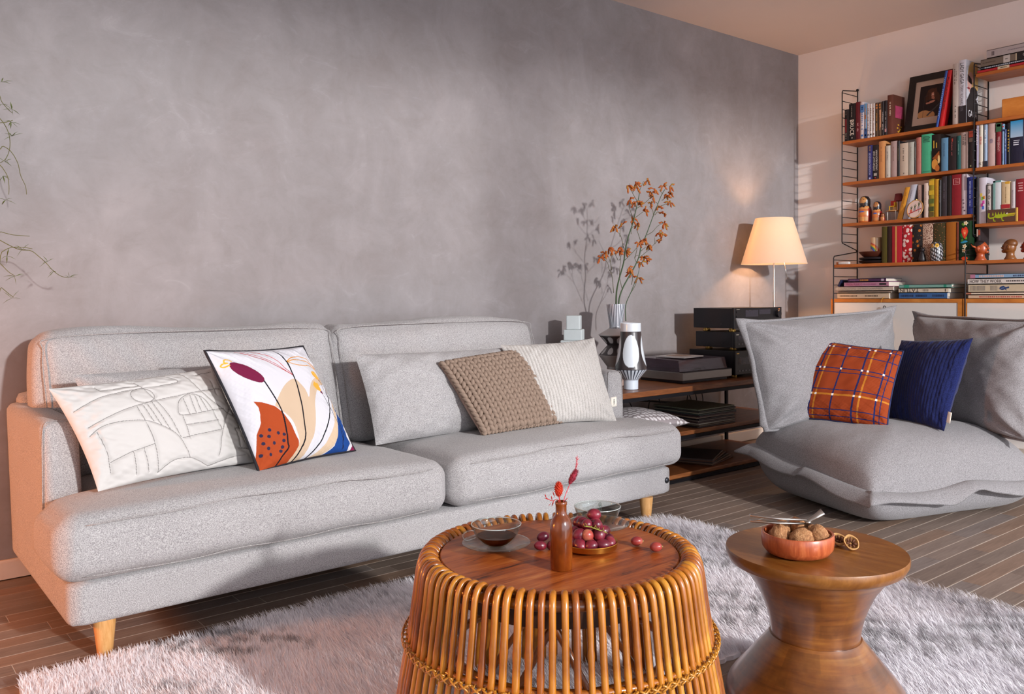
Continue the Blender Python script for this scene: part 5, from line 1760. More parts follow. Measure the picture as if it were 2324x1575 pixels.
# the lamp stands on a low plinth box behind the table end
MB().lathe([(.0, .0), (.088, .0), (.09, .004), (.088, .014), (.02, .018), (.0, .018)], (LX, LY, .0005), 40).build('foot', 'lamp_steel', lp, True, 40)
MB().tube([(LX, LY, .015), (LX, LY, .98)], .0075, 12).build('lower_stem', 'lamp_steel', lp, True, 40)
MB().tube([(LX, LY, .98), (LX, LY, 1.40)], .0048, 12).build('upper_stem', 'lamp_steel', lp, True, 40)
MB().tube([(LX + .055, LY - .04, 1.165), (LX + .072, LY - .05, 1.06)], .0018, 6).build('switch_wand', 'lamp_steel', lp, True)
MB().lathe([(.204, 0), (.1995, .012), (.116, .288), (.115, .290), (.1138, .289), (.1975, .011), (.2022, 0), (.204, 0)], (LX, LY, 1.158), 64, False, False).build('shade', 'lamp_shade', lp, True, 60)
sp = MB()
for k in range(3):
    a = k * 2 * PI / 3 + .5
    sp.tube([(LX, LY, 1.395), (LX + .117 * math.cos(a), LY + .117 * math.sin(a), 1.44)], .0015, 5)
sp.build('shade_ring', 'lamp_steel', lp)
MB().ball((LX, LY, 1.335), (.024, .024, .032), 14, 10).build('bulb', 'bulb_glass', lp, True)
lo_ = lamp('table_lamp_light', 'POINT', (LX, LY, 1.325), 32, (1.0, .53, .26), .035)

# trailing plant at the left edge
plain('vine_green', '#5d5a2e', .8, var=.15)
plain('vine_leaf', '#55602a', .75, var=.2)
POT = (.10, 3.2, 1.98)
vp = thing('trailing_plant', 'thin trailing plant tendrils with narrow leaves hanging before the plaster wall', 'plant', tuple(VINES[0][0]))
MB().lathe([(.0, -.14), (.055, -.14), (.075, -.02), (.08, .0), (.074, .0), (.068, -.02), (.0, -.02)], POT, 32).build('pot', plain('pot_clay', '#9a6a50', .8), vp, True, 40)
for k in range(3):
    a_ = k * 2 * PI / 3
    MB().tube([(POT[0] + .077 * math.cos(a_), POT[1] + .077 * math.sin(a_), POT[2] - .004), (POT[0], POT[1], POT[2] + .40)], .0015, 5).build('cord', 'tag_cloth', vp)
MB().tube([(POT[0], POT[1], POT[2] + .40), (POT[0], POT[1], 2.629)], .002, 5).build('cord', 'tag_cloth', vp)
for l in VINES:
    dy_ = random.uniform(-.05, .05)
    # the tendrils come from one hanging pot outside the picture
    f_ = l[0]
    up_ = [(POT[0] + .07, POT[1] + dy_ * .5, POT[2] + .005), (POT[0] + .13, POT[1] + dy_ * .7, POT[2] - .03), ((POT[0] + .13 + f_[0]) / 2 - .03, POT[1] + dy_, (POT[2] - .03 + f_[2]) / 2)]
    pts = smooth_pts(up_ + [(p[0], p[1] + dy_, p[2]) for p in l], 5)
    MB().tube(pts, [.0016 * (1 - .4 * i / len(pts)) for i in range(len(pts))], 5).build('tendril', 'vine_green', vp, True)
for q in NODES:
    q = Vector(q)
    for k in range(random.choice((4, 5, 6))):
        d = Vector((random.uniform(-1, 1), random.uniform(-.6, .6), random.uniform(-1, .6))).normalized()
        L = random.uniform(.018, .036)
        MB().tube([q, q + d * L * .5 + Vector((0, 0, .002)), q + d * L], [.0008, .0021, .0003], 5, flat=.35).build('leaf', 'vine_leaf', vp, True)

# ------------------------------------------------------------------ wall shelving on the right wall
wood('shelf_wood', [(0.30, '#6b3310'), (0.5, '#8f4a1a'), (0.72, '#a55b22'), (0.95, '#b86e30')], 2.2, (8, 1.4, 8), .5, .05, .06)
wood('cabinet_wood', [(0.30, '#8a4a16'), (0.5, '#ab6422'), (0.72, '#bd742c'), (0.95, '#cc8840')], 2.2, (8, 1.4, 3), .5, .05, .06)
plain('ladder_steel', '#1c1a1d', .5, .5, .03)
plain('door_white', '#d3cdc8', .45, var=.01)
XFr, XRe, XLo = 5.126, 5.314, 5.026
LADY = (2.965, 2.155, 1.345)


def ladder(y, lab, upper, group):
    o = thing('shelf_ladder', lab, 'shelf frame', (5.22, y, 1.25 if upper else 0), group)
    fr = MB()
    if upper:
        fr.tube([(XRe, y, 1.248), (XFr + .006, y, 1.292), (XFr, y, 1.302), (XFr, y, 2.262), (XFr + .006, y, 2.274), (XRe - .004, y, 2.296), (XRe, y, 2.288)], .0034, 6)
        fr.tube([(XRe, y, 1.248), (XRe, y, 2.300)], .0038, 6)
        fr.ball((XRe - .002, y, 2.302), .009, 10, 8)
        fr.build('frame', 'ladder_steel', o, True)
        for k in range(19):
            z = 1.299 + k * .05335
            MB().tube([(XFr, y, z), (XRe, y, z)], .0026, 5).build('rung', 'ladder_steel', o, True)
    else:
        fr.tube([(XRe, y, 1.240), (XLo + .008, y, 1.206), (XLo, y, 1.192), (XLo, y, .004)], .0034, 6)
        fr.tube([(XRe, y, .004), (XRe, y, 1.246)], .0038, 6)
        fr.ball((XRe - .002, y, 1.246), .007, 10, 8)
        fr.build('frame', 'ladder_steel', o, True)
        for k in range(22):
            z = 1.182 - k * .05335
            MB().tube([(XLo, y, z), (XRe, y, z)], .0026, 5).build('rung', 'ladder_steel', o, True)


for y, nm in zip(LADY, ('at the corner end of the shelves', 'between the two shelf bays', 'at the window end of the shelves')):
    ladder(y, 'black wire ladder frame, shallow upper one ' + nm, True, 'wire ladder frames')
    ladder(y, 'black wire ladder frame, deeper lower one ' + nm, False, 'wire ladder frames')


def board(y0, y1, z, lab, deep=False):
    x0 = XLo if deep else XFr
    b = MB(); b.rbox(((x0 + XRe) / 2, (y0 + y1) / 2, z - .0095), (XRe - x0 - .004, abs(y0 - y1) - .008, .019), .0015, 1)
    tag(b.build('shelf_board', 'shelf_wood'), lab, 'shelf', 'wooden shelf boards')


R1, R2, R3, R4 = 1.946, 1.682, 1.418, 1.152
Q0, Q1, Q2, Q3, Q4 = 2.213, 1.942, 1.680, 1.360, 1.148
for z, l, d in ((R1, 'wooden shelf board under the framed photo', 0), (R2, 'wooden shelf board under the mint green book', 0), (R3, 'wooden shelf board under the nesting dolls', 0), (R4, 'deeper wooden shelf board under the fabric-bound books', 1)):
    board(LADY[0] + .002, LADY[1] + .004, z, l, d)
for z, l, d in ((Q0, 'topmost wooden shelf board carrying a flat pile of books', 0), (Q1, 'wooden shelf board under the plain wooden box', 0), (Q2, 'wooden shelf board under the orange bottle vase', 0), (Q3, 'wooden shelf board under the crocodile picture', 0), (Q4, 'deeper wooden shelf board under the two carved heads', 1)):
    board(LADY[1] - .004, LADY[2] - .002, z, l, d)
# cabinets hung between the lower ladders
for y0, y1, key_, lab in ((2.984, 2.174, True, 'wall cabinet with white door, wooden edges and a small key, under the pink book pile'), (2.168, 1.362, False, 'wall cabinet with white door and wooden edges, no key')):
    c = thing('wall_cabinet', lab, 'cabinet', (5.17, (y0 + y1) / 2, .36), 'shelf cabinets')
    b = MB()
    b.bb(XLo, XRe, y0, y1, .911, .933); b.bb(XLo, XRe, y0, y1, .36, .382)
    b.bb(XLo, XRe, y0, y0 - .022, .382, .911); b.bb(XLo, XRe, y1 + .022, y1, .382, .911)
    b.bb(XRe - .008, XRe, y0 - .022, y1 + .022, .382, .911)
    b.build('carcass', 'cabinet_wood', c)
    d = MB().bb(XLo + .003, XLo + .019, y0 - .0235, y1 + .0235, .3835, .9095).build('door', 'door_white', c)
    if key_:
        k = MB(); k.tube([(XLo - .012, 2.622 + .007 * math.cos(a), .880 + .010 * math.sin(a)) for a in [2 * PI * i / 16 for i in range(16)]], .002, 6, closed=True)
        k.tube([(XLo + .004, 2.622, .870), (XLo - .012, 2.622, .870)], .002, 6)
        k.tube([(XLo - .006, 2.611, .876), (XLo - .006, 2.606, .862)], .002, 6)
        k.build('key', 'black_steel', d, True)

# ------------------------------------------------------------------ books
plain('paper', '#d6cdbf', .9, var=.04, scale=200)
XS = 5.142


def bmat(col, rough=.5):
    return plain('book_' + col.strip('#'), col, rough, var=.05, scale=45, spec=.4)


def book(y0, y1, z0, h, col, lab, depth=.135, xf=XS, lean=0.0, mat_=None, rough=.5, group='books standing on the shelves', name='book'):
    """upright book, spine to the room; lean = how far its top is shifted along the shelf"""
    m = mat_ or bmat(col, rough)
    w = y0 - y1
    r = thing(name, lab, 'book', (xf + depth / 2, (y0 + y1) / 2, z0), group)
    depth = min(depth, XRe - .012 - xf)
    t_ = min(.0025, w * .18)
    b = MB()
    s = MB()
    g = .0004
    # spine with a slight round, two boards
    n_ = 6
    prof = []
    for i in range(n_ + 1):
        f = i / n_
        prof.append((xf + .0035 * (2 * f - 1) ** 2, y0 - g - (w - 2 * g) * f))
    prof += [(xf + depth, y1 + g), (xf + depth, y1 + g + t_), (xf + .006, y1 + g + t_), (xf + .006, y0 - g - t_), (xf + depth, y0 - g - t_), (xf + depth, y0 - g)]
    b.prism(prof[::-1], lambda a, c, t: (a, c, t), z0 + .0003, z0 + h)
    s.bb(xf + .0062, xf + depth - .003, y0 - g - t_ * 1.02, y1 + g + t_ * 1.02, z0 + .003, z0 + h - .003)
    for mb in (b, s):
        if lean:
            mb.v = [(a, c + lean * (e - z0) / h, e) for a, c, e in mb.v]
    r.location = (xf + depth / 2, (y0 + y1) / 2, z0)
    cv = b.build('cover', m, r)
    s.build('pages', 'paper', r)
    cv['yspan'] = (y0, y1)
    return r, cv, (y0, y1, z0, h, xf, lean)


def spine_text(cv, info, s, col, mode='down', f0=.06, f1=.94, wid=.7, off=.5):
    y0, y1, z0, h, xf, lean = info
    za, zb = z0 + h * (1 - f1), z0 + h * (1 - f0)
    fm = ((za + zb) / 2 - z0) / h
    yc = y0 + (y1 - y0) * off + lean * fm
    o = (xf - .0006, yc, (za + zb) / 2)
    dirv = np.array([0, lean / h, 1.0]); dirv /= np.linalg.norm(dirv)
    m = plain('ink_' + col.strip('#'), col, .6, var=.02)
    w = (y0 - y1) * wid
    if mode == 'down':
        return text_mesh(s, 'title', cv, m, o, tuple(-dirv), (0, -1, 0), height=w, length=zb - za)
    if mode == 'up':
        return text_mesh(s, 'title', cv, m, o, tuple(dirv), (0, 1, 0), height=w, length=zb - za)
    if mode == 'flat':
        return text_mesh(s, 'title', cv, m, o, (0, -1, 0), tuple(dirv), height=zb - za, length=w)


def spine_panel(cv, info, col, f0, f1, wid=.8, off=.5, nm='spine_band'):
    y0, y1, z0, h, xf, lean = info
    w = (y0 - y1) * wid / 2
    yc = y0 + (y1 - y0) * off
    b = MB(); b.bb(xf - .0005, xf + .0032, yc + w, yc - w, z0 + h * (1 - f1), z0 + h * (1 - f0))
    if lean: b.v = [(a, c + lean * (e - z0) / h, e) for a, c, e in b.v]
    return b.build(nm, plain('ink_' + col.strip('#'), col, .55, var=.06, scale=60), cv)


def marks(cv, info, col, f0, f1, wid=.28, off=.5, n=9, seed=1):
    """lettering too small to read: a row of fine ticks"""
    y0, y1, z0, h, xf, lean = info
    rg = random.Random(seed + int(y0 * 1000))
    w = (y0 - y1) * wid / 2
    yc = y0 + (y1 - y0) * off
    b = MB()
    L = h * (f1 - f0) / n
    for i in range(n):
        if rg.random() < .12: continue
        zz = z0 + h * (1 - f1) + L * i
        b.bb(xf - .0005, xf + .0032, yc + w * rg.uniform(.6, 1), yc - w * rg.uniform(.6, 1), zz + L * .12, zz + L * rg.uniform(.5, .8))
    if lean: b.v = [(a, c + lean * (e - z0) / h, e) for a, c, e in b.v]
    return b.build('lettering', plain('ink_' + col.strip('#'), col, .6, var=.02), cv)


# --- upper row
r, c, i = book(2.959, 2.930, R1, .205, '#1c181a', 'short black book with red lettering at the corner end of the photo shelf')
spine_panel(c, i, '#8c1f28', .30, .72, .22, .38, 'red_strip'); marks(c, i, '#b0a89c', .74, .95, .2, .38); marks(c, i, '#8b857d', .04, .2, .18, .38, 6)
r, c, i = book(2.929, 2.884, R1, .236, '#131113', 'black book with bold white block title beside the maroon book')
spine_text(c, i, 'BRUCE', '#e6ddd2', 'down', .44, .86, .58); marks(c, i, '#a09890', .06, .36, .12, .45, 16); spine_panel(c, i, '#a09890', .91, .945, .18)
r, c, i = book(2.883, 2.853, R1, .240, '#5b1822', 'slim maroon book beside the black book with white block title'); marks(c, i, '#b98c8c', .55, .78, .35, .5, 8)
for k, (a, b_, h, col, ink, lab) in enumerate(((2.852, 2.825, .234, '#c5c0c6', '#3c6aa8', 'white paperback with blue print beside the maroon book'), (2.824, 2.808, .220, '#5f8db4', '#c07a4a', 'slim sky blue paperback on the photo shelf'), (2.807, 2.789, .216, '#c2bcc0', '#4a4a58', 'slim white paperback with grey oval mark on the photo shelf'), (2.788, 2.772, .212, '#cfcac6', '#2c2a2c', 'slim white paperback with black title on the photo shelf'), (2.771, 2.754, .211, '#c6c0bd', '#7a5548', 'slim off-white paperback with brown title on the photo shelf'))):
    r, c, i = book(a, b_, R1, h, col, lab, .125)
    marks(c, i, ink, .12, .80, .35, .5, 14, k); spine_panel(c, i, ink, .88, .93, .5)
    if k == 1: spine_panel(c, i, '#2c4f86', .72, 1.0, .98); spine_panel(c, i, '#c67a45', .32, .44, .5)
    if k == 0: spine_panel(c, i, '#4a78b4', .08, .28, .85)
for k, (a, b_, h, col, ink, lab) in enumerate(((2.753, 2.732, .212, '#4d3a2a', '#c08a3e', 'brown collage-printed book on the photo shelf, beside the slim white paperbacks'), (2.731, 2.712, .212, '#54402f', '#d08c62', 'brown collage-printed book with a peach band'), (2.711, 2.695, .214, '#2b2628', '#b9b2ac', 'slim black book beside the peach-banded brown book'), (2.694, 2.675, .216, '#231d20', '#8c8588', 'slim black book touching the thick brown book'))):
    r, c, i = book(a, b_, R1, h, col, lab, .125)
    marks(c, i, ink, .30, .82, .4, .5, 16, k)
    if k < 2:
        for q in (.05, .13): spine_panel(c, i, '#b8763a', q, q + .05, .5)
    if k == 1: spine_panel(c, i, '#d09470', .22, .74, .5, .6)
    if k == 3: spine_panel(c, i, '#b98a8a', .80, .90, .5)
# thick brown book showing part of its front board
r, c, i = book(2.674, 2.637, R1, .245, '#5e3328', 'thick brown book with pink picture on its cover, beside the framed photo', .145)
marks(c, i, '#d9c7b4', .14, .52, .28, .5, 14)
b = MB(); b.bb(5.17, 5.265, 2.6372, 2.6355, R1 + .105, R1 + .180); b.build('cover_picture', plain('pink_picture', '#a33a5c', .5, var=.25, scale=40), c)
b = MB()
for k, (x, z) in enumerate(((5.19, .04), (5.20, .06), (5.215, .025), (5.235, .05), (5.225, .035), (5.20, .018))):
    b.bb(x, x + .016, 2.6372, 2.6357, R1 + z, R1 + z + .008)
b.build('cover_lettering', plain('ink_yellow', '#c8962c', .6), c)
# framed photograph leaning on the wall
plain('frame_black', '#120f11', .35, var=.05)
plain('mat_board', '#b9a899', .85, var=.02)
vcol('photo_print', .35)
fx0, fx1 = 5.262, 5.306
fr = thing('photo_frame', 'black framed photograph of a long-haired guitarist leaning on the wall', 'picture', (5.24, 2.45, R1))


def lean_fr(mb, x0=5.222, s=.22):
    mb.v = [(a + (e - R1) * s, c, e) for a, c, e in mb.v]
    return mb


y0, y1, z0, z1 = 2.602, 2.296, R1 + .0005, R1 + .362
bw = .042
b = MB()
X0, X1 = 5.205, 5.221
b.bb(X0, X1, y0, y1, z0, z0 + bw); b.bb(X0, X1, y0, y1, z1 - bw, z1); b.bb(X0, X1, y0, y0 - bw, z0 + bw, z1 - bw); b.bb(X0, X1, y1 + bw, y1, z0 + bw, z1 - bw)
lean_fr(b).build('frame', 'frame_black', fr)
b = MB(); b.bb(X0 + .007, X0 + .010, y0 - bw, y1 + bw, z0 + bw, z1 - bw); lean_fr(b).build('mat_board', 'mat_board', fr)
b = MB(); b.bb(X0 + .0105, X1, y0 - .004, y1 + .004, z0 + .004, z1 - .004); lean_fr(b).build('backing', 'frame_black', fr)
nx_, ny_ = 90, 130
s, t_ = np.meshgrid(np.linspace(0, 1, nx_), np.linspace(0, 1, ny_))
pt = Paint(s, t_, '#1d1418', .72)
pt.ell((.45, .60), .16, .30, '#3e241b'); pt.ell((.62, .50), .11, .26, '#442a1e')
pt.ell((.50, .74), .085, .105, '#c08a74'); pt.ell((.52, .62), .05, .09, '#a5705c')
pt.ell((.44, .82), .11, .06, '#4a2c20'); pt.ell((.585, .74), .035, .16, '#4a2c20'); pt.ell((.40, .70), .03, .17, '#4a2c20')
pt.poly([(.30, .52), (.48, .56), (.68, .50), (.86, .34), (.92, 0), (.30, 0)], '#201519')
pt.ell((.47, .47), .10, .035, '#b98270', .3); pt.line([(.38, .45), (.30, .44)], .05, '#b07a68')
pt.ell((.22, .10), .17, .13, '#b58a5c'); pt.ell((.46, .04), .13, .14, '#b58a5c')
pt.line([(.36, .06), (.92, .48)], .045, '#3c3a40')
pt.line([(.19, 0), (.19, .66), (.30, .68)], .012, '#3a3438')
pt.line([(.455, .755), (.475, .755)], .012, '#2a1714'); pt.line([(.52, .755), (.54, .755)], .012, '#2a1714'); pt.line([(.47, .69), (.53, .695)], .012, '#f0dcd0')
pt.line([(.82, .52), (.86, .47)], .03, '#9c8a92')
mb_ = MB()
yy, zz = (y0 - bw - .030) + s * ((y1 + bw + .030) - (y0 - bw - .030)), z0 + bw + .045 + t_ * (z1 - z0 - 2 * bw - .078)
xx = np.full_like(yy, X0 + .0066) + (zz - R1) * .22
obj_from('photograph', np.stack([xx, yy, zz], -1).reshape(-1, 3), grid_faces(nx_, ny_), 'photo_print', fr, False, pt.c)
# leaning slim books in front of the frame
r, c, i = book(2.381, 2.366, R1, .322, '#23468f', 'thin bright blue book leaning against the red one', .058, lean=-.056)
marks(c, i, '#8fb0dc', .1, .8, .3, .5, 20)
r, c, i = book(2.362, 2.338, R1, .322, '#b0181c', 'red book with black lettering leaning against the beige tall book', .058, lean=-.053)
spine_text(c, i, 'PLAKATKUNST', '#1a1214', 'down', .12, .70, .42)
r, c, i = book(2.282, 2.248, R1, .352, '#b1a59e', 'tall grey-beige book between the red book and the portrait book', .15)
marks(c, i, '#4a4440', .08, .36, .2, .38, 14); marks(c, i, '#6a625c', .12, .30, .14, .66, 12); marks(c, i, '#4a4440', .68, .92, .2, .5, 8)
# portrait book: painted front board
r, c, i = book(2.247, 2.206, R1, .366, '#c9ccd6', 'large white portrait book with black lettering and a woman in dark glasses on its cover', .165)
spine_panel(c, i, '#16131a', .72, 1.0, .98)
spine_text(c, i, 'LADY GAGA', '#141216', 'down', .05, .38, .52, .45); spine_text(c, i, 'TERRY RICHARDSON', '#5a5660', 'down', .39, .80, .42, .45)
s, t_ = np.meshgrid(np.linspace(0, 1, 60), np.linspace(0, 1, 120))
pt = Paint(s, t_, '#c3c4cc', .46)
pt.ell((.62, .76), .24, .25, '#c9a465'); pt.ell((.34, .66), .13, .17, '#cf9f94'); pt.poly([(.1, .78), (.42, .72), (.5, .62), (.14, .66)], '#121014')
pt.ell((.60, .52), .10, .16, '#b8935c'); pt.poly([(0, .36), (.28, .50), (.5, .44), (.86, .40), (1, .34), (1, 0), (0, 0)], '#131116')
pt.ell((.62, .50), .16, .10, '#1a171c'); pt.ell((.16, .56), .05, .02, '#a33a44')
obj_from('cover_picture', np.stack([5.15 + s * .150, np.full_like(s, 2.2054), R1 + .003 + t_ * .360], -1).reshape(-1, 3), grid_faces(60, 120), 'photo_print', c, False, pt.c)
text_mesh('GAGA', 'cover_lettering', c, plain('ink_white', '#d8d6dc', .5), (5.228, 2.2050, R1 + .060), (1, 0, 0), (0, 0, 1), height=.040, length=.115)

# --- second row
L2 = [(2.803, 2.770, .218, '#28285f', 'navy blue book with pale title on the mint book shelf', 'WOLFGANG HERRNDORF', '#aeb4d8', 'up'), (2.769, 2.731, .215, '#1b1518', 'black book with white handwritten title', 'EXTREM LAUT UND\nUNGLAUBLICH NAH', '#d5cec6', 'up'),
      (2.729, 2.690, .232, '#bf8552', 'peach-coloured book beside the black one with handwritten title', None, '#8a5a34', None), (2.686, 2.654, .199, '#b9b3a8', 'short white book beside the peach one', None, '#55504a', None), (2.652, 2.612, .221, '#a18a86', 'mauve grey book beside the short white one', None, '#6d5450', None), (2.611, 2.596, .219, '#17161a', 'thin black book beside the mauve grey one', None, '#8a7a4c', None),
      (2.595, 2.543, .200, '#b8a897', 'broad cream book beside the thin black one', None, '#4a4038', None), (2.541, 2.505, .200, '#a9aba2', 'pale greenish white book beside the broad cream one', None, '#7a7c74', None), (2.504, 2.495, .197, '#2a2422', 'very thin dark book squeezed beside the pink one', None, '#c9c0b0', None), (2.494, 2.464, .221, '#a86a60', 'dusty pink book beside the mint green one', None, '#7d423c', None),
      (2.462, 2.402, .234, '#3f9e78', 'thick mint green book with small dark title block', None, '#123a2c', None), (2.401, 2.349, .224, '#17110f', 'black book with a golden figure on its spine', None, '#a8842e', None), (2.346, 2.306, .196, '#54809f', 'light blue book beside the golden-figured one', None, '#1f3450', None), (2.304, 2.259, .195, '#1d1418', 'black book with thin red marks beside the light blue one', None, '#8f4a4a', None), (2.257, 2.234, .197, '#17504f', 'slim teal book beside the black one', None, '#7fb0a8', None), (2.233, 2.195, .212, '#a8958e', 'pale grey book with upright black title', None, '#2a2426', None), (2.193, 2.164, .222, '#1a1012', 'dark book with a small red face at the end of the mint book shelf', None, '#7d6a58', None)]
for k, (a, b_, h, col, lab, ttl, ink, mode) in enumerate(L2):
    r, c, i = book(a, b_, R2, h, col, lab, .13)
    if k == 0:
        spine_text(c, i, ttl, ink, 'up', .22, .86, .40); marks(c, i, '#a88a4a', .03, .16, .4, .5, 4); spine_panel(c, i, ink, .93, .98, .3)
    elif k == 1:
        spine_text(c, i, ttl, ink, 'up', .16, .74, .72); spine_panel(c, i, '#a09a94', .82, .90, .5); spine_panel(c, i, '#a8303c', .94, .97, .22)
    elif k == 10:
        for q in range(5): spine_panel(c, i, ink, .06 + q * .032, .075 + q * .032, random.uniform(.55, .8), .5, 'title_line')
        spine_panel(c, i, '#2a7a5c', .94, .955, .7)
    elif k == 11:
        spine_panel(c, i, '#a8842e', .16, .36, .12, .25); spine_panel(c, i, '#a8842e', .22, .36, .12, .55)
        s, t_ = np.meshgrid(np.linspace(0, 1, 40), np.linspace(0, 1, 70))
        pt = Paint(s, t_, '#17110f', .45)
        pt.ell((.36, .34), .17, .24, '#c4863c'); pt.ell((.66, .14), .12, .16, '#a8622c'); pt.poly([(.05, .62), (.9, .95), (.95, .70), (.6, .55)], '#8a4a20'); pt.ell((.85, .55), .06, .20, '#d8b478')
        obj_from('spine_picture', np.stack([np.full_like(s, XS - .0006), a - .002 - s * (a - b_ - .004), R2 + .006 + t_ * .125], -1).reshape(-1, 3), grid_faces(40, 70), 'photo_print', c, False, pt.c)
    elif k == 15:
        marks(c, i, ink, .05, .36, .22, .62, 14); marks(c, i, ink, .08, .34, .22, .36, 12)
    elif k == 16:
        spine_panel(c, i, '#8f3320', .04, .20, .75); spine_panel(c, i, '#5a4a40', .22, .32, .6); spine_panel(c, i, '#7d8058', .92, .96, .25)
    else:
        marks(c, i, ink, .15, .55, .16, .45, 16, k)
        if k in (3, 6): spine_panel(c, i, '#6a645c', .90, .94, .12)
        if k == 13: spine_panel(c, i, '#a83a2c', .05, .14, .12)
# right bay of that row
L2b = [(2.150, 2.136, .243, '#9a95ae', 'slim lilac book beside the ladder with white scribbled title', '#e0dce4', .08, .46), (2.135, 2.113, .243, '#c9c2b2', 'cream book with red script title', '#b03a34', .28, .46), (2.109, 2.089, .241, '#8fa4bd', 'pale blue and white book with dark foot', '#d5d8de', .12, .44), (2.086, 2.048, .242, '#b49a96', 'thick silvery pink glossy book', '#5a5a78', .35, .46), (2.043, 2.015, .236, '#7c1f2c', 'maroon book with green picture at its top', '#d8c0bc', .30, .70), (2.013, 2.000, .228, '#6f8fae', 'thin blue book with dark edges', '#1c2c54', .70, .90), (1.999, 1.989, .196, '#3a4f86', 'very thin mid-blue book', '#9fb0d0', .1, .6), (1.986, 1.970, .229, '#17141a', 'thin black book with gold lettering', '#b08c2e', .06, .70)]
for k, (a, b_, h, col, lab, ink, f0, f1) in enumerate(L2b):
    r, c, i = book(a, b_, Q2, h, col, lab, .13, rough=.3 if k == 3 else .5)
    if k == 0: spine_text(c, i, 'DENVZ', ink, 'up', f0, f1, .72)
    elif k == 4:
        spine_text(c, i, "LOCANDE d'Italia", ink, 'up', .32, .66, .40); spine_panel(c, i, '#2c5c40', .0, .20, .98); spine_panel(c, i, '#b98a4a', .02, .08, .7)
    else: marks(c, i, ink, f0, f1, .5, .5, 9, k)
    if k == 1: spine_text(c, i, 'K', '#1a1818', 'flat', .88, .94, .5); marks(c, i, '#4a4844', .06, .24, .2, .3, 10)
    if k == 2: spine_panel(c, i, '#1d2230', .86, 1.0, .98)
    if k == 5: spine_panel(c, i, '#18264c', .13, .18, .98); spine_panel(c, i, '#b03038', .05, .08, .6)
r, c, i = book(1.968, 1.903, Q2, .236, '#141830', 'thick blue book with bright sky on its upper half', .14)
s, t_ = np.meshgrid(np.linspace(0, 1, 20), np.linspace(0, 1, 40))
C_ = np.array(lin('#9fb6cc'))[None] * (1 - t_.ravel()[:, None]) + np.array(lin('#1f86b8'))[None] * t_.ravel()[:, None]
obj_from('spine_picture', np.stack([np.full_like(s, XS - .0006), 1.9672 - s * .0632, Q2 + .145 + t_ * .091], -1).reshape(-1, 3), grid_faces(20, 40), 'photo_print', c, False, C_)
for q in range(3): marks(c, i, '#c8ccd8', .44 + q * .05, .475 + q * .05, .62, .45, 1, q)
m, t = mk('amber_glaze'); t.base('#b0662a'); t.set(Roughness=.25, **{'Coat Weight': .4})
tag(MB().lathe([(.02, .0005), (.022, .002), (.030, .03), (.0315, .055), (.027, .085), (.015, .115), (.011, .14), (.013, .155), (.011, .156), (.006, .14), (.0, .1)], (5.172, 1.870, Q2), 36).build('bottle_vase', 'amber_glaze', None, True), 'small orange-brown bottle-shaped vase before the thick blue book', 'vase')
b = MB(); b.rbox((5.225, 1.86, Q1 + .0525), (.16, .31, .104), .003, 1)
tag(b.build('wooden_box', 'cabinet_wood'), 'plain light wooden box on the right shelf bay', 'box')

# --- third row: dolls, miniature furniture, books
def doll(y, x, h, r, lab, scarf, robe, wood_c, detail):
    d = thing('nesting_doll', lab, 'doll', (x, y, R3), 'wooden nesting dolls')

    def fn(a, z, rr):
        da = abs((a - PI + PI) % (2 * PI) - PI)        # 0 = towards the room
        u = z / h
        if u > .60:
            # face oval
            if (da / .85) ** 2 + ((u - .84) / .12) ** 2 < 1: return wood_c
            return scarf
        if u > .52: return '#c98a4e' if da < 1.2 else scarf
        if detail and (da / .5) ** 2 + ((u - .34) / .10) ** 2 < 1: return '#2a5aa8' if u > .38 else '#c0702c'
        if da < 1.0: return wood_c if (int(u * 14) % 3) else '#b5602c'
        return robe
    prof = [(.0, .0005), (r * .86, .0005), (r * .92, h * .05), (r, h * .25), (r * .98, h * .42), (r * .86, h * .56), (r * .74, h * .62), (r * .78, h * .74), (r * .76, h * .86), (r * .52, h * .965), (r * .2, h * .998), (.0, h)]
    painted_lathe('body', prof, (x, y, R3), 48, fn, d)
    b = MB()
    for sg in (-1, 1):
        b.ball((x - r * .70, y + sg * r * .22, R3 + h * .855), (.0022, .0028, .0028), 8, 6)
    b.build('eyes', 'black_plastic', d)
    b = MB(); b.ball((x - r * .76, y, R3 + h * .82), .002, 8, 6); b.build('nose', plain('doll_nose', '#b86a44', .5), d)
    b = MB(); b.box((x - r * .80, y - r * .22, R3 + h * .60), (.004, r * .36, h * .05), rot=Matrix.Rotation(.4, 3, 'X')); b.box((x - r * .80, y + r * .22, R3 + h * .60), (.004, r * .36, h * .05), rot=Matrix.Rotation(-.4, 3, 'X')); b.build('collar', 'black_plastic', d)
    return d


doll(2.848, 5.196, .172, .044, 'largest wooden nesting doll with black headscarf and painted robe', '#1a1518', '#8c2420', '#b8864e', True)
doll(2.762, 5.190, .130, .031, 'middle-sized wooden nesting doll with black headscarf and red robe', '#1d1620', '#8f1f20', '#b07a48', True)
doll(2.716, 5.172, .052, .015, 'tiny wooden nesting doll beside the miniature table', '#7a3a1c', '#8a2a1e', '#b87a48', False)
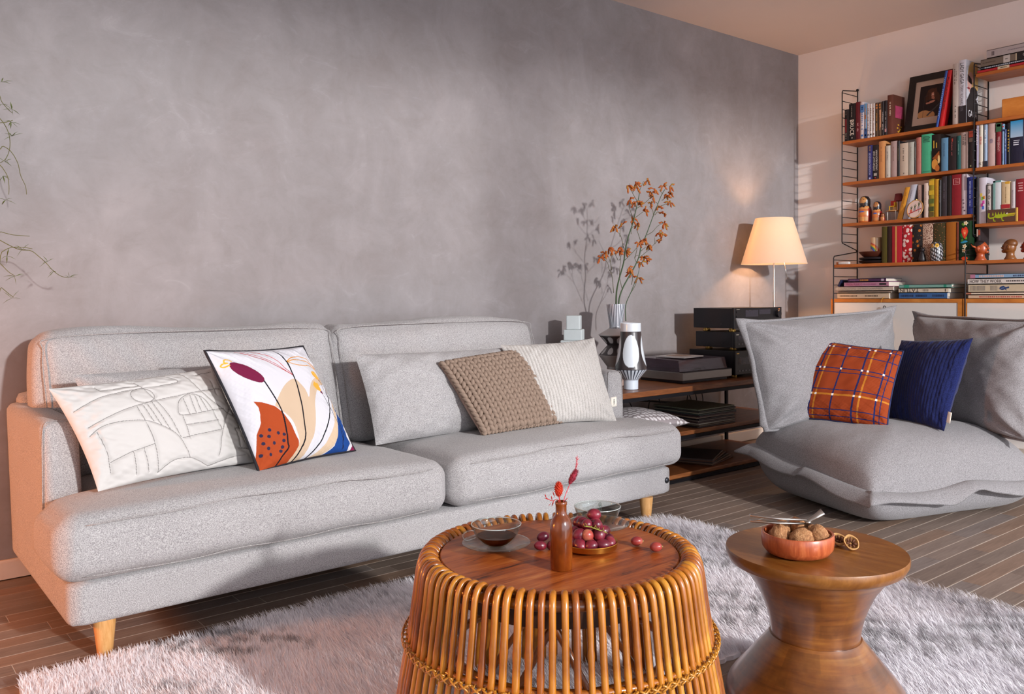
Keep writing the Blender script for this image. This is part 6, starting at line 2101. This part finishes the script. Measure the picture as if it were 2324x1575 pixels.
# miniature furniture
plain('mini_wood', '#b5854f', .5); plain('mini_white', '#c9c4bc', .5); plain('mini_yellow', '#d0a21c', .5); plain('mini_red', '#b02a24', .6); plain('mini_rose', '#8a4148', .8); plain('mini_dark', '#2c2c30', .5)
mtb = thing('miniature_table', 'miniature round table with white hairpin legs', 'toy table', (5.185, 2.654, R3), 'miniature furniture')
MB().lathe([(.0, 0), (.043, 0), (.044, .002), (.043, .004), (.0, .004)], (5.185, 2.654, R3 + .058), 32).build('table_top', 'mini_wood', mtb, True, 40)
for k in range(4):
    a = PI / 4 + k * PI / 2
    cx_, cy_ = 5.185 + .036 * math.cos(a), 2.654 + .036 * math.sin(a)
    MB().tube([(cx_ - .005, cy_ - .004, R3 + .058), (cx_ + .003, cy_, R3 + .001), (cx_ + .006, cy_ + .006, R3 + .058)], .0013, 5).build('leg', 'mini_white', mtb)
mc = thing('miniature_chair', 'miniature yellow chair with red back on the miniature table', 'toy chair', (5.182, 2.655, R3 + .062), 'miniature furniture')
zc_ = R3 + .0622
for dx1, dy1 in ((-.014, -.014), (-.014, .014), (.014, -.014), (.014, .014)):
    MB().box((5.182 + dx1, 2.657 + dy1, zc_ + .012), (.004, .004, .024)).build('leg', 'mini_yellow', mc)
MB().rbox((5.182, 2.657, zc_ + .026), (.034, .034, .005), .001, 1).build('seat', 'mini_yellow', mc)
MB().rbox((5.198, 2.662, zc_ + .045), (.005, .034, .034), .002, 2).build('backrest', 'mini_red', mc)
MB().rbox((5.182, 2.641, zc_ + .038), (.030, .005, .026), .001, 1).build('side_panel', 'mini_yellow', mc)
ml = thing('miniature_lamp', 'miniature floor lamp with dull rose shade', 'toy lamp', (5.252, 2.655, R3), 'miniature furniture')
MB().lathe([(.0, 0), (.018, 0), (.018, .003), (.0, .003)], (5.252, 2.655, R3 + .0005), 20).build('foot', 'mini_dark', ml, True, 40)
MB().tube([(5.252, 2.655, R3 + .003), (5.252, 2.655, R3 + .150)], .0028, 8).build('stem', 'mini_dark', ml)
MB().lathe([(.028, 0), (.020, .046), (.019, .046), (.027, 0)], (5.252, 2.655, R3 + .126), 28, False, False).build('shade', 'mini_rose', ml, True)
L3 = [(2.613, 2.581, .194, '#c08526', 'mustard yellow book leaning over beside the miniature lamp', -.052, '#8a5a14'), (2.577, 2.543, .206, '#a3a3ad', 'silver grey book leaning on its neighbour behind the embroidery hoop', -.050, '#6a6a78'),
      (2.490, 2.465, .202, '#b0948a', 'pale pink book behind the embroidery hoop', 0, '#6a5048'), (2.463, 2.449, .200, '#1d191b', 'thin black book behind the embroidery hoop', 0, '#5a5450'), (2.447, 2.419, .207, '#c9b8ae', 'cream book standing beside the embroidery hoop', 0, '#8a7468'), (2.416, 2.386, .228, '#8a7a20', 'glossy yellow-green patterned book', 0, '#4a5418'), (2.385, 2.360, .224, '#b0801c', 'plain ochre book beside the glossy patterned one', 0, '#8a6014'), (2.358, 2.345, .216, '#221f24', 'thin charcoal book beside the ochre one', 0, '#7a747c'), (2.343, 2.312, .234, '#2a252b', 'charcoal book beside the thin charcoal one', 0, '#5a5560'), (2.311, 2.286, .236, '#0f0d0f', 'plain black book beside the large red one', 0, '#3a3638'), (2.284, 2.230, .238, '#7d1220', 'large deep red book with thin framed title', 0, '#d09a98'), (2.229, 2.200, .236, '#b8adb4', 'pale picture book between the deep red and the navy one', 0, '#6a5a66'), (2.198, 2.164, .215, '#16266c', 'navy book with white title next to the ladder', 0, '#c0c8e4')]
for k, (a, b_, h, col, lab, ln_, ink) in enumerate(L3):
    r, c, i = book(a, b_, R3, h, col, lab, .13, lean=ln_, rough=.2 if k == 5 else .5, xf=XS + (.012 if k in (2, 3) else 0))
    if k == 5:
        for q, cc in ((.04, '#c9a026'), (.30, '#b89a20'), (.52, '#4a5a20'), (.72, '#3a4418'), (.86, '#5a4a1c')): spine_panel(c, i, cc, q, q + .12, .9)
    elif k == 10:
        for q in (.10, .24): spine_panel(c, i, ink, q, q + .005, .66, .5, 'title_frame')
        for o_ in (.18, .82): spine_panel(c, i, ink, .10, .245, .03, o_, 'title_frame')
        for q in (.13, .165, .195): marks(c, i, ink, q, q + .014, .5, .5, 1)
    elif k == 11:
        for q in (.62, .70, .80, .88): spine_panel(c, i, '#5a4a58', q, q + .03, .3, random.uniform(.3, .7))
        spine_panel(c, i, '#8a7c86', .06, .40, .4, .75)
    elif k == 12: marks(c, i, ink, .08, .78, .18, .5, 26)
    elif k == 9: pass
    else: marks(c, i, ink, .15, .62, .2, .5, 16, k)
# embroidery hoop
hp = thing('embroidery_hoop', 'round embroidery hoop with stitched cactus pots leaning on books', 'embroidery', (5.132, 2.490, R3), None)
hx, hy, hz, hr = 5.128, 2.492, R3 + .056, .054
MB().tube([(hx + .018 * math.sin(a), hy + hr * .86 * math.cos(a), hz + hr * math.sin(a)) for a in [2 * PI * k / 48 for k in range(48)]], .0032, 6, closed=True).build('wooden_ring', 'mini_wood', hp, True)
MB().lathe([(.0, 0), (.004, 0), (.004, .006), (.0, .006)], (hx + .018, hy, hz + hr), 10).build('clamp_screw', 'gold_foot', hp)
V, C_, F = [], [], []
Rn, An = 36, 96
S_, T_ = [], []
for i_ in range(Rn + 1):
    for k in range(An):
        a = 2 * PI * k / An; f = i_ / Rn
        V.append((hx - .0012 + .018 * f * math.sin(a), hy + hr * .86 * f * math.cos(a), hz + hr * f * math.sin(a)))
        S_.append(.5 - .5 * f * math.cos(a)); T_.append(.5 + .5 * f * math.sin(a))
for i_ in range(Rn):
    for k in range(An):
        F.append((i_ * An + k, i_ * An + (k + 1) % An, (i_ + 1) * An + (k + 1) % An, (i_ + 1) * An + k))
pt = Paint(np.array(S_), np.array(T_), '#cdb5ac', 1.0)
pt.line([(.12, .24), (.88, .50)], .055, '#a3202c'); pt.line([(.20, .24), (.22, .12)], .03, '#2c2a24'); pt.line([(.76, .42), (.78, .30)], .03, '#2c2a24')
for cx_, cy_, pc, hh in ((.26, .40, '#c05a48', .2), (.48, .47, '#8a7a80', .22), (.72, .56, '#9a8a8c', .28)):
    pt.poly([(cx_ - .08, cy_ + .07), (cx_ + .08, cy_ + .07), (cx_ + .06, cy_ - .09), (cx_ - .06, cy_ - .09)], pc)
    for dx1 in (-.06, 0, .06): pt.line([(cx_, cy_ + .07), (cx_ + dx1, cy_ + .07 + hh * (1 - abs(dx1) * 4))], .035, '#3a4a26')
obj_from('stitched_cloth', np.array(V), F, vcol('stitch_cloth', .9), hp, False, pt.c)

# --- third row, right bay
L3b = [(2.150, 2.135, .268, '#16141a', 'tall thin black book right beside the middle ladder', '#5a5a68'), (2.133, 2.094, .262, '#bdb8c2', 'white book with rainbow splash on its spine', '#9a94a0'), (2.091, 2.062, .222, '#c2bdba', 'white book with bold vertical black title in a dark outline', '#1d1b1f'), (2.057, 2.015, .236, '#b9c0c4', 'white and pale teal book beside the one with the bold vertical title', '#7a8a8c'), (2.013, 1.968, .226, '#c7b08a', 'cream book with a red band round it', '#7a6038'), (1.965, 1.942, .222, '#b5aeb0', 'pale grey picture-spine book beside the cream one', '#77707a'), (1.939, 1.888, .234, '#841c28', 'broad crimson book behind the crocodile picture', '#c99a9a')]
for k, (a, b_, h, col, lab, ink) in enumerate(L3b):
    r, c, i = book(a, b_, Q3, h, col, lab, .13)
    if k == 1:
        for q, cc, o_ in ((.34, '#c9b04a', .35), (.42, '#8ab84a', .5), (.50, '#c04a9a', .65), (.56, '#b03a8a', .45), (.62, '#4a6ac0', .6), (.40, '#d08a3a', .7)): spine_panel(c, i, cc, q, q + .07, .3, o_)
    elif k == 2:
        spine_text(c, i, 'D\nO\nR\nF', '#1d1b1f', 'flat', .14, .70, .42)
        for o_ in (.06, .94): spine_panel(c, i, '#1d2b2c', .03, .97, .07, o_, 'outline')
        spine_panel(c, i, '#1d2b2c', .02, .04, .95, .5, 'outline')
    elif k == 3: spine_panel(c, i, '#6f9a96', .0, .98, .28, .16); spine_panel(c, i, '#5c8c88', .0, .04, .98)
    elif k == 4: spine_panel(c, i, '#a01f28', .56, .66, .98); marks(c, i, ink, .12, .52, .14, .5, 14); spine_panel(c, i, '#c99a2c', .0, .06, .5, .7)
    elif k == 6:
        for q in range(4): marks(c, i, ink, .08 + q * .06, .12 + q * .06, .6, .5, 1, q)
    else: marks(c, i, ink, .2, .6, .2, .5, 12, k)
# crocodile picture block
cr = thing('crocodile_picture', 'brown painted block with a yellow-green crocodile standing before the crimson book', 'picture', (5.128, 2.004, Q3))
MB().bb(5.127, 5.139, 2.079, 1.932, Q3 + .0005, Q3 + .073).build('block', plain('croc_brown', '#55392c', .6), cr)
MB().bb(5.1265, 5.139, 1.932, 1.925, Q3 + .0005, Q3 + .076).build('edge', plain('croc_edge', '#c09a44', .6), cr)
s, t_ = np.meshgrid(np.linspace(0, 1, 150), np.linspace(0, 1, 76))
pt = Paint(s, t_, '#55392c', 2.0)
G_ = '#9aa81e'
sm2 = lambda l: [tuple(q[:2]) for q in smooth_pts([(a, c, 0) for a, c in l], 4)]
pt.line(sm2([(.05, .72), (.04, .45), (.12, .35), (.25, .42)]), .10, G_); pt.ell((.42, .46), .34, .15, G_); pt.line([(.55, .50), (.92, .52)], .20, G_); pt.line([(.70, .60), (.97, .62)], .09, '#b5a02a'); pt.line([(.72, .44), (.97, .54)], .05, '#a8622c')
for x_ in (.16, .26, .36, .46, .56): pt.poly([(x_, .55), (x_ + .03, .82), (x_ + .07, .55)], G_)
for x_ in (.20, .50): pt.line([(x_, .40), (x_ + .03, .12), (x_ + .08, .10)], .07, G_)
pt.ell((.70, .64), .05, .06, '#e8e4d0'); pt.ell((.705, .64), .022, .028, '#16120f')
obj_from('crocodile', np.stack([np.full_like(s, 5.1264), 2.0785 - s * .146, Q3 + .001 + t_ * .0715], -1).reshape(-1, 3), grid_faces(150, 76), vcol('croc_paint', .6), cr, False, pt.c)

# --- fourth row
XD = 5.062


def vor_mat(name, bg, fg, scale, thr, fg2=None):
    m, t = mk(name)
    vo = t.n('ShaderNodeTexVoronoi'); vo.inputs['Scale'].default_value = scale
    t.l(t.coord(), vo.inputs['Vector'])
    k = t.ramp(vo.outputs['Distance'], [(0, fg), (thr, fg), (thr + .05, bg), (1, bg)])
    if fg2:
        v2_ = t.n('ShaderNodeTexVoronoi'); v2_.inputs['Scale'].default_value = scale * 1.7
        t.l(t.coord((1, 1, 1), rot=(.3, .5, .2)), v2_.inputs['Vector'])
        k2 = t.ramp(v2_.outputs['Distance'], [(0, '#ffffff'), (thr * .6, '#ffffff'), (thr * .6 + .04, '#000000'), (1, '#000000')])
        k = t.mix(k2, k, fg2)
    t.base(k)
    t.set(Roughness=.9)
    return m


fabs = [(2.683, 2.648, .226, None, '#4a4218', 'olive cloth-bound book beside the rainbow mug'), (2.646, 2.620, .226, None, '#2e1a16', 'dark brown cloth-bound book beside the olive one'), (2.617, 2.554, .224, None, '#a31f2c', 'red cloth-bound album with gold braid stripe'), (2.550, 2.493, .226, vor_mat('red_flowers', '#a3141f', '#d9c6c0', 46, .40), '#a3141f', 'red cloth-bound album with white flowers'), (2.491, 2.432, .224, vor_mat('dark_flowers', '#1a1416', '#a8621c', 40, .30, '#3d3a1e'), '#1a1416', 'black cloth-bound album with orange flowers'), (2.430, 2.369, .226, vor_mat('cream_flowers', '#6e4638', '#c0a894', 190, .52), '#c0a894', 'cream and brown speckled cloth-bound album'), (2.365, 2.298, .224, vor_mat('polka_cloth', '#38300f', '#a0603c', 85, .17), '#38300f', 'olive cloth-bound album with small orange dots'), (2.293, 2.236, .226, None, '#96581a', 'mustard cloth-bound album beside the embroidered green one'), (2.235, 2.222, .222, None, '#6e3524', 'thin red-brown cloth-bound book beside the embroidered green one')]
for k, (a, b_, h, mm, col, lab) in enumerate(fabs):
    r, c, i = book(a, b_, R4, h, col, lab, .15, xf=XD + .03, mat_=mm or fabric('cloth_%d' % k, col, col, 300, .3), name='album' if k > 1 else 'book', group='cloth-bound albums on the deep shelf')
    if k == 2: spine_panel(c, i, '#b98a4a', .0, 1.0, .16, .42, 'gold_braid')
# green album with embroidered heart
r, c, i = book(2.220, 2.162, R4, .226, '#12301a', 'dark green album embroidered with a red heart and white flowers', .15, xf=XD + .03, name='album', group='cloth-bound albums on the deep shelf')
s, t_ = np.meshgrid(np.linspace(0, 1, 70), np.linspace(0, 1, 220))
pt = Paint(s, t_, '#0f2c18', .26)
for q in range(9): pt.ell((random.uniform(.1, .9), random.uniform(.05, .95)), .045, .03, random.choice(('#3f7a2a', '#5a8a2c', '#2c6a30')), random.uniform(0, 3))
pt.poly([(.22, .74), (.30, .84), (.48, .82), (.60, .86), (.78, .84), (.88, .74), (.78, .64), (.56, .54), (.34, .64)], '#c0301c'); pt.poly([(.36, .74), (.44, .79), (.58, .78), (.70, .78), (.74, .72), (.56, .61)], '#d8603c'); pt.ell((.56, .70), .02, .03, '#e0a070')
for cx_, cy_ in ((.66, .95), (.55, .36), (.50, .25)):
    for q in range(5): pt.ell((cx_ + .13 * math.cos(q * 1.257), cy_ + .034 * math.sin(q * 1.257)), .025, .018, '#d9cfb4', q * 1.257)
    pt.ell((cx_, cy_), .018, .018, '#c08a2c')
pt.ell((.6, .48), .06, .025, '#2a86a8'); pt.ell((.35, .46), .05, .02, '#2a86a8'); pt.ell((.55, .05), .08, .05, '#c0401c')
obj_from('embroidery', np.stack([np.full_like(s, XD + .0294) + .0035 * (2 * s - 1) ** 2, 2.2196 - s * .0572, R4 + .001 + t_ * .224], -1).reshape(-1, 3), grid_faces(70, 220), vcol('embroidered', .85), c, False, pt.c)
r, c, i = book(2.149, 2.128, Q4, .190, '#231b1e', 'dark book with red and white marks behind the devil head', .12, xf=5.15)
spine_panel(c, i, '#b8a89c', .04, .26, .35, .3); spine_panel(c, i, '#a33a20', .06, .22, .4, .75)
# mug with rainbow, bowl, dishes, eraser
vcol('mug_glaze', .35, 0, 60, .5, .3)
mug = thing('rainbow_mug', 'cream ceramic tumbler with a painted rainbow standing in the wooden dish', 'mug', (5.145, 2.745, R4 + .078))


def rain(a, z, r):
    da = (a - PI)
    s_ = -da * .030      # along the visible side, metres, + = to the right
    d = math.hypot(s_ + .030 - .045, (z - .0)) if False else math.hypot(s_ - .036, z - .0)
    if .036 < d < .072 and s_ < .034:
        k = int((d - .036) / .006)
        return ('#54308a', '#2a5ab0', '#3f8a3a', '#d8b02a', '#d87a24', '#b8302c')[max(0, min(5, k))]
    return '#c4a987'


for nm in (1,):
    prof = [(.0, .0005), (.030, .0005), (.0325, .004), (.0330, .100), (.0318, .103), (.030, .101), (.029, .012), (.0, .010)]
    o_ = painted_lathe('body', prof, (5.145, 2.745, R4 + .0625), 90, rain, mug)
plain('dish_dark', '#1d191c', .3, var=.05); plain('dish_brown', '#4a2418', .4, var=.1); plain('eraser_white', '#c8c6c4', .6)
tag(MB().lathe([(.0, .0005), (.055, .0005), (.062, .004), (.086, .030), (.088, .0335), (.085, .0335), (.060, .010), (.0, .008)], (5.145, 2.762, R4 + .043), 44).build('wooden_dish', 'dish_brown', None, True, 50), 'shallow dark brown wooden dish holding the rainbow tumbler', 'dish')
tag(MB().lathe([(.0, .0), (.06, .0), (.085, .008), (.089, .018), (.086, .020), (.06, .006), (.0, .006)], (5.148, 2.762, R4 + .0205), 44).build('plate', 'dish_dark', None, True, 50), 'black plate, upper one under the wooden dish', 'plate', 'dark plates on the deep shelf')
tag(MB().lathe([(.0, .0), (.06, .0), (.085, .008), (.091, .018), (.088, .0195), (.06, .006), (.0, .006)], (5.148, 2.760, R4 + .0005), 44).build('plate', 'dish_dark', None, True, 50), 'black plate, lowest one under the wooden dish', 'plate', 'dark plates on the deep shelf')
b = MB(); b.rbox((5.05, 2.905, R4 + .0085), (.022, .072, .016), .003, 2)
er = thing('marker', 'small white marker lying at the shelf edge', 'marker', (5.05, 2.91, R4))
b.build('barrel', 'eraser_white', er, True, 40)
MB().rbox((5.05, 2.949, R4 + .0085), (.019, .016, .015), .003, 2).build('cap', plain('marker_cap', '#8a4a24', .5), er)
# cat figurine and owl
ct = thing('cat_figurine', 'small black cat figurine before the speckled album', 'figurine', (5.066, 2.415, R4))
b = MB(); b.lathe([(.0, .0005), (.017, .0005), (.021, .008), (.020, .022), (.014, .044), (.0105, .060), (.0, .066)], (5.066, 2.418, R4), 24)
b.ball((5.062, 2.414, R4 + .070), (.012, .0115, .0115), 14, 10)
for sg in (-1, 1): b.tube([(5.063, 2.414 + sg * .006, R4 + .078), (5.064, 2.414 + sg * .0085, R4 + .090)], [.0042, .0006], 6)
b.tube(smooth_pts([(5.08, 2.43, R4 + .006), (5.075, 2.445, R4 + .006), (5.062, 2.450, R4 + .012)], 4), .0035, 6)
b.build('body', 'black_plastic', ct, True)


def owlp(a, z, r):
    da = a - PI
    for sg in (-1, 1):
        d = math.hypot((da + sg * .52) * .030, z - .092)
        if d < .0045: return '#14110f'
        if d < .0115: return '#c99a2c'
    h = math.sin(a * 13 + z * 170) * math.sin(a * 7 - z * 120 + 1)
    return '#c3c6cc' if h > .30 else '#15151a'


ow = thing('owl_figurine', 'glossy black and white owl figurine with yellow eyes', 'figurine', (5.068, 2.335, R4))
painted_lathe('body', [(.0, .0005), (.026, .0005), (.031, .010), (.0345, .040), (.0335, .070), (.030, .092), (.024, .106), (.012, .113), (.0, .114)], (5.070, 2.336, R4), 120, owlp, ow)
b = MB(); b.tube([(5.036, 2.336, R4 + .086), (5.032, 2.336, R4 + .079)], [.004, .0008], 6); b.build('beak', plain('beak', '#8a6a2c', .5), ow)
for sg in (-1, 1):
    MB().tube([(5.062, 2.336 + sg * .018, R4 + .104), (5.060, 2.336 + sg * .022, R4 + .119)], [.007, .001], 6).build('ear_tuft', 'black_plastic', ow)


# carved heads
def head(lab, x, y, z, fwd, skin, hair, horn, beard):
    o = thing('carved_head', lab, 'sculpture', (x, y, z))
    f = fwd
    ms = plain('head_' + skin.strip('#'), skin, .35, var=.18, scale=60, coat=.3)
    mh = plain('head_' + hair.strip('#'), hair, .4, var=.15, scale=60)
    P = lambda a, c, e: (x + e, y + f * a, z + c)
    b = MB()
    b.lathe([(.0, .0005), (.030, .0005), (.031, .006), (.024, .016), (.020, .030), (.022, .040), (.0, .045)], (x, y - f * .004, z), 24)
    b.ball(P(.0, .070, 0), (.029, .034, .040), 22, 16, fn=lambda p: 1 + .06 * math.exp(-((p.y * f - .6) ** 2 + (p.z + .45) ** 2) / .1) - .05 * math.exp(-((p.y * f - .8) ** 2 + (p.z - .15) ** 2) / .03))
    b.tube([P(.028, .080, 0), P(.040, .066, 0), P(.034, .060, 0)], [.004, .0065, .004], 8)
    b.ball(P(.028, .048, 0), (.013, .013, .010), 12, 8)
    for sg in (-1, 1):
        b.ball(P(-.006, .068, sg * .029), (.005, .009, .014), 10, 8)
        b.ball(P(.026, .082, sg * .012), (.009, .007, .004), 10, 6)
    b.build('face', ms, o, True)
    b = MB()
    for sg in (-1, 1): b.ball(P(.0315, .075, sg * .012), .0035, 8, 6)
    b.tube([P(.036, .055, -.010), P(.0395, .054, 0), P(.036, .055, .010)], .0016, 6)
    b.build('eyes_and_mouth', 'black_plastic', o, True)
    if hair:
        b = MB(); b.ball(P(-.008, .088, 0), (.0285, .033, .026), 18, 12)
        b.build('hair', mh, o, True)
    if horn:
        for sg in (-1, 1):
            MB().tube([P(-.018, .074, sg * .027), P(-.032, .082, sg * .036), P(-.040, .094, sg * .038)], [.006, .004, .0008], 8).build('pointed_ear', ms, o, True)
    if beard:
        MB().tube([P(.030, .046, 0), P(.040, .036, 0), P(.043, .028, 0)], [.007, .005, .001], 8).build('beard', mh, o, True)


head('carved devil head with orange-red skin, pointed ears and black goatee', 5.095, 2.098, Q4, -1, '#a34a22', '#1d191a', True, True)
head('carved bald brown head with heavy nose, facing the devil head', 5.095, 1.950, Q4, 1, '#7a4a20', '#6a3f1c', False, False)
head('carved red head behind the bald brown head, facing the window', 5.12, 1.862, Q4, 1, '#8a2a1c', '#3a1a14', False, False)


# ------------------------------------------------------------------ lying books
def flatbook(y0, y1, z0, th, col, lab, depth=.2, xf=5.04, title=None, ink='#222222', mode='n', group='books lying in piles', f0=.06, f1=.9, hgt=.55, rot=0.0):
    r = thing('book', lab, 'book', (xf + depth / 2, (y0 + y1) / 2, z0), group)
    b = MB()
    t_ = min(.0028, th * .2)
    b.bb(xf, xf + .004, y0, y1, z0 + .0003, z0 + th - .0003)
    b.bb(xf, xf + depth, y0, y1, z0 + .0003, z0 + t_); b.bb(xf, xf + depth, y0, y1, z0 + th - t_, z0 + th - .0003)
    p = MB(); p.bb(xf + .0042, xf + depth - .004, y0 - .004, y1 + .004, z0 + t_ * 1.02, z0 + th - t_ * 1.02)
    if rot:
        c_, s_ = math.cos(rot), math.sin(rot)
        oy_, ox_ = (y0 + y1) / 2, xf
        for mb in (b, p): mb.v = [(ox_ + (a - ox_) * c_ - (e - oy_) * s_, oy_ + (a - ox_) * s_ + (e - oy_) * c_, g) for a, e, g in mb.v]
    cv = b.build('cover', bmat(col), r)
    p.build('pages', 'paper', r)
    if title:
        m = plain('ink_' + ink.strip('#'), ink, .6, var=.02)
        ya, yb_ = y0 + (y1 - y0) * f0, y0 + (y1 - y0) * f1
        R_, U_ = ((0, -1, 0), (0, 0, 1)) if mode == 'n' else ((0, 1, 0), (0, 0, -1))
        text_mesh(title, 'title', cv, m, (xf - .0006, (ya + yb_) / 2, z0 + th / 2), R_, U_, height=th * hgt, length=abs(ya - yb_))
    return cv, (y0, y1, z0, th, xf)


def flatmarks(cv, info, col, f0, f1, wid=.35, n=12):
    y0, y1, z0, th, xf = info
    b = MB(); L = (y1 - y0) * (f1 - f0) / n
    for i in range(n):
        ya = y0 + (y1 - y0) * f0 + L * i
        b.bb(xf - .0005, xf + .003, ya, ya + L * random.uniform(.5, .8), z0 + th * (.5 - wid / 2), z0 + th * (.5 + wid / 2))
    b.build('lettering', plain('ink_' + col.strip('#'), col, .6, var=.02), cv)


def flatband(cv, info, col, f0, f1, wid=.98, nm='spine_band'):
    y0, y1, z0, th, xf = info
    b = MB(); b.bb(xf - .0005, xf + .003, y0 + (y1 - y0) * f0, y0 + (y1 - y0) * f1, z0 + th * (.5 - wid / 2), z0 + th * (.5 + wid / 2))
    b.build(nm, plain('ink_' + col.strip('#'), col, .6, var=.05), cv)


zc0 = .9332
c, i = flatbook(2.950, 2.610, zc0, .036, '#b9a48c', 'cream book at the bottom of the pile under the pink one', .24, 5.045); flatmarks(c, i, '#55463a', .05, .40, .25, 14); flatmarks(c, i, '#55463a', .55, .80, .25, 9)
c, i = flatbook(2.945, 2.600, zc0 + .0362, .014, '#8c7a6c', 'thin grey-brown book second from the bottom of the pile under the pink one', .24, 5.05)
c, i = flatbook(2.960, 2.580, zc0 + .0504, .026, '#b3a597', 'broad beige book with grey title in the pile under the pink one', .25, 5.04, 'ROLLING STONE · DIE PHOTOGRAPHIEN', '#857a70', f0=.05, f1=.82, hgt=.5)
c, i = flatbook(2.904, 2.612, zc0 + .0766, .029, '#a3748a', 'pink book with magenta title near the top of the pile', .22, 5.045, 'FRIDA KAHLO', '#8a2a5c', f0=.05, f1=.42, hgt=.5); flatmarks(c, i, '#8a4a70', .45, .74, .25, 12); flatband(c, i, '#1d171c', .80, .95, .4)
c, i = flatbook(2.880, 2.632, zc0 + .1058, .022, '#3a1f42', 'dark purple book on top of the pink one', .2, 5.05); flatmarks(c, i, '#7a5a86', .05, .30, .25, 8); flatmarks(c, i, '#b07a2c', .32, .55, .4, 8); flatband(c, i, '#b0a4b4', .88, .95, .6)
b = MB(); b.rbox((5.12, 2.938, zc0 + .1), (.14, .012, .046), .002, 1, rot=Matrix.Rotation(.45, 3, 'X'))
tag(b.build('book', plain('book_blueblack', '#1c2344', .4, var=.2, scale=30)), 'small dark blue book tilted against the purple and pink books', 'book', 'books lying in piles')
c, i = flatbook(2.547, 2.264, zc0, .036, '#335a8c', 'blue book lowest in the small pile beside the pink pile', .22, 5.045); flatmarks(c, i, '#14284a', .04, .32, .35, 12); flatmarks(c, i, '#14284a', .36, .60, .35, 10); flatmarks(c, i, '#14284a', .70, .95, .35, 9)
c, i = flatbook(2.549, 2.258, zc0 + .0362, .027, '#c6b8a4', 'cream book with large upside-down black title in the small pile', .2, 5.045, 'TATLIN', '#1a1616', 'flip', f0=.03, f1=.42, hgt=.72); flatband(c, i, '#1a1616', .94, .955, .6); flatmarks(c, i, '#8a7e70', .50, .62, .5, 5)
c, i = flatbook(2.547, 2.240, zc0 + .0634, .022, '#6f9a90', 'teal book on top of the small pile with the upside-down title', .21, 5.045); flatband(c, i, '#2c8a72', .10, .20, .8); flatband(c, i, '#1f7a62', .86, .91, .8)
c, i = flatbook(2.146, 1.85, zc0, .022, '#c4ab92', 'cream book with red script at the bottom of the right-hand pile', .22, 5.045); flatmarks(c, i, '#a84a44', .2, .95, .35, 20)
c, i = flatbook(2.160, 1.86, zc0 + .0222, .014, '#a86a54', 'thin reddish book second from the bottom of the right-hand pile', .2, 5.045); flatband(c, i, '#c9bfae', .1, 1, .5)
c, i = flatbook(2.146, 1.84, zc0 + .0364, .045, '#b9ac93', 'thick cream book with a blue hand drawing on its spine', .22, 5.045)
flatmarks(c, i, '#8a8478', .04, .30, .6, 12); flatmarks(c, i, '#8a8478', .38, .52, .6, 7)
s, t_ = np.meshgrid(np.linspace(0, 1, 60), np.linspace(0, 1, 36)); pt = Paint(s, t_, '#b9ac93', 1.7)
pt.poly([(.15, .35), (.4, .2), (.62, .3), (.8, .1), (.72, .4), (.98, .5), (.95, .75), (.7, .62), (.5, .85), (.3, .75), (.18, .6)], '#1d3a66'); pt.line([(.3, .45), (.55, .55)], .05, '#7a9ac0'); pt.ell((.06, .5), .04, .06, '#1d2c44')
obj_from('hand_drawing', np.stack([np.full_like(s, 5.0444), 1.992 - s * .062, zc0 + .040 + t_ * .037], -1).reshape(-1, 3), grid_faces(60, 36), 'photo_print', c, False, pt.c)
c, i = flatbook(2.150, 1.85, zc0 + .0816, .032, '#c9c4be', 'white book with bold black title in the right-hand pile', .23, 5.045, 'HOW THEY WORK', '#141214', f0=.04, f1=.60, hgt=.55); flatmarks(c, i, '#2a2628', .68, .98, .22, 10)
c, i = flatbook(2.138, 1.84, zc0 + .1138, .024, '#7a9cba', 'light blue book on top of the right-hand pile', .2, 5.05); flatband(c, i, '#a8708a', .0, .09, .9); flatmarks(c, i, '#c0a8a0', .16, .6, .5, 14); flatmarks(c, i, '#3a4a6a', .75, .98, .4, 6)
# bookmark ribbon
tag(MB().tube([(5.043, 2.637, zc0 + .010), (5.022, 2.640, zc0 + .001), (5.0195, 2.646, zc0 - .022)], .0014, 5).build('bookmark_ribbon', plain('ribbon', '#c9962c', .7)), 'thin yellow bookmark ribbon hanging over the cabinet edge', 'ribbon')
# pile on the topmost board
c, i = flatbook(2.142, 1.84, Q0, .018, '#a8202a', 'red and cream book at the bottom of the topmost pile', .17, 5.135); flatband(c, i, '#c8b89c', .36, .56, .9); flatmarks(c, i, '#3a2a24', .40, .52, .3, 6); flatband(c, i, '#c8b89c', .86, .95, .9)
c, i = flatbook(2.126, 1.84, Q0 + .0182, .014, '#3f4650', 'slim slate grey book with pale marks in the topmost pile', .17, 5.138); flatmarks(c, i, '#a8b0ba', .08, .9, .45, 24)
c, i = flatbook(2.126, 1.84, Q0 + .0324, .042, '#6b6055', 'grey-brown book with white label and black field in the topmost pile', .17, 5.14, 'CHA', '#b5aea8', f0=.80, f1=.98, hgt=.4)
flatband(c, i, '#b9b2ac', .42, .54, .96); flatband(c, i, '#151215', .66, 1.0, .96); flatband(c, i, '#b9ac90', .64, .66, .96); flatmarks(c, i, '#2a2624', .45, .51, .12, 6); flatmarks(c, i, '#4a423a', .04, .28, .14, 12)
text_mesh('CHA', 'title', c, plain('ink_#b5aea8x', '#b5aea8', .6), (5.1385, 1.885, Q0 + .0324 + .026), (0, -1, 0), (0, 0, 1), height=.016, length=.042)
c, i = flatbook(2.092, 1.83, Q0 + .0746, .046, '#a89f9f', 'thick white book on top of the topmost pile', .18, 5.135); flatmarks(c, i, '#5a545a', .10, .16, .5, 5); flatmarks(c, i, '#7a747a', .42, .75, .12, 16)
